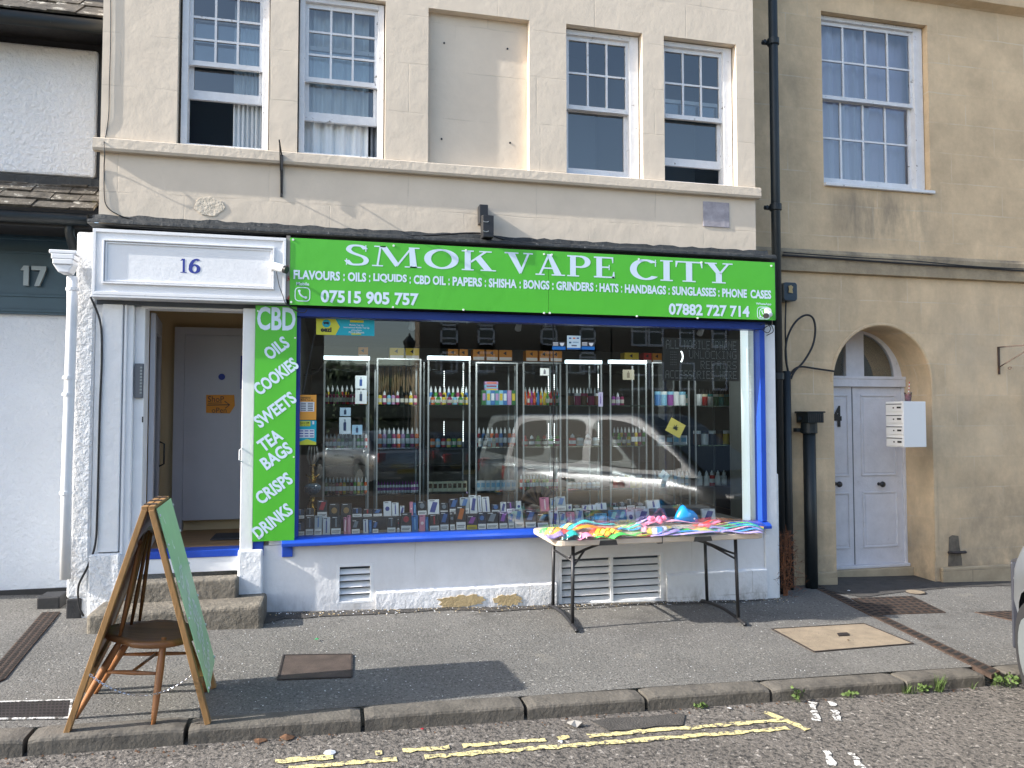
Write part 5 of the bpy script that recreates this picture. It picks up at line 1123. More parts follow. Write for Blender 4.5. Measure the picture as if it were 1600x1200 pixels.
t = thing('street_lamp', 'black street lamp with a glass lantern across the square', 'street lamp', (X(640, 600, 25), -25, road_z(8, -25)))
lx_, lz_ = P(640, 525, 25); q = MB(); q.tube([(lx_, -25, road_z(8, -25)), (lx_, -25, .6), (lx_, -25, 1.0), (lx_, -25, lz_ - .9)], [.12, .09, .055, .04], black_pipe, 12); q.build('post', t)
q = MB(); q.lathe([(.1, -.9), (.26, -.25), (.3, -.25), (.06, 0.0), (.02, .12)], (lx_, -25, lz_), black_pipe, 6); q.build('lantern', t)
def tree(label, x, y, h, r_, seed):
    rr = random.Random(seed); t = thing('broadleaf_tree', label, 'tree', (x, y, -1.5)); q = MB(); q.tube([(x, y, -1.5), (x + .1, y, h * .3), (x, y, h * .6)], [.3, .2, .1], mat('bark', (.08, .06, .045), .9), 8)
    for k in range(7): a = k * .9; q.tube([(x, y, h * .3 + k * .2), (x + r_ * .6 * math.cos(a), y + r_ * .6 * math.sin(a), h * .5 + k * .35)], [.1, .03], MATS['bark'], 6)
    q.build('trunk', t); q = MB(); lm = mat('tree_leaf', (.04, .075, .025), .7, var=.4, vscale=2)
    for k in range(2600):
        a, b, c = rr.gauss(0, .45), rr.gauss(0, .45), rr.gauss(0, .42); n_ = math.sqrt(a * a + b * b + c * c)
        if n_ > 1.05: continue
        p = Vector((x + a * r_, y + b * r_, h * .62 + c * r_)); u_ = Vector((rr.uniform(-1, 1), rr.uniform(-1, 1), rr.uniform(-1, 1))).normalized() * .22; v_ = u_.orthogonal().normalized() * .14
        q.add([p - u_, p - v_, p + u_, p + v_], [(0, 1, 2, 3)], lm)
    q.build('crown', t)
tree('round dark tree beyond the square, mirrored at the left under the sky patch', X(530, 600, 50), -50, 5.2, 2.6, 1)
tree('smaller dark tree beyond the street lamp, mirrored at the foot of the sky patch', X(610, 600, 55), -55, 4.2, 2.4, 2)

# ================================================================ SHOP INTERIOR GOODS
CY = 1.05
SH = [Z(620, 632, 1.15), Z(620, 699, 1.15), Z(620, 769, 1.15)]
CAB = [(505, 577), (588, 658), (668, 735), (743, 809), (817, 877), (885, 941), (953, 1011), (1019, 1078), (1086, 1143)]
word = ['leftmost', 'second', 'third', 'fourth', 'fifth', 'sixth', 'seventh', 'eighth', 'rightmost']
rail_glow = mat('top_rail_glow', (.75, .92, 1), .5, emit=1.1)  # white top rails given an added glow that brightens the shelves
shelf_m = glassmat('shelf_glass', .12, (.75, .92, .88))
for i, (a, b) in enumerate(CAB):
    x0, x1 = X(a, 650, CY), X(b, 650, CY); zt_ = Z((a + b) / 2, 562 if i < 3 else 568, CY)
    t = thing('glass_cabinet', ('%s tall aluminium and glass display cabinet from the left, behind the shop window' % word[i]), 'display cabinet', ((x0 + x1) / 2, CY, FZ), 'display cabinets inside the shop')
    for xx in (x0, x1 - .016):
        for yy in (CY, CY + .38): q = MB(); q.box(xx, xx + .016, yy, yy + .016, FZ + .002, zt_, alu); q.build('post', t)
    q = MB(); q.box(x0, x1, CY - .004, CY + (.05 if i in (0, 2, 5, 6) else .4), zt_, zt_ + (.035 if i in (0, 2, 5, 6) else .012), rail_glow if i in (0, 2, 5, 6) else alu); q.build('top_rail', t)
    for z in SH: q = MB(); q.box(x0 + .022, x1 - .022, CY + .02, CY + .38, z - .012, z - .001, shelf_m); q.build('shelf', t)
    q = MB(); q.quad((x0 + .022, CY + .01, FZ + .1), (x1 - .022, CY + .01, FZ + .1), (x1 - .022, CY + .01, zt_), (x0 + .022, CY + .01, zt_), glass_cab); q.build('glass_door', t)
    q = MB(); q.box(x0 + .022, x1 - .022, CY + .02, CY + .38, FZ + .004, FZ + .08, int_dark); q.build('base', t)
    if i in (2, 4, 5):
        for px in {2: (694, 724), 4: (866, 857), 5: (935,)}[i]:
            q = MB(); xx = X(px, 600, CY + .3)
            for k in range(34):
                zz = zt_ - .1 - k * .022
                if (k // 12) % 2 == 0: q.box(xx - .003, xx + .003, CY + .3, CY + .305, zz - .004, zz + .002, led)
            q.build('led_strip', t)
SPOT_W = 17
_pc = {}
def item(style, x, y, z, w_, h, bc, cc, label, cat, group, rz=0):
    key = (style, round(w_, 3), round(h, 3), bc, cc)
    if key in _pc: return _dup(_pc[key], (x, y, z), label, rz)
    nm = {'bottle': 'eliquid_bottle', 'carton': 'small_carton', 'tub': 'plastic_tub'}[style]
    t = thing(nm, label, cat, (x, y, z), group); t.rotation_euler.z = rz; r_ = w_ / 2
    bm_, cm = flat(*bc), flat(*cc)
    if style == 'bottle':
        q = MB(); q.lathe([(r_ * .9, 0), (r_, .004), (r_, h * .62), (r_ * .55, h * .68)], (0, 0, 0), bm_, 12); q.build('bottle_body', t, local=True, smooth=False)
        q = MB(); q.lathe([(r_ * .62, h * .68), (r_ * .6, h * .84), (r_ * .22, h * .93), (r_ * .15, h)], (0, 0, 0), cm, 10); q.build('cap', t, local=True)
        q = MB(); q.lathe([(r_ + .0008, h * .16), (r_ + .0008, h * .44)], (0, 0, 0), cm if sum(cc) > 300 else flat(200, 200, 190), 12); q.build('bottle_label', t, local=True)
    elif style == 'carton':
        q = MB(); q.box(-r_, r_, 0, .05, 0, h, bm_); q.build('carton_body', t, local=True)
        q = MB(); q.box(-r_ * .75, r_ * .75, -.0015, -.0003, h * .30, h * .78, cm); q.build('printed_panel', t, local=True)
    else:
        q = MB(); q.lathe([(r_, 0), (r_, h * .75), (r_ * .96, h * .78)], (0, 0, 0), bm_, 14); q.build('tub_body', t, local=True)
        q = MB(); q.lathe([(r_ * 1.03, h * .78), (r_ * 1.03, h)], (0, 0, 0), cm, 14); q.build('lid', t, local=True)
    _pc[key] = t; return t
def _dup(root, loc, label, rz): return dup(root, loc, label, rz)
K, Wh, Pi, Or, Re, Gr, Bl, Pu, Ye, Cr, Br, Te = (20, 20, 24), (225, 232, 235), (150, 50, 95), (225, 110, 50), (185, 40, 40), (70, 150, 60), (60, 120, 185), (140, 60, 150), (215, 190, 60), (225, 220, 190), (95, 70, 45), (60, 150, 150)
Gd, Lb, Lp, Dg = (45, 110, 60), (130, 190, 220), (190, 150, 200), (50, 55, 60)
cn = {K: 'black', Wh: 'white', Pi: 'dark pink', Or: 'orange', Re: 'red', Gr: 'green', Bl: 'blue', Pu: 'purple', Ye: 'yellow', Cr: 'cream', Br: 'brown', Te: 'teal', Gd: 'dark green', Lb: 'light blue', Lp: 'lilac', Dg: 'dark grey'}
sw_ = {'bottle': 'bottle', 'carton': 'carton', 'tub': 'tub'}
def row(cab, sh, style, p0, p1, seq, hpx, cap, y=CY + .12, n=None):
    seq = seq if isinstance(seq, list) else [seq]; n = n or len(seq); z = SH[sh]; x0, x1 = X(p0, 650, y), X(p1, 650, y); st = (x1 - x0) / n
    shn = ('top', 'middle', 'bottom')[sh]; sc_h = hpx * (y + 6.6) / 1200 * .97
    for k in range(n):
        bc = seq[k % len(seq)]; cc = cap[k % len(cap)] if isinstance(cap, list) else cap
        w_ = st * (.86 if style == 'bottle' else .93)
        same = 'small %s %s with %s %s on the %s shelf of the %s cabinet' % (cn[bc], sw_[style], cn.get(cc, 'pale'), {'bottle': 'cap', 'carton': 'print', 'tub': 'lid'}[style], shn, word[cab])
        item(style, x0 + st * (k + .5), y + random.uniform(-.01, .01), z, w_, sc_h, bc, cc, same, sw_[style], '%s %ss with %s on the %s shelf of the %s cabinet' % (cn[bc], sw_[style], cn.get(cc, 'pale'), shn, word[cab]), random.uniform(-.1, .1))
row(0, 0, 'bottle', 508, 556, [Pi, Pi, Pi, Pi, Br, Pi, Re, Pi, Pi], 24, K); row(0, 1, 'bottle', 508, 575, [Dg, K, Pi, Ye, Gr, Dg, Gd, Wh, Gr, Gr, Re], 22, Wh); row(0, 2, 'bottle', 508, 575, [Gd, Dg, K, Pi, Or, Ye, Br, Pi, Gr, Ye, Gr, Or], 25, Wh)
row(1, 0, 'bottle', 590, 652, [Ye, Pi, Lb, Lp, Pi, K, Br, Ye, Pi], 22, [K, Wh, K]); row(1, 2, 'bottle', 590, 655, [Wh], 17, Pu, n=14)
row(2, 0, 'bottle', 672, 732, [Or, Gr, Ye, Pi, Lb, Gr, Ye], 18, K); row(2, 1, 'bottle', 672, 722, [Or, Lb, Re, Ye, Gr, Ye], 20, K); row(2, 2, 'carton', 669, 730, [Cr], 15, Br, n=8)
row(3, 0, 'carton', 753, 806, [Gd, Lb, Bl, Te, Lb, Bl, Lp, Gd], 24, [Lp, Ye, Wh]); row(3, 1, 'bottle', 747, 775, [Wh, Dg, Wh, Cr], 20, K); row(3, 2, 'carton', 743, 806, [Wh], 15, Lb, n=8)
for k in range(3): item('carton', X(768, 600, 1.2), 1.2, SH[0] + .142 + k * .034, .14, .032, (Lp, Lb, Lp)[k], (Ye, Pi, Or)[k], ('lilac and yellow carton, lowest of the stack above the blue cartons', 'light blue and pink carton in the middle of the stack above the blue cartons', 'lilac and orange carton topping the stack above the blue cartons')[k], 'carton', 'stacked cartons in the fourth cabinet')
row(4, 0, 'bottle', 818, 873, [Or, Re, Pi, Re, Bl, Or, Ye, Gr, Re, Pi, Gd], 24, [Or, Re, Pu, Or, Bl, Ye, Ye, Gr, Re]); row(4, 1, 'bottle', 815, 876, [Re, Dg, Gr, K, Gr, Pi], 18, [Re, Wh, Gr]); row(4, 2, 'bottle', 812, 872, [Re, Or, Gr, Pi, Ye, Gr, Dg, Gr, Gr, Pi, Re, Pi], 24, Wh)
row(5, 0, 'tub', 887, 938, [Br, Pi, Br, Pi, Br], 20, [Dg, Wh, Pi]); row(5, 1, 'bottle', 888, 936, [Re, Wh, Dg, Wh], 20, [Wh, K]); row(5, 2, 'bottle', 886, 938, [Wh], 14, K, n=7)
row(6, 0, 'bottle', 955, 975, [Pu, Lp, Pi], 22, [K, Wh]); row(6, 1, 'bottle', 957, 985, [Dg, Gr, Dg, Ye], 22, [K, Gr]); row(6, 2, 'tub', 957, 1002, [Re, Re, Pi, Ye, Ye], 20, [Dg, Wh, Ye])
row(7, 0, 'tub', 1022, 1072, [Bl, Lb, Pu, Wh, Wh], 24, [Lb, Wh]); row(7, 1, 'carton', 1028, 1074, [Wh, K, Wh, Wh], 16, Lb); row(7, 2, 'bottle', 1020, 1075, [Wh, Cr, Lb], 26, Wh, n=9)
row(8, 0, 'tub', 1088, 1140, [Wh, Re, Wh, Gd, Te, Gd], 20, [Wh, Cr, Te]); row(8, 1, 'tub', 1083, 1140, [Br, Wh, K, Br, Ye], 24, [Wh, Dg]); row(8, 2, 'bottle', 1088, 1135, [Wh, Wh, Re, Wh, Wh], 25, Wh)
for c_, a_, b_, sq_, cp_ in ((0, 508, 575, [Ye, Dg, Gr, Re], Wh), (1, 590, 655, [Or, Lp, Gd, Pi], Wh), (2, 670, 732, [Bl, Gr, Pi, Ye], Wh), (3, 745, 806, [Re, Bl, Dg, Or], Wh), (4, 818, 874, [Lb, Ye, Pi, Gd], Wh), (5, 887, 938, [Dg, Lp, Re], Wh), (6, 957, 1008, [Gr, Dg, Ye, Pi], Wh), (7, 1022, 1075, [Gr, Wh, Te], K), (8, 1090, 1140, [Gd, Te, Gr], K)):
    row(c_, 1 if c_ in (1, 3, 6) else 0, 'bottle', a_, b_, sq_, 30, cp_, y=CY + .30, n=9)
# orange boxes on a high rear shelf
oy = 2.6; q = MB(); zsh = Z(700, 562, oy); q.box(X(550, 560, oy), X(1040, 560, oy), oy, oy + .3, zsh - .03, zsh - .002, int_dark); one(q, 'high_shelf', 'dark high shelf of orange boxes at the back of the shop', 'shelf')
for k, (a, b, c) in enumerate(((560, 575, Or), (609, 631, Ye), (634, 655, Ye), (700, 716, Or), (718, 731, Or), (739, 757, Or), (760, 778, Or), (780, 800, Or), (822, 840, Or), (843, 858, Or), (860, 878, Or), (976, 998, Ye), (1006, 1018, Re), (1020, 1034, Or))):
    x0, x1 = X(a, 560, oy), X(b, 560, oy); h = .13
    pos = ('alone above the leftmost cabinet', 'above the second cabinet, left of two', 'above the second cabinet, right of two', 'above the third cabinet, left of two', 'above the third cabinet, right of two', 'first of three above the fourth cabinet', 'middle of three above the fourth cabinet', 'last of three above the fourth cabinet', 'first of three above the fifth cabinet', 'middle of three above the fifth cabinet', 'last of three above the fifth cabinet', 'above the seventh cabinet', 'small one next to the orange end box', 'at the right end of the shelf')[k]
    t = thing('stock_box', '%s box on the high shelf, %s' % (cn[c], pos), 'box', ((x0 + x1) / 2, oy, zsh), 'boxes on the high rear shelf')
    q = MB(); q.box(x0, x1, oy, oy + .15, zsh, zsh + h, mat('box_' + cn[c], srgb(*((205, 135, 45) if c == Or else c))[:3], .6)); q.build('box_body', t); q = MB(); q.box(x0 + .004, x1 - .004, oy - .002, oy - .0003, zsh + .004, zsh + h * .32, white_pl); q.build('price_strip', t)
    q = MB(); xm_ = (x0 + x1) / 2; q.prism([(xm_ - .03, zsh + .09), (xm_ + .01, zsh + .115), (xm_ + .01, zsh + .065)], oy - .002, oy - .0003, ink); q.build('arrow_mark', t)
# hanging brown strings behind the second cabinet
q = MB(); rr = random.Random(8)
for k in range(46): px = rr.uniform(592, 655); x, z = P(px, 572 + abs(px - 625) * .1, 1.6); yy = 1.6 + rr.uniform(-.05, .05); q.tube([(x, yy, z), (x + rr.uniform(-.02, .02), yy, z - rr.uniform(.2, .36))], .006, mat('bead_brown', (.22, .15, .08), .6), 5)
q.bar((X(588, 572, 1.6), 1.6, Z(620, 571, 1.6)), (X(660, 572, 1.6), 1.6, Z(620, 571, 1.6)), .02, .02, black_wood); one(q, 'necklace_rack', 'rack of brown wooden bead necklaces hanging behind the second cabinet', 'necklace rack')
# rear counter shape and shelving
q = MB()
for k in range(5): z = .9 + k * .36; q.box(X(480, 650, 5), 5.0, 4.9, 5.15, z, z + .02, int_wall)
q.build('back_shelf', shop)

# window display: vape boxes on the deck and on the low tier behind
zd = .6355; tier = Z(620, 806, .42)
q = MB(); q.box(SX0 + .02, X(1110, 800, .4), .40, .62, .636, tier, mat('tier_board', (.10, .10, .105), .5)); one(q, 'display_tier', 'long low dark step carrying the back row of boxes in the window', 'display step', bevel=.003)
types = {'n': ('navy', (22, 30, 52), (70, 110, 170), 1), 'k': ('black', (24, 24, 28), (120, 130, 140), 1), 'w': ('white', (225, 230, 235), (70, 80, 150), 0), 'g': ('gold edged black', (40, 34, 24), (150, 120, 70), 0), 'p': ('pink', (215, 140, 165), (245, 220, 225), 0),
         'b': ('blue', (50, 120, 190), (140, 200, 235), 0), 'r': ('black and red', (32, 26, 30), (170, 50, 60), 1), 'u': ('purple and navy', (38, 30, 60), (150, 90, 180), 1), 't': ('turquoise', (30, 130, 180), (120, 210, 215), 1), 'o': ('orange sided black', (38, 32, 30), (200, 110, 40), 1), 'l': ('pale grey', (185, 195, 200), (90, 130, 190), 1), 's': ('sky blue', (120, 190, 225), (210, 230, 240), 0), 'y': ('yellow based purple', (40, 30, 48), (150, 80, 160), 2)}
c2 = lambda u: 440 + u / 6.154; c4 = lambda u: 690 + u / 6.154; c6 = lambda u: 940 + u / 6.154; vy = lambda v: 665 + v / 6.154
front = [(c2(a), c2(b), vy(v), ty) for a, b, v, ty in ((130, 225, 930, 'n'), (228, 310, 870, 'k'), (312, 388, 862, 'l'), (393, 468, 880, 'w'), (473, 575, 870, 'k'), (597, 628, 878, 'p'), (632, 668, 862, 'p'), (672, 758, 905, 'k'), (785, 835, 900, 'w'), (838, 870, 910, 'b'), (873, 935, 915, 'n'), (1012, 1100, 880, 'k'), (1108, 1135, 890, 'r'), (1145, 1250, 840, 'r'), (1253, 1318, 865, 'b'), (1321, 1380, 855, 'p'), (1383, 1417, 880, 'b'), (1420, 1520, 850, 'r'), (1524, 1612, 830, 'n'))] + \
        [(c4(a), c4(b), vy(v), ty) for a, b, v, ty in ((82, 136, 835, 'k'), (140, 238, 770, 'o'), (242, 345, 865, 'y'), (348, 430, 830, 'n'), (433, 552, 830, 'k'), (555, 640, 830, 'u'), (643, 702, 835, 'l'), (706, 800, 795, 'l'), (804, 910, 810, 'n'), (920, 1035, 840, 'k'), (1045, 1136, 812, 'w'), (1142, 1206, 830, 'l'), (1212, 1290, 830, 'p'), (1302, 1376, 800, 'l'), (1380, 1472, 815, 'k'), (1478, 1600, 845, 's'))] + \
        [(c6(a), c6(b), vy(v), ty) for a, b, v, ty in ((75, 162, 812, 't'), (166, 248, 812, 't'), (252, 328, 805, 'w'), (332, 470, 800, 'w'), (975, 1100, 800, 'w'))]
back = [(c2(a), c2(b), vy(v), ty) for a, b, v, ty in ((135, 222, 800, 'n'), (228, 315, 790, 'k'), (338, 440, 715, 'r'), (452, 560, 745, 'g'), (565, 672, 745, 'g'), (676, 775, 790, 'n'), (780, 872, 800, 'r'), (878, 972, 800, 'n'), (978, 1058, 730, 'w'), (1062, 1130, 740, 'w'), (1135, 1180, 770, 'w'), (1230, 1264, 730, 'p'), (1268, 1300, 742, 'b'), (1305, 1398, 725, 'k'), (1405, 1518, 708, 'w'), (1522, 1600, 740, 'k'))] + \
       [(c4(a), c4(b), vy(v), ty) for a, b, v, ty in ((75, 175, 700, 'n'), (178, 270, 690, 'l'), (274, 350, 670, 'w'), (353, 388, 670, 'w'), (395, 470, 682, 'w'), (480, 562, 755, 'n'), (566, 622, 735, 'w'), (626, 716, 730, 'u'), (720, 772, 725, 'w'), (958, 1046, 690, 'p'), (1050, 1100, 700, 'l'), (1104, 1203, 680, 'l'), (1208, 1258, 755, 'w'), (1262, 1352, 760, 'k'), (1356, 1408, 762, 'w'), (1412, 1488, 760, 'w'), (1492, 1592, 742, 'w'))] + \
       [(c6(a), c6(b), vy(v), ty) for a, b, v, ty in ((110, 162, 740, 'k'), (166, 235, 730, 'k'), (240, 328, 700, 'k'), (333, 430, 740, 'k'), (436, 570, 712, 'w'))]
nth = ['first', 'second', 'third', 'fourth', 'fifth', 'sixth', 'seventh', 'eighth', 'ninth', 'tenth', 'eleventh', 'twelfth', 'thirteenth', 'fourteenth', 'fifteenth', 'sixteenth']
cntr = {}
card_white = mat('card_white', (.88, .89, .90), .6)
label_print = mat('label_print', (.62, .64, .65), .6)
def vbox(x0, x1, y, z0, z1, ty, label):
    nm_, bc, pc, lab = types[ty]; t = thing('device_box', label, 'box', ((x0 + x1) / 2, y, z0), 'device boxes in the window display'); t.rotation_euler = (R(-random.uniform(9, 18)), 0, R(random.uniform(-9, 9)))
    w_, h = (x1 - x0) / 2, z1 - z0; q = MB(); q.box(-w_, w_, 0, .035, 0, h, flat(*bc, .4)); q.build('box_body', t, local=True, bevel=.0015, seg=1)
    lz = h * .33 if lab else 0
    if lab:
        q = MB(); q.box(-w_ * .94, w_ * .94, -.0016, -.0004, h * .02, lz, card_white if lab == 1 else flat(200, 180, 40)); lo_ = q.build('warning_label', t, local=True)
        q = MB(); q.box(-w_ * .75, w_ * .75, -.0024, -.0018, lz * .55, lz * .63, grey_pl); q.box(-w_ * .75, w_ * .6, -.0024, -.0018, lz * .34, lz * .42, grey_pl); q.build('small_print', lo_, local=True)
    q = MB(); rr = random.random()
    if rr < .4:      # slim pen shape
        q.box(-w_ * .16, w_ * .16, -.0018, -.0004, lz + (h - lz) * .12, lz + (h - lz) * .78, flat(*pc)); q.box(-w_ * .08, w_ * .08, -.0018, -.0004, lz + (h - lz) * .78, lz + (h - lz) * .9, flat(*pc))
    elif rr < .7:
        q.prism([(w_ * .55 * math.cos(k / 10 * 6.28), lz + (h - lz) * .5 + min(w_ * .6, (h - lz) * .38) * math.sin(k / 10 * 6.28)) for k in range(10)], -.0018, -.0004, flat(*pc))
    else: q.prism([(-w_ * .7, lz + (h - lz) * .2), (w_ * .2, lz + (h - lz) * .15), (w_ * .75, lz + (h - lz) * .8), (-w_ * .1, lz + (h - lz) * .85)], -.0018, -.0004, flat(*pc))
    q.build('printed_picture', t, local=True)
    q = MB(); q.box(-w_ * .7, w_ * .2, -.0018, -.0004, h * .90, h * .94, flat(*((230, 230, 230) if sum(bc) < 300 else (60, 60, 70)))); q.build('printed_title', t, local=True)
for rown, rows_, yy, z0 in (('front', front, .20, zd), ('back', back, .42, tier)):
    for (a, b, v, ty) in rows_:
        k = cntr.get((rown, ty), 0); cntr[(rown, ty)] = k + 1; x0, x1 = X(a, 820, yy), X(b, 820, yy); z1 = Z((a + b) / 2, v, yy)
        vbox(x0 + .002, x1 - .002, yy + random.uniform(-.012, .012), z0, max(z1, z0 + .05), ty, '%s %s box from the left, %s row of window display' % (nth[k], types[ty][0], rown))
# three white spotlights at the window head; beams and lens glow are added fill
for px, py, nm_ in ((645, 503, 'above the eezi poster side of the window'), (812, 505, 'at the middle of the window head'), (1098, 513, 'above the dotted light sign')):
    x, z = P(px, py, .13); t = thing('spotlight', 'small white spotlight ' + nm_, 'spotlight', (x, .13, z))
    q = MB(); q.tube([(x, .12, z + .02), (x, .16, z - .015), (x, .20, z - .05)], [.022, .026, .03], white_pl, 14); q.build('housing', t, smooth=True)
    q = MB(); q.tube([(x, .2005, z - .0505), (x, .203, z - .053)], .024, mat('lamp_lens', (1, .98, .95), .3, emit=6), 14); q.build('lens', t)
    L = bpy.data.lights.new('fill_beam', 'SPOT'); L.energy = SPOT_W; L.spot_size = R(150); L.spot_blend = .8; L.shadow_soft_size = .04; L.color = (1, .98, .94)
    o = bpy.data.objects.new('fill_beam', L); COL.objects.link(o); o.parent = t; o.location = (0, .09, -.07); o.rotation_euler = (R(38), 0, 0)
# posters and stickers on the glass
gy = .0265
def sheet_(x0p, x1p, y0p, y1p, m, q, o=0.0, Y=gy): q.box(X(x0p, y1p, Y), X(x1p, y1p, Y), Y - .001 - o, Y + .001 - o * .5, Z((x0p + x1p) / 2, y1p, Y), Z((x0p + x1p) / 2, y0p, Y), m)
cy_, ye_, ob_ = flat(20, 165, 185), flat(205, 205, 60), flat(235, 160, 60)
t = thing('top_up_poster', 'yellow and turquoise eezi mobile top up poster in the upper left of the window', 'poster', (X(540, 512, gy), gy, Z(540, 527, gy)))
q = MB(); sheet_(494, 585, 499, 524, cy_, q); q.build('sheet', t); q = MB(); pt = lambda px, py: (X(px, py, gy), Z(540, py, gy)); q.prism([pt(494, 524), pt(524, 524), pt(531, 511), pt(524, 499), pt(494, 499)], gy - .003, gy - .0015, ye_); q.build('arrow_panel', t)
q = MB(); q.prism([(X(510, 507, gy) + .034 * math.cos(k / 16 * 6.283), Z(510, 505.5, gy) + .034 * math.sin(k / 16 * 6.283)) for k in range(16)], gy - .0045, gy - .0033, cy_); q.build('round_emblem', t)
q = MB(); ex, ez = X(510, 506, gy), Z(510, 505.5, gy); q.prism([(ex - .022, ez - .004), (ex - .026, ez + .010), (ex - .01, ez + .012), (ex + .012, ez + .014), (ex + .022, ez + .008), (ex + .020, ez - .002), (ex + .012, ez - .014), (ex + .008, ez - .004), (ex - .010, ez - .004), (ex - .014, ez - .014), (ex - .018, ez - .004)], gy - .0058, gy - .0047, ink); q.build('bull_mark', t)
def ptxt(par, s, a, b, y0p, y1p, m, bold=.01, Y=gy - .004): q = MB(); txt(q, s, X(a, y1p, Y), X(b, y1p, Y), Z(540, y1p, Y), Z(540, y0p, Y), Y, m, bold); q.build('lettering', par)
ptxt(t, 'eezi', 501, 518, 512, 519.5, ink, .04); ptxt(t, 'Mobile Top Up', 546, 568, 506, 509.5, white_pl); ptxt(t, 'International Mobile Top Up', 537, 577, 510, 513.5, white_pl); ptxt(t, 'eVouchers', 549, 565, 514, 517, white_pl); ptxt(t, 'PSN & Giftcards', 545, 569, 517.5, 520.5, white_pl)
q = MB(); sheet_(547, 568, 500.5, 504, ye_, q, .003); sheet_(549, 564, 521, 523, ye_, q, .003); each(q, 'yellow_tab', t)
t = thing('top_up_poster', 'narrow orange and turquoise international mobile top up poster at the lower left of the window', 'poster', (X(480, 650, gy), gy, Z(480, 696, gy)))
q = MB(); sheet_(465.5, 494, 617, 656, ob_, q); sheet_(465.5, 494, 657, 695, cy_, q); q.build('sheet', t)
q = MB(); sheet_(469, 491, 628, 643, white_pl, q, .003); sheet_(467, 491, 671, 684, white_pl, q, .003); sheet_(468, 485, 658, 666, ye_, q, .003); sheet_(488, 491, 658, 663, white_pl, q, .003); each(q, 'table_panel', t)
q = MB(); pz = lambda px, py: (X(px, py, gy), Z(480, py, gy)); q.prism([pz(465.5, 695), pz(494, 695), pz(494, 691), pz(480, 686), pz(465.5, 691)], gy - .004, gy - .002, ye_); q.build('yellow_triangle', t)
ptxt(t, 'International', 470, 485, 620, 623, ink); ptxt(t, 'Mobile Top Up', 470, 489, 624, 627, ink); ptxt(t, 'Get a SIM', 469, 483, 659, 662, ink); ptxt(t, 'Top up here', 469, 483, 663, 665, ink)
q = MB()
for r_ in range(5):
    for c in (470, 481): sheet_(c, c + 8, 629.5 + r_ * 2.7, 630.8 + r_ * 2.7, grey_pl, q, .0045)
for r_ in range(3):
    for c in (468, 476, 484): sheet_(c, c + 6, 672.5 + r_ * 4, 674 + r_ * 4, ink_blue, q, .0045)
q.build('table_print', t)
for a, b, lab_ in ((863, 883.5, 'left'), (908.5, 929, 'right')):
    t = thing('card_sticker', 'dark phone network sticker with blue foot, %s of the white payment sticker' % lab_, 'sticker', (X(a, 545, gy), gy, Z(a, 546, gy)))
    q = MB(); sheet_(a, b, 533.5, 546.5, ink, q); q.build('sheet', t); q = MB(); sheet_(a, b, 541.5, 546.4, flat(20, 110, 190), q, .002); q.build('blue_foot', t)
    q = MB(); sheet_(a + 1, a + 9, 535, 536.2, white_pl, q, .002); sheet_(a + 1, a + 9, 537, 538, white_pl, q, .002); sheet_(a + 1, a + 9, 538.8, 539.8, white_pl, q, .002); x_, z_ = X(a + 15, 537, gy), Z(a + 15, 538, gy); q.prism([(x_ - .022, z_ + .014), (x_ + .022, z_ + .014), (x_ + .016, z_ - .008), (x_, z_ - .018), (x_ - .016, z_ - .008)], gy - .003, gy - .0015, white_pl); q.build('white_mark', t)
t = thing('payment_sticker', 'white square sticker of small payment logos between two dark stickers high on the glass', 'sticker', (X(896, 545, gy), gy, Z(896, 546, gy)))
q = MB(); sheet_(886, 907, 524.5, 546, flat(205, 225, 235), q); q.build('sheet', t); q = MB(); sheet_(886, 907, 543.5, 545.9, flat(20, 110, 190), q, .002); sheet_(889, 892.5, 527.5, 529.5, flat(60, 90, 160), q, .002); sheet_(895, 899, 527.5, 529.5, flat(210, 110, 40), q, .002); sheet_(901, 904.5, 527.5, 529.5, flat(40, 60, 140), q, .002); sheet_(889, 892.5, 534, 536.5, flat(40, 90, 120), q, .002); sheet_(895, 904, 534, 536, flat(150, 180, 200), q, .002); sheet_(893, 901, 539, 541, flat(90, 100, 120), q, .002); each(q, 'logo_mark', t)
def card(a, b, y0p, y1p, Y, base, mark, label, tilt=0, tile=False):
    t = thing('paper_card' if not tile else 'square_tile', label, 'card', (X((a + b) / 2, y1p, Y), Y, Z((a + b) / 2, (y0p + y1p) / 2, Y))); w_, h_ = (X(b, 600, Y) - X(a, 600, Y)) / 2, (Z(600, y0p, Y) - Z(600, y1p, Y)) / 2; t.rotation_euler.y = R(tilt)
    q = MB(); q.box(-w_, w_, -.001, .001, -h_, h_, flat(*base)); q.build('sheet', t, local=True)
    q = MB()
    if tile:
        for k in range(7):
            an = R(90 + (k - 3) * 32); L_ = h_ * (.75 - abs(k - 3) * .12); ux, uz = math.cos(an), math.sin(an); q.prism([(-.0, -h_ * .2), (ux * L_ * .5 - uz * L_ * .14, -h_ * .2 + uz * L_ * .5 + ux * L_ * .14), (ux * L_, -h_ * .2 + uz * L_), (ux * L_ * .5 + uz * L_ * .14, -h_ * .2 + uz * L_ * .5 - ux * L_ * .14)], -.004 - k * .0002, -.002 - k * .0001, flat(35, 40, 15))
        q.build('leaf_print', t, local=True)
    else:
        q.box(-w_ * .25, w_ * .2, -.003, -.0015, -h_ * .6, h_ * .4, flat(*mark)); q.box(-w_ * .08, w_ * .05, -.003, -.0015, h_ * .4, h_ * .75, flat(*mark)); q.build('printed_picture', t, local=True)
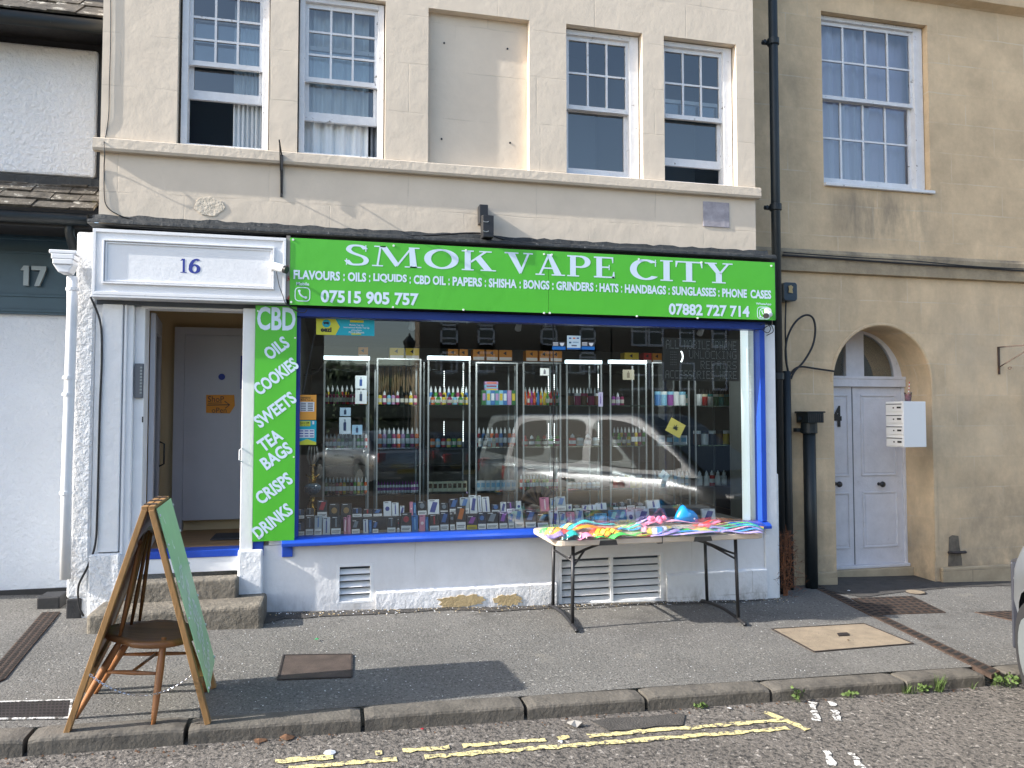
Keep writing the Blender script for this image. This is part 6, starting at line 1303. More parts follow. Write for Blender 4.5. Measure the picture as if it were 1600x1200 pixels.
for args in ((555, 573, 587, 607, .95, (215, 228, 235), (40, 80, 150), 'white card with a blue device, upper of two on the leftmost cabinet door'), (555, 573, 609, 631, .95, (205, 215, 222), (40, 60, 90), 'white card with a small dark bottle, lower of two on the leftmost cabinet door'),
             (531, 548, 637, 650, .96, (165, 195, 220), (40, 60, 90), 'bluish card with dark bottle, above another in the leftmost cabinet'), (530, 548, 652, 678, .96, (190, 210, 225), (40, 60, 100), 'tall bluish card just above the middle shelf bottles, left one'), (550, 566, 664, 679, .96, (150, 190, 220), (30, 60, 100), 'small blue card just above the middle shelf bottles, right one'),
             (844, 858, 575, 587, .96, (220, 225, 225), (110, 110, 120), 'small white notice card high on the fifth cabinet'), (973, 991, 577, 594, .96, (150, 145, 125), (90, 80, 60), 'beige notice card on the seventh cabinet'), (935, 942, 612, 636, .97, (190, 185, 220), (120, 100, 170), 'narrow lilac card on the edge of the sixth cabinet')): card(*args)
card(1043, 1068, 656, 681, .9, (190, 180, 90), (0, 0, 0), 'yellow square tile with a dark leaf print hanging tilted in the eighth cabinet', 28, True)
card(1031, 1045, 736, 750, .9, (190, 215, 222), (130, 160, 180), 'blank pale square card tilted over the white capped bottles', 38)
# dotted LED sign
DOT = {'A': '01110 10001 10001 11111 10001 10001 10001', 'L': '10000 10000 10000 10000 10000 10000 11111', 'M': '10001 11011 10101 10101 10001 10001 10001', 'O': '01110 10001 10001 10001 10001 10001 01110', 'B': '11110 10001 10001 11110 10001 10001 11110', 'I': '01110 00100 00100 00100 00100 00100 01110', 'E': '11111 10000 10000 11110 10000 10000 11111', 'P': '11110 10001 10001 11110 10000 10000 10000', 'H': '10001 10001 10001 11111 10001 10001 10001', 'N': '10001 11001 10101 10101 10011 10001 10001', 'U': '10001 10001 10001 10001 10001 10001 01110', 'C': '01111 10000 10000 10000 10000 10000 01111', 'K': '10001 10010 10100 11000 10100 10010 10001', 'G': '01111 10000 10000 10011 10001 10001 01111', 'R': '11110 10001 10001 11110 10100 10010 10001', 'S': '01111 10000 10000 01110 00001 00001 11110', ' ': '0 0 0 0 0 0 0'}
ly = .10; t = thing('led_sign', 'dark dotted light sign reading ALL MOBILE PHONE UNLOCKING REPAIRS ACCESSORIES HERE', 'sign', (X(1095, 596, ly), ly, Z(1095, 596, ly)))
q = MB(); q.box(X(1036, 560, ly), X(1155, 560, ly), ly, ly + .02, Z(1095, 595, ly), Z(1095, 529, ly), mat('led_board', (.05, .045, .04), .6)); q.build('board', t)
dim = mat('led_dim', (.62, .62, .58), .5)
for s, a, b, y0p, y1p in (('ALL MOBILE PHONE', 1041, 1150, 533, 545), ('UNLOCKING', 1077, 1150, 549, 560), ('REPAIRS', 1095, 1150, 565, 576), ('ACCESSORIES HERE', 1040, 1150, 580, 591)):
    q = MB(); n_ = len(s) * 6 - 1; x0, x1 = X(a, 560, ly), X(b, 560, ly); z0, z1 = Z((a + b) / 2, y1p, ly), Z((a + b) / 2, y0p, ly)
    for i, ch in enumerate(s):
        for r_, line in enumerate(DOT[ch].split()):
            for c, bit in enumerate(line):
                if bit == '1' and ch != ' ': x = x0 + (x1 - x0) * (i * 6 + c) / (n_ - 1); z = z1 - (z1 - z0) * r_ / 6; q.box(x - .0022, x + .0022, ly - .003, ly - .0003, z - .0022, z + .0022, dim)
    q.build('dot_lettering', t)
q = MB()
for k in range(9): a_ = R(55 - k * 14); x, z = X(1062, 556, ly) + .03 * math.cos(a_), Z(1062, 557, ly) + .055 * math.sin(a_); q.box(x - .004, x + .004, ly - .004, ly - .0003, z - .004, z + .004, led)
q.build('lit_arc', t); q = MB()
for k in range(24): x, z = X(1048, 556, ly) + (k % 4) * .018, Z(1048, 550, ly) - (k // 4) * .024; q.box(x - .002, x + .002, ly - .003, ly - .0003, z - .002, z + .002, dim)
q.build('phone_dots', t)
# hookah
hy_ = .50; hxp, hz = X(488, 790, hy_), zd; t = thing('hookah', 'brass hookah with wire cage top and blue patterned bowl at the left of the window', 'hookah', (hxp, hy_, hz))
zz = lambda py: Z(488, py, hy_) - 0
B0 = Z(488, 795, hy_); hb = MB(); hb.lathe([(.05, -.12), (.055, 0), (.02, .02), (.018, .06), (.035, .07), (.02, .085), (.02, .105)], (hxp, hy_, B0), brass, 20); hb.build('foot', t, smooth=True)
hb = MB(); c0 = Z(488, 770, hy_); hb.lathe([(.03, -.02), (.062, .005), (.078, .035), (.07, .065), (.035, .085)], (hxp, hy_, c0), mat('hookah_glass', (.05, .10, .15), .15, var=.9, vscale=60), 24); hb.build('bowl', t, smooth=True)
hb = MB(); d0 = Z(488, 755, hy_); hb.lathe([(.036, -.01), (.03, .02), (.036, .03), (.022, .06), (.012, .09), (.018, .10), (.008, .13), (.012, .15), (.03, .168)], (hxp, hy_, d0), brass, 20); hb.tube([(hxp, hy_, d0 + .03), (hxp + .06, hy_ - .01, d0 + .085)], .006, brass, 8); hb.tube([(hxp, hy_, d0 + .03), (hxp - .06, hy_ + .01, d0 + .075)], .006, brass, 8); hb.build('stem', t, smooth=True)
hb = MB(); e0 = Z(488, 726, hy_)
for k in range(10): a_ = k * .628; hb.tube([(hxp + r_ * math.cos(a_), hy_ + r_ * math.sin(a_), e0 + z) for r_, z in ((.03, 0), (.05, .06), (.048, .10), (.035, .16))], .003, alu, 6)
hb.build('wire_cage', t, smooth=True)
cable('grey lead hanging diagonally inside the left edge of the shop window', [(X(px, py, .3), .3, Z(px, py, .3)) for px, py in ((495, 505), (488, 540), (480, 580), (473, 616))], .006, grey_pl)
cable('black looped lead hanging across the leftmost cabinet', [(X(px, py, .8), .8, Z(px, py, .8)) for px, py in ((508, 562), (500, 575), (490, 584), (475, 586))], .007)
t = thing('paper_fan', 'brown folded paper fan standing behind the boxes in the middle of the window', 'fan', (X(842, 790, .66), .66, .7)); fcx, fcz = X(842, 790, .66), Z(842, 790, .66); q = MB()
for k in range(16): a0, a1 = R(10 + k * 10), R(20 + k * 10); q.prism([(fcx, fcz), (fcx + .19 * math.cos(a0), fcz + .19 * math.sin(a0)), (fcx + .19 * math.cos(a1), fcz + .19 * math.sin(a1))], .66 + (k % 2) * .012, .662 + (k % 2) * .012, mat('fan_a', (.16, .11, .08), .7) if k % 3 else mat('fan_b', (.05, .04, .04), .7))
q.build('folds', t)

# ================================================================ FOLDING TABLE AND ITS GOODS
TZ = .685
t = thing('folding_table', 'beige folding trestle table with dark steel legs in front of the shop window', 'table', (2.6, -.5, zg(2.6, -.5)))
tx0, tx1, ty0, ty1 = 1.715, 3.52, -.86, -.12
q = MB(); q.prism(rrect(tx0, tx1, ty0, ty1, .07), TZ - .045, TZ, table_m, 'z'); q.build('tabletop', t, bevel=.008)
q = MB(); xm = X(1035, 855, ty0); q.box(xm - .003, xm + .003, ty0 - .002, ty1, TZ - .047, TZ + .001, trim_m); q.box(xm - .03, xm + .012, ty0 + .02, ty0 + .05, TZ - .055, TZ - .045, trim_m); q.build('fold_seam', t)
for px in (950, 1098): q = MB(); a, b = X(px - 14, 855, ty0), X(px + 15, 855, ty0); q.prism([(a, TZ - .047), (b, TZ - .047), (b - .012, TZ - .008), (a + .01, TZ - .008)], ty0 - .004, ty0 + .02, black_pl); q.build('hand_grip', t)
def legset(xl, sgn):
    yf_, yb2 = ty0 + .12, ty1 - .08; x2 = xl + sgn * .0
    for yy in (yf_, yb2):
        q = MB(); q.tube([(x2, yy, TZ - .05), (x2 + sgn * .012, yy - .01, zg(x2, yy) + .04)], .0145, steel_dk, 12); q.build('leg', t, smooth=True)
    q = MB(); pts = [(x2 + sgn * .012, ty0 + .0, zg(x2, ty0) + .012), (x2 + sgn * .012, ty0 + .05, zg(x2, ty0) + .028), (x2 + sgn * .012, (ty0 + ty1) / 2, zg(x2, -.5) + .055), (x2 + sgn * .012, ty1 - .03, zg(x2, ty1) + .028), (x2 + sgn * .012, ty1 + .01, zg(x2, ty1) + .012)]
    q.tube(cr(pts, 4), .016, steel_dk, 10); q.build('foot_bar', t, smooth=True)
    q = MB(); q.tube([(x2, yf_, .50), (x2, yb2, .50)], .009, steel_dk, 8); q.tube(cr([(x2, (yf_ + yb2) / 2 - .12, .50), (x2 - sgn * .2, (yf_ + yb2) / 2 - .12, .58), (x2 - sgn * .42, (yf_ + yb2) / 2 - .12, TZ - .05)], 4), .011, steel_dk, 8); q.tube([(x2, yf_, .46), (x2 - sgn * .14, (yf_ + yb2) / 2 - .12, .55)], .009, steel_dk, 8); q.build('brace', t, smooth=True)
legset(1.89, -1); legset(3.31, 1)
# packs of bright toys in cellophane
bright = {'red': (240, 75, 60), 'orange': (252, 160, 50), 'yellow': (255, 235, 90), 'green': (85, 220, 95), 'turquoise': (70, 225, 215), 'blue': (80, 165, 240), 'lilac': (195, 175, 242), 'pink': (252, 150, 190), 'pale pink': (250, 180, 200), 'cream': (240, 232, 205), 'white': (235, 240, 245), 'rosy red': (235, 90, 110), 'pale yellow': (245, 235, 140)}
def pack(cx, cy, w_, d_, rot, cols, label, h=.052, wave=2.6, kind='toy_pack', arc_=0.0, wrapd=True, lift=0.0, bumps=False):
    t = thing(kind, label, 'toy pack', (cx, cy, TZ + lift), 'bright toy packs on the folding table'); t.rotation_euler.z = R(rot)
    nc = len(cols); n = 26; off = 0
    for k, c in enumerate(cols):
        q = MB(); vs = []; fs = []; y0 = -d_ / 2 + d_ * k / nc; y1 = -d_ / 2 + d_ * (k + 1) / nc
        for j in range(4):
            yy = y0 + (y1 - y0) * j / 3
            for i in range(n + 1):
                u_ = i / n * 2 - 1; x = u_ * w_ / 2; b = arc_ * (u_ * u_ - .3) * d_
                z = .004 + h * (.55 + .45 * math.sin(u_ * wave + k * .9 + cx * 7)) * (1 - u_ ** 4) * (1 - .35 * abs(2 * (yy + d_ / 2) / d_ - 1) ** 2) + (random.uniform(0, .0012))
                if bumps and i % 2: z += .012
                vs.append((x, yy + b, z))
        for j in range(3):
            for i in range(n): a = j * (n + 1) + i; fs.append((a, a + 1, a + n + 2, a + n + 1))
        q.add(vs, fs, flat(*bright[c], .4)); q.build('colour_band', t, local=True, smooth=True)['label'] = c + ' band'
    if wrapd:
        q = MB(); vs = []; fs = []; n = 16; m_ = 12; W2, D2 = w_ * 1.12, d_ * 1.15 + abs(arc_) * d_ * .6
        for j in range(m_ + 1):
            for i in range(n + 1):
                u_, v_ = i / n * 2 - 1, j / m_ * 2 - 1; e = (1 - u_ ** 6) * (1 - v_ ** 6); vs.append((u_ * W2 / 2 + random.uniform(-.006, .006), v_ * D2 / 2 + random.uniform(-.006, .006), .003 + e * (h * 1.2 + .008 + random.uniform(-.003, .004))))
        for j in range(m_):
            for i in range(n): a = j * (n + 1) + i; fs.append((a, a + 1, a + n + 2, a + n + 1))
        q.add(vs, fs, wrap); q.build('clear_wrapper', t, local=True)
def tp(px, py, z=TZ): return PZ(px, py, z)
packs = [
 ((868, 836), .13, .14, 35, ['red', 'orange', 'yellow', 'green'], 'small red to green striped pack at the left end of the table', {}),
 ((898, 828), .17, .12, 5, ['turquoise', 'pale yellow', 'blue'], 'turquoise and pale yellow pack near the left rear of the table', {}),
 ((868, 842), .12, .12, -12, ['lilac'], 'lilac popper pack at the front left corner of the table', dict(bumps=True)),
 ((890, 842), .12, .12, -8, ['turquoise'], 'turquoise popper pack beside the lilac one', dict(bumps=True)),
 ((914, 842), .13, .12, 0, ['pink', 'pale pink'], 'round pink pack beside the turquoise popper pack', dict(h=.045)),
 ((930, 830), .34, .12, -8, ['orange', 'red', 'rosy red'], 'long red and orange pack left of the table middle', {}),
 ((946, 838), .2, .14, 12, ['orange', 'yellow', 'orange', 'red'], 'orange and yellow wavy pack in front of the long red pack', dict(wave=9)),
 ((930, 821), .3, .06, -4, ['turquoise', 'blue'], 'slim blue pack along the rear of the table, left half', {}),
 ((985, 828), .2, .13, -14, ['blue', 'turquoise', 'green', 'yellow'], 'rainbow pack with blue and green bands at the table middle', {}),
 ((990, 842), .3, .06, 12, ['green', 'green'], 'narrow bright green pack near the front edge', {}),
 ((951, 847), .11, .04, 0, ['green'], 'short green tube at the front edge of the table', dict(h=.022)),
 ((1010, 846), .27, .05, 3, ['red', 'yellow', 'red'], 'red and yellow tube along the front edge at the table middle', dict(h=.02)),
 ((1003, 829), .07, .07, 0, ['pink'], 'small round pink toy at the table middle', dict(h=.05)),
 ((1020, 820), .26, .09, 12, ['pink', 'lilac'], 'pink and lilac pack at the rear, under the peaked pink bag', dict(h=.05)),
 ((1030, 834), .26, .18, 68, ['white', 'yellow', 'white', 'blue', 'white', 'yellow', 'pale pink'], 'white pack with thin yellow and blue stripes right of the table middle', {}),
 ((1083, 836), .46, .20, 6, ['lilac', 'blue', 'turquoise', 'turquoise', 'yellow', 'orange', 'rosy red'], 'large curved rainbow fan pack on the right half of the table', dict(arc_=.5, h=.04)),
 ((1062, 845), .26, .05, 6, ['lilac', 'lilac'], 'flat lilac strip in front of the rainbow fan pack', {}),
 ((1060, 819), .34, .07, -4, ['pale pink', 'lilac', 'pink'], 'pale pink pack at the rear right of the table', dict(h=.04)),
 ((1112, 822), .26, .11, 25, ['rosy red', 'pink', 'red'], 'rosy red pack at the rear right, behind the rainbow fan', dict(h=.045)),
 ((1150, 826), .36, .2, -32, ['lilac', 'turquoise', 'green', 'yellow', 'orange'], 'green yellow and lilac rainbow pack at the right end of the table', dict(h=.05)),
 ((1172, 836), .28, .16, -20, ['lilac', 'blue', 'pale pink', 'turquoise'], 'lilac and blue pack at the right front corner of the table', dict(h=.045)),
 ((1130, 847), .34, .06, 3, ['pale yellow', 'pink', 'turquoise'], 'pale yellow and pink pack along the right front edge', {}),
 ((1100, 848), .2, .05, 0, ['green', 'turquoise'], 'small green and turquoise pack at the front, right half', {}),
]
for (px, py), w_, d_, rot, cols, lab, kw in packs:
    cx, cy = tp(px, py); cy = max(min(cy, ty1 - d_ / 2 + .03), ty0 + d_ / 2 * (1 if abs(rot) < 20 else 1.1)); pack(cx, cy, w_ * 1.25, min(d_ * 1.6, .30), rot, cols, lab, lift=random.uniform(.001, .008), **kw)
# peaked bag of pink toys and the blue fin
def blob(name, label, cat, prof, cx, cy, mat_, dep, wrapm=None):
    t = thing(name, label, cat, (cx, cy, TZ)); n = len(prof)
    q = MB(); vs = []; fs = []
    cxm = sum(p[0] for p in prof) / n; czm = sum(p[1] for p in prof) / n
    for s_, k in ((-1, .45), (-.55, .88), (0, 1), (.55, .88), (1, .45)):
        for x, z in prof: vs.append(((x - cxm) * k + cxm, s_ * dep / 2, max(.002, (z - czm) * k + czm * (1 if k > .6 else 1))))
    for a in range(4):
        for i in range(n): fs.append((a * n + i, a * n + (i + 1) % n, (a + 1) * n + (i + 1) % n, (a + 1) * n + i))
    fs += [list(range(n - 1, -1, -1)), list(range(4 * n, 5 * n))]
    q.add(vs, fs, mat_); q.build('body', t, local=True, smooth=True); return t
bx_, by_ = tp(1063, 816)
t = blob('shark_toy', 'shiny blue plastic shark fin shaped toy standing at the rear of the table', 'toy', [(-.11, .01), (-.10, .06), (-.075, .11), (-.045, .155), (-.02, .172), (.0, .15), (.03, .135), (.08, .115), (.115, .08), (.13, .04), (.12, .005)], bx_, -.20, flat(25, 130, 195, .25), .11)
q = MB(); q.tube([(.065, -.055, .05), (.065, -.035, .05)], .008, white_pl, 10); q.build('eye', t, local=True)
pxx, pyy = tp(1020, 818); t = blob('toy_bag', 'peaked clear bag of pink toys left of the blue fin', 'bag', [(-.13, .004), (-.09, .06), (-.03, .11), (.02, .16), (.05, .15), (.08, .08), (.12, .02), (.1, .004)], pxx, -.24, wrap, .12)
q = MB(); rr = random.Random(5)
for k in range(7): q.lathe([(.012, 0), (.025, .015), (.025, .03), (.01, .045)], (rr.uniform(-.08, .07), rr.uniform(-.03, .03), .01 + rr.uniform(0, .03)), flat(250, 130, 165), 10)
q.build('pink_toys', t, local=True)

# ================================================================ FOLDING BOARD AND WINDSOR CHAIR
gz = lambda x, y: zg(x, y) + .002
FA, FB = (-1.285, -2.20), (-1.36, -1.62)         # left feet (front, back)
FC, FD = (-.610, -2.19), (-.655, -1.66)          # right feet
TA = Vector((X(232, 790, -2.18), -2.18, Z(232, 797, -2.18))); TB = Vector((X(254, 775, -1.66), -1.66, TA.z))
t = thing('folding_board', 'wooden A-frame pavement board with pale green panel, astride the wooden chair by the kerb', 'board', (-.95, -1.9, .03))
v3 = lambda p: Vector((p[0], p[1], gz(*p)))
A0, B0_, C0, D0 = v3(FA), v3(FB), v3(FC), v3(FD); dl = Vector((-.018, 0, 0)); dr_ = Vector((.018, 0, 0))
for nm, p0, p1, o in (('left_leg', A0, TA, dl), ('left_leg', B0_, TB, dl), ('right_leg', C0, TA, dr_), ('right_leg', D0, TB, dr_)):
    q = MB(); q.bar(p0, p1 + o, .028, .040, wood_frame, up=(0, 1, 0)); q.build('leg', t, bevel=.002)
for a, b, o in ((TA, TB, dl), (TA, TB, dr_)): q = MB(); q.bar(a + o + Vector((0, -.01, .006)), b + o + Vector((0, .01, .006)), .03, .03, wood_frame); q.build('top_rail', t, bevel=.002)
q = MB(); q.bar(A0.lerp(TA, .26).lerp(B0_.lerp(TB, .26), .06) - dl, B0_.lerp(TB, .26) - dl, .02, .03, wood_frame); q.build('cross_rail', t)
q = MB(); q.bar(C0.lerp(TA, .2) + dr_, D0.lerp(TB, .2) + dr_, .03, .03, wood_frame); q.build('cross_rail', t)
q = MB()
for k in range(3): 
    a = TA.lerp(TB, .15 + .35 * k); q.box(a.x - .03, a.x + .03, a.y - .02, a.y + .02, a.z + .02, a.z + .026, iron_dk)
each(q, 'hinge', t)
def panel3(a0, a1, b0, b1, th_, n, m, name, par):          # slab through four points
    n = Vector(n); q = MB(); vs = [a0, a1, b1, b0]; q.add(vs + [v + n * th_ for v in vs], [(0, 1, 2, 3), (7, 6, 5, 4), (0, 4, 5, 1), (1, 5, 6, 2), (2, 6, 7, 3), (3, 7, 4, 0)], m); return q.build(name, par)
rn = (D0 - C0).cross(TA - C0).normalized(); rn = rn if rn.x > 0 else -rn
o = rn * .022 + dr_
pa0, pa1 = C0.lerp(TA, .135) + o, D0.lerp(TB, .135) + o; pb0, pb1 = TA + o, TB + o + Vector((0, .02, 0))
pa1 += (pa1 - pa0) * .03
panel3(pa0, pa1, pb0, pb1, .004, rn, green_pale, 'green_panel', t)
uv = (pa1 - pa0).normalized(); wv = (pb0 - pa0).normalized(); wid_ = (pa1 - pa0).length; hei = (pb0 - pa0).length
faint = mat('pale_lettering', (.66, .84, .70), .3)  # letters a little paler than the pale green panel
for s, f, ww, hh, rt in (('CBD', .93, .34, .09, 0), ('OILS', .82, .24, .07, 34), ('COOKIES', .67, .44, .07, 34), ('SWEETS', .50, .42, .07, 34), ('TEA', .37, .22, .07, 34), ('BAGS', .31, .28, .07, 34), ('CRISPS', .20, .38, .07, 34), ('DRINKS', .08, .38, .06, 20)):
    q = MB(); ctr = pa0.lerp(pb0, f) + uv * (wid_ * .5) + rn * .0045; txt(q, s, -ww / 2, ww / 2, -hh / 2, hh / 2, 0, faint, .03, rot=R(rt), org=ctr, u=uv, v=wv, n=rn); q.build('lettering', t)
q = MB()
for f in (.02, .22, .4, .6, .8, .96):
    for g_ in (0.02, .98): p = pa0.lerp(pb0, f).lerp(pa1.lerp(pb1, f), g_) + rn * .005; q.tube([p, p + rn * .006], .007, white_pl, 8)
each(q, 'panel_screw', t)
ln = (B0_ - A0).cross(TA - A0).normalized(); ln = ln if ln.x < 0 else -ln
panel3(A0.lerp(TA, .27) - dl * .2, B0_.lerp(TB, .27) - dl * .2, TA - dl * 0, TB - dl * 0, .006, ln, wood_dark, 'left_panel', t)
# chain
c0 = A0.lerp(TA, .262) + Vector((.01, -.02, 0)); c1 = C0.lerp(TA, .235) + Vector((-.01, -.02, 0)); q = MB(); n = 46
for k in range(n):
    u0, u1 = k / n, (k + 1.35) / n; sag = lambda u_: c0.lerp(c1, u_) + Vector((0, -.01, -.105 * 4 * u_ * (1 - u_)))
    p0, p1 = sag(u0), sag(min(u1, 1)); d = (p1 - p0); nv = Vector((0, 1, 0)) if k % 2 else d.cross(Vector((0, 1, 0))).normalized(); L_ = d.length / 2; dn = d.normalized(); mid = (p0 + p1) / 2
    q.tube([mid + dn * (L_ * math.cos(a)) + nv * (.0055 * math.sin(a)) for a in [i / 8 * 6.283 for i in range(9)]], .0017, chrome, 5, cap=False)
q.build('chain', t)
# chair
ch = thing('windsor_chair', 'brown wooden stick back chair standing inside the folding board', 'chair', (-.93, -1.88, .03))
SZ = .475; sc0 = Vector((-.935, -1.93, SZ)); sd = R(-6)
def sp(lx_, ly_): return Vector((sc0.x + lx_ * math.cos(sd) - ly_ * math.sin(sd), sc0.y + lx_ * math.sin(sd) + ly_ * math.cos(sd), SZ))
outl = [(.235 * math.cos(a) * (1.0 if math.cos(a) < 0 else .86) , .215 * math.sin(a) * (.86 if math.cos(a) < -.3 else 1)) for a in [i / 32 * 6.283 for i in range(32)]]
q = MB(); vs = []; fs = []
for k, (f, z) in enumerate(((.90, -.030), (.985, -.022), (1, -.008), (.97, .0), (.80, -.003), (.45, -.011), (.01, -.012))):
    for a, b in outl: p = sp(a * f * 1.12, b * f * 1.08); vs.append((p.x, p.y, p.z + z * 1.3 - .11 * (a * f + .15)))
for k in range(6):
    for i in range(32): fs.append((k * 32 + i, k * 32 + (i + 1) % 32, (k + 1) * 32 + (i + 1) % 32, (k + 1) * 32 + i))
fs.append(list(range(31, -1, -1))); q.add(vs, fs, wood_seat); q.build('seat', ch, smooth=True)
feet = [(sp(-.13, -.12), v3((-1.30, -2.02)), 'a'), (sp(.09, -.13), v3((-.885, -2.175)), 'b'), (sp(-.13, .12), v3((-1.30, -1.66)), 'c'), (sp(.11, .12), v3((-.69, -1.72)), 'd')]
legp = {}
for tpp, ft_, k in feet:
    tpp = tpp + Vector((0, 0, -.02)); legp[k] = (tpp, ft_); q = MB(); q.tube([tpp.lerp(ft_, f) for f in (0, .12, .35, .6, .85, 1)], [.013, .017, .020, .019, .015, .011], wood, 12); q.build('leg', ch, smooth=True)
def st_(a, fa, b, fb, r_=.010): q = MB(); p0, p1 = legp[a][0].lerp(legp[a][1], fa), legp[b][0].lerp(legp[b][1], fb); q.tube([p0, p0.lerp(p1, .25), p0.lerp(p1, .5), p0.lerp(p1, .75), p1], [r_ * .7, r_, r_ * 1.3, r_, r_ * .7], wood, 10); q.build('stretcher', ch, smooth=True); return p0.lerp(p1, .5)
m1 = st_('a', .42, 'b', .42); m2 = st_('c', .42, 'd', .42); q = MB(); q.tube([m1, m2], .009, wood, 10); q.build('stretcher', ch, smooth=True)
apex = sp(-.13, 0) + Vector((.075, 0, .40))
for k in range(5):
    ly_ = -.15 + .075 * k; b0 = sp(-.17 + .02 * abs(k - 2), ly_); e0 = Vector((apex.x + .0, apex.y + (ly_) * .85, 1.0)); q = MB(); q.tube([b0, b0.lerp(e0, .3), b0.lerp(e0, .7), e0], [.008, .0115, .010, .008], wood, 10); q.build('spindle', ch, smooth=True)
q = MB(); q.tube(cr([(apex.x, apex.y - .17, .97), (apex.x - .008, apex.y - .1, 1.005), (apex.x - .012, apex.y, 1.02), (apex.x - .008, apex.y + .1, 1.005), (apex.x, apex.y + .17, .97)], 4), .017, wood_dark, 10); q.build('top_rail', ch, smooth=True)

# ================================================================ PAVEMENT IRONWORK
def plate(name, label, cat, corners, m, dz=.008, pattern=None, pm=None, n=(8, 3), rim=None):
    """flat cover given by four ground corners"""
    c = [Vector((x, y, bumpy(x, y) + dz)) for x, y in corners]; t = thing(name, label, cat, tuple(sum(c, Vector()) / 4)); q = MB()
    q.add([v for v in c] + [v - Vector((0, 0, .03)) for v in c], [(0, 1, 2, 3), (0, 4, 5, 1), (1, 5, 6, 2), (2, 6, 7, 3), (3, 7, 4, 0)], m); q.build('cover', t)
    if pattern:
        q = MB()
        for i in range(n[0]):
            for j in range(n[1]):
                u0, u1, v0, v1 = (i + .2) / n[0], (i + .8) / n[0], (j + .22) / n[1], (j + .78) / n[1]
                f = lambda u_, v_: (c[0].lerp(c[1], u_)).lerp(c[3].lerp(c[2], u_), v_) + Vector((0, 0, .002))
                q.add([f(u0, v0), f(u1, v0), f(u1, v1), f(u0, v1)], [(0, 1, 2, 3)], pm)
        q.build('slot_pattern', t)
    if rim:
        q = MB()
        for i in range(4): q.bar(c[i], c[(i + 1) % 4], .012, .006, rim)
        q.build('rim', t)
    return t
gg = lambda px, py: G(px, py)[:2]
slot = mat('dark_slot', (.012, .011, .010), .9)
plate('drain_channel', 'long narrow rusty slotted drain channel across the pavement from the downpipes to the kerb', 'drain', [gg(1244, 905), gg(1257, 904), gg(1563, 1050), gg(1549, 1056)], iron, .009, True, slot, (1, 40))
plate('drain_channel', 'rusty slotted drain channel across the pavement at the left edge', 'drain', [gg(-40, 1108), gg(-10, 1065), gg(94, 956), gg(68, 958)], iron, .009, True, slot, (26, 3)) if False else plate('drain_channel', 'rusty slotted drain channel across the pavement at the left edge', 'drain', [gg(66, 958), gg(94, 957), gg(8, 1062), gg(-45, 1085)], iron, .009, True, slot, (3, 34))
plate('drain_grate', 'rectangular iron grate set in the pavement by the left edge, outlined in white', 'drain', [gg(-30, 1127), gg(108, 1124), gg(112, 1096), gg(-30, 1100)], iron_dk, .009, True, slot, (22, 6), white_p)
plate('inspection_cover', 'plain dark brown rectangular inspection cover in the pavement before the shop', 'manhole cover', [gg(434, 1063), gg(549, 1060), gg(550, 1024), gg(443, 1025)], mat('brown_cover', (.075, .055, .045), .7, var=.3, vscale=10, bump=.4, bscale=90), .007, rim=iron_dk)
plate('inspection_cover', 'large pale concrete inspection cover in the pavement at the right', 'manhole cover', [gg(1272, 1019), gg(1427, 1007), gg(1350, 976), gg(1206, 984)], cover_m, .007, rim=iron_dk)
plate('stopcock_cover', 'tiny dark metal lid in the middle of the pale concrete cover', 'cover', [gg(1311, 996), gg(1327, 995), gg(1324, 991), gg(1308, 992)], iron_dk, .013)
plate('manhole_cover', 'rusty chequered iron cover in front of the arched door', 'manhole cover', [gg(1372, 961), gg(1478, 957), gg(1425, 932), gg(1330, 936)], iron, .007, True, slot, (9, 7))
plate('manhole_cover', 'rusty iron cover at the right edge beside the car', 'manhole cover', [gg(1590, 972), gg(1700, 968), gg(1640, 953), gg(1523, 957)], iron, .007, True, slot, (9, 5))
q = MB(); x, y, z = G(1430, 926); q.lathe([(.10, 0), (.10, .008)], (x, y, z), iron_dk, 24); q.lathe([(.085, .0085), (.085, .0105)], (x, y, z), cover_m, 24); one(q, 'valve_cover', 'small round grey valve cover on the pavement by the arched door', 'cover')
q = MB(); q.box(X(62, 935, .35), X(98, 935, .35), .28, .5, .05, Z(80, 930, .35), black_wood); one(q, 'stone_block', 'low black painted block with chipped paint at the foot of the cottage wall', 'block', bevel=.01)

# ================================================================ WEEDS, LITTER
def tuft(px, py, label, n=26, h=.08, spread=.05, m=grassm, dz=-.06, yoff=None, broad=False, cat='weed', nm='kerb_weed'):
    x, y, z = G(px, py, dz); 
    if yoff is not None: y = yoff
    q = MB(); rr = random.Random(px)
    for k in range(n):
        a = rr.uniform(0, 6.28); r_ = rr.uniform(0, spread); bx0 = Vector((x + r_ * math.cos(a), y + r_ * .4 * math.sin(a), z)); hh = h * rr.uniform(.4, 1.1); lean = Vector((rr.uniform(-.5, .5), rr.uniform(-.6, .2), 0)) * hh
        wd = (.006 if broad else .0028); sv = Vector((math.cos(a), math.sin(a), 0)) * wd
        if broad: c = bx0 + lean + Vector((0, 0, hh)); q.add([c - sv * 2.6, c + lean * .2 - Vector((0, 0, .008)), c + sv * 2.6, c + Vector((0, 0, .014))], [(0, 1, 2, 3)], m); q.add([bx0 - sv * .2, bx0 + sv * .2, c], [(0, 1, 2)], m)
        else: q.add([bx0 - sv, bx0 + sv, bx0 + lean * .5 + Vector((0, 0, hh * .65)) + sv * .5, bx0 + lean + Vector((0, 0, hh)), bx0 + lean * .5 + Vector((0, 0, hh * .65)) - sv * .5], [(0, 1, 2, 3, 4)], m)
    one(q, nm, label, cat, 'weeds along the kerb' if dz < 0 else None)['kind'] = 'thing'
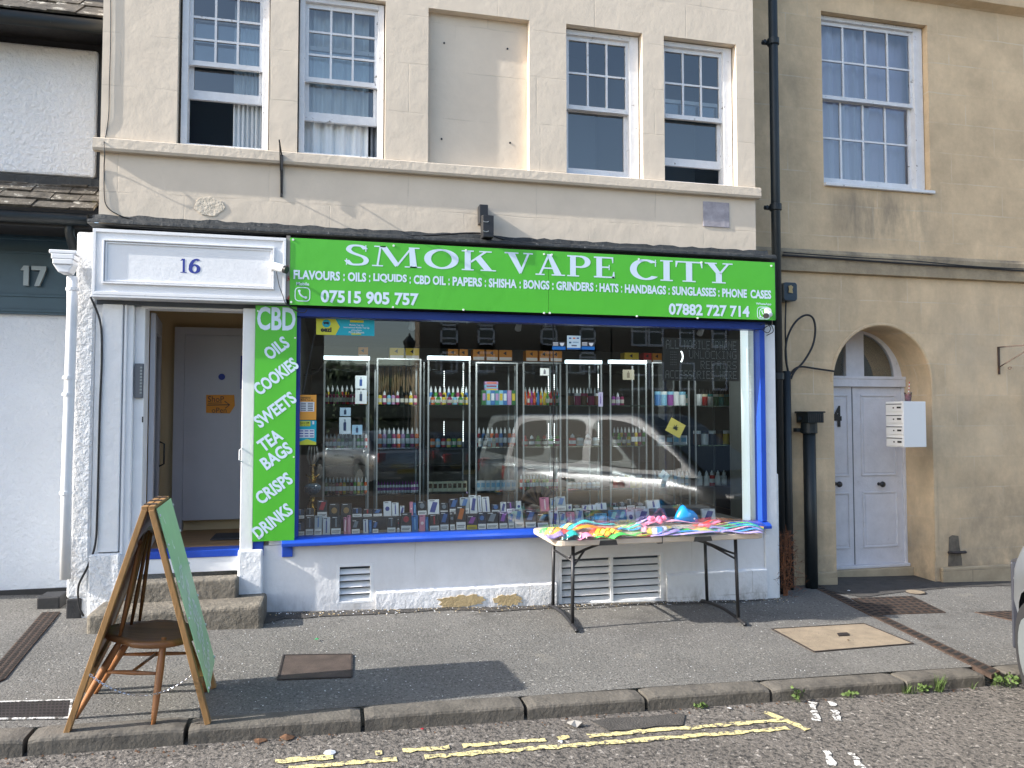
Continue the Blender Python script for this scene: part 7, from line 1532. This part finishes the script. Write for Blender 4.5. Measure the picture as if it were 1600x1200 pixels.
for px, py, lab, k in ((1478, 1086, 'tall green grass tuft in the gutter, the largest along the kerb', dict(h=.13, n=40)), (1434, 1091, 'small bushy grass tuft in the gutter left of the tallest tuft', dict(h=.07)), (1452, 1088, 'low leafy weed between the bushy tuft and the tallest tuft', dict(h=.05, broad=True)), (1248, 1098, 'leafy weed at the kerb joint above the end of the yellow lines', dict(h=.08, broad=True, n=18)), (1328, 1093, 'tiny leafy weed at the kerb right of the yellow line end', dict(h=.05, broad=True, n=12)), (1525, 1080, 'thin grass sprig at the kerb near the drain channel', dict(h=.07, n=8, spread=.02)), (1567, 1072, 'leafy green weeds in the drain outlet at the kerb by the car', dict(h=.08, broad=True, n=50, spread=.12)), (1100, 1112, 'sparse little weeds at the kerb below the table', dict(h=.03, n=12, broad=True))):
    tuft(px, py, lab, yoff=ky(G(px, py)[0]) - .02, dz=-.085, **k)
# dead reddish weed in the corner by the downpipes
q = MB(); rr = random.Random(3); wx0, wy0 = X(1222, 915, .12), .06
for k in range(420):
    h0 = rr.uniform(0, .62) ** 1.0; bx0 = Vector((wx0 + rr.gauss(0, .075) * (1.15 - h0), wy0 + rr.uniform(-.08, .04), zg(4.1, 0) + h0 * .85 + rr.uniform(-.02, .1))); d = Vector((rr.uniform(-1, 1), rr.uniform(-.7, .2), rr.uniform(-.6, .9))).normalized() * rr.uniform(.03, .08)
    q.tube([bx0, bx0 + d * .6 + Vector((0, 0, .01)), bx0 + d], [.0022, .0018, .001], dead, 3, cap=False)
for k in range(9): q.tube([(wx0 + rr.uniform(-.03, .03), wy0, -.1), (wx0 + rr.uniform(-.06, .06), wy0 - .02, .25), (wx0 + rr.uniform(-.09, .09), wy0 - .03, .55)], [.004, .003, .0015], dead, 5)
one(q, 'dead_weed', 'dry reddish brown weed climbing the corner by the black downpipes', 'weed')['kind'] = 'thing'
def litter(px, py, label, m, s=.02, dz=.012, nm='litter', n=6, flatn=.3):
    x, y, z = G(px, py, dz); q = MB(); rr = random.Random(px * 7 + py); n = 8
    vs = [(x + s * rr.uniform(.5, 1.2) * math.cos(k / n * 6.283), y + s * rr.uniform(.5, 1.2) * math.sin(k / n * 6.283), z + rr.uniform(0, s * flatn)) for k in range(n)] + [(x, y, z + s * flatn * 1.3)]
    q.add(vs, [(k, (k + 1) % n, n) for k in range(n)], m); one(q, nm, label, 'litter')['kind'] = 'thing'
litter(495, 999, 'small scrap of green plastic on the pavement', flat(40, 160, 90), .022); litter(516, 1177, 'crumpled white paper scrap on the road by the yellow lines', white_pl, .03, -.075); litter(448, 1153, 'clump of brown dead leaves in the gutter', mat('dead_leaf', (.12, .06, .03), .9, var=.5, vscale=40), .045, -.08, flatn=.35); litter(405, 1158, 'smaller clump of brown leaves left of the larger one in the gutter', MATS['dead_leaf'], .038, -.08, flatn=.3)
litter(898, 1134, 'crumpled grey plastic wrapper in the gutter below the table', mat('grey_wrap', (.34, .32, .29), .4), .05, -.078, flatn=.5); litter(660, 1139, 'tiny red scrap in the gutter', flat(170, 30, 50), .012, -.075); litter(1140, 1107, 'white crumpled paper at the kerb foot below the right end of the table', white_pl, .02, -.075); litter(400, 1108, 'white chewing gum spot on the shaded pavement', flat(130, 130, 125), .018, .004)
litter(1326, 923, 'white scrap of paper near the dead weed and stone wall', white_pl, .02); litter(1325, 1000, 'small leaf on the pale cover', MATS['dead_leaf'], .012); litter(876, 1159, 'white blob of paper just above the yellow line', white_pl, .018, -.075)
# fine crumbs of flaked paint and grit along the wall foot
q = MB(); rr = random.Random(11)
for k in range(700):
    x = rr.uniform(-.45, 4.2); y = -.04 - abs(rr.gauss(0, .09)); s_ = rr.uniform(.002, .008); z = bumpy(x, y) + .008
    q.add([(x - s_, y - s_, z), (x + s_, y - s_ * .6, z), (x + s_ * .7, y + s_, z), (x - s_ * .5, y + s_, z + s_ * .6)], [(0, 1, 2), (0, 2, 3), (0, 3, 1), (1, 3, 2)], (white_pl, dark_bit, bare_stone)[k % 3])
for k in range(500):
    x = rr.uniform(-1.8, 5.0); y = rr.uniform(-2.0, -.1); s_ = rr.uniform(.001, .0045); z = bumpy(x, y) + .002
    q.add([(x - s_, y - s_, z), (x + s_, y - s_ * .6, z), (x + s_ * .7, y + s_, z), (x - s_ * .5, y + s_, z + s_ * .6)], [(0, 1, 2), (0, 2, 3), (0, 3, 1), (1, 3, 2)], white_pl)
for k in range(420):
    x = rr.uniform(-1.8, 4.6); y = ky(x) - .01 - abs(rr.gauss(0, .05)); s_ = rr.uniform(.002, .008); z = road_z(x, y) + .002
    q.add([(x - s_, y - s_, z), (x + s_, y - s_ * .6, z), (x + s_ * .7, y + s_, z), (x - s_ * .5, y + s_, z + s_ * .8)], [(0, 1, 2), (0, 2, 3), (0, 3, 1), (1, 3, 2)], (dark_bit, MATS['dead_leaf'], kerb_m)[k % 3])
tag(q.build('grit'), 'grit and flakes of white paint scattered along the wall foot and gutter', 'grit', kind='stuff')
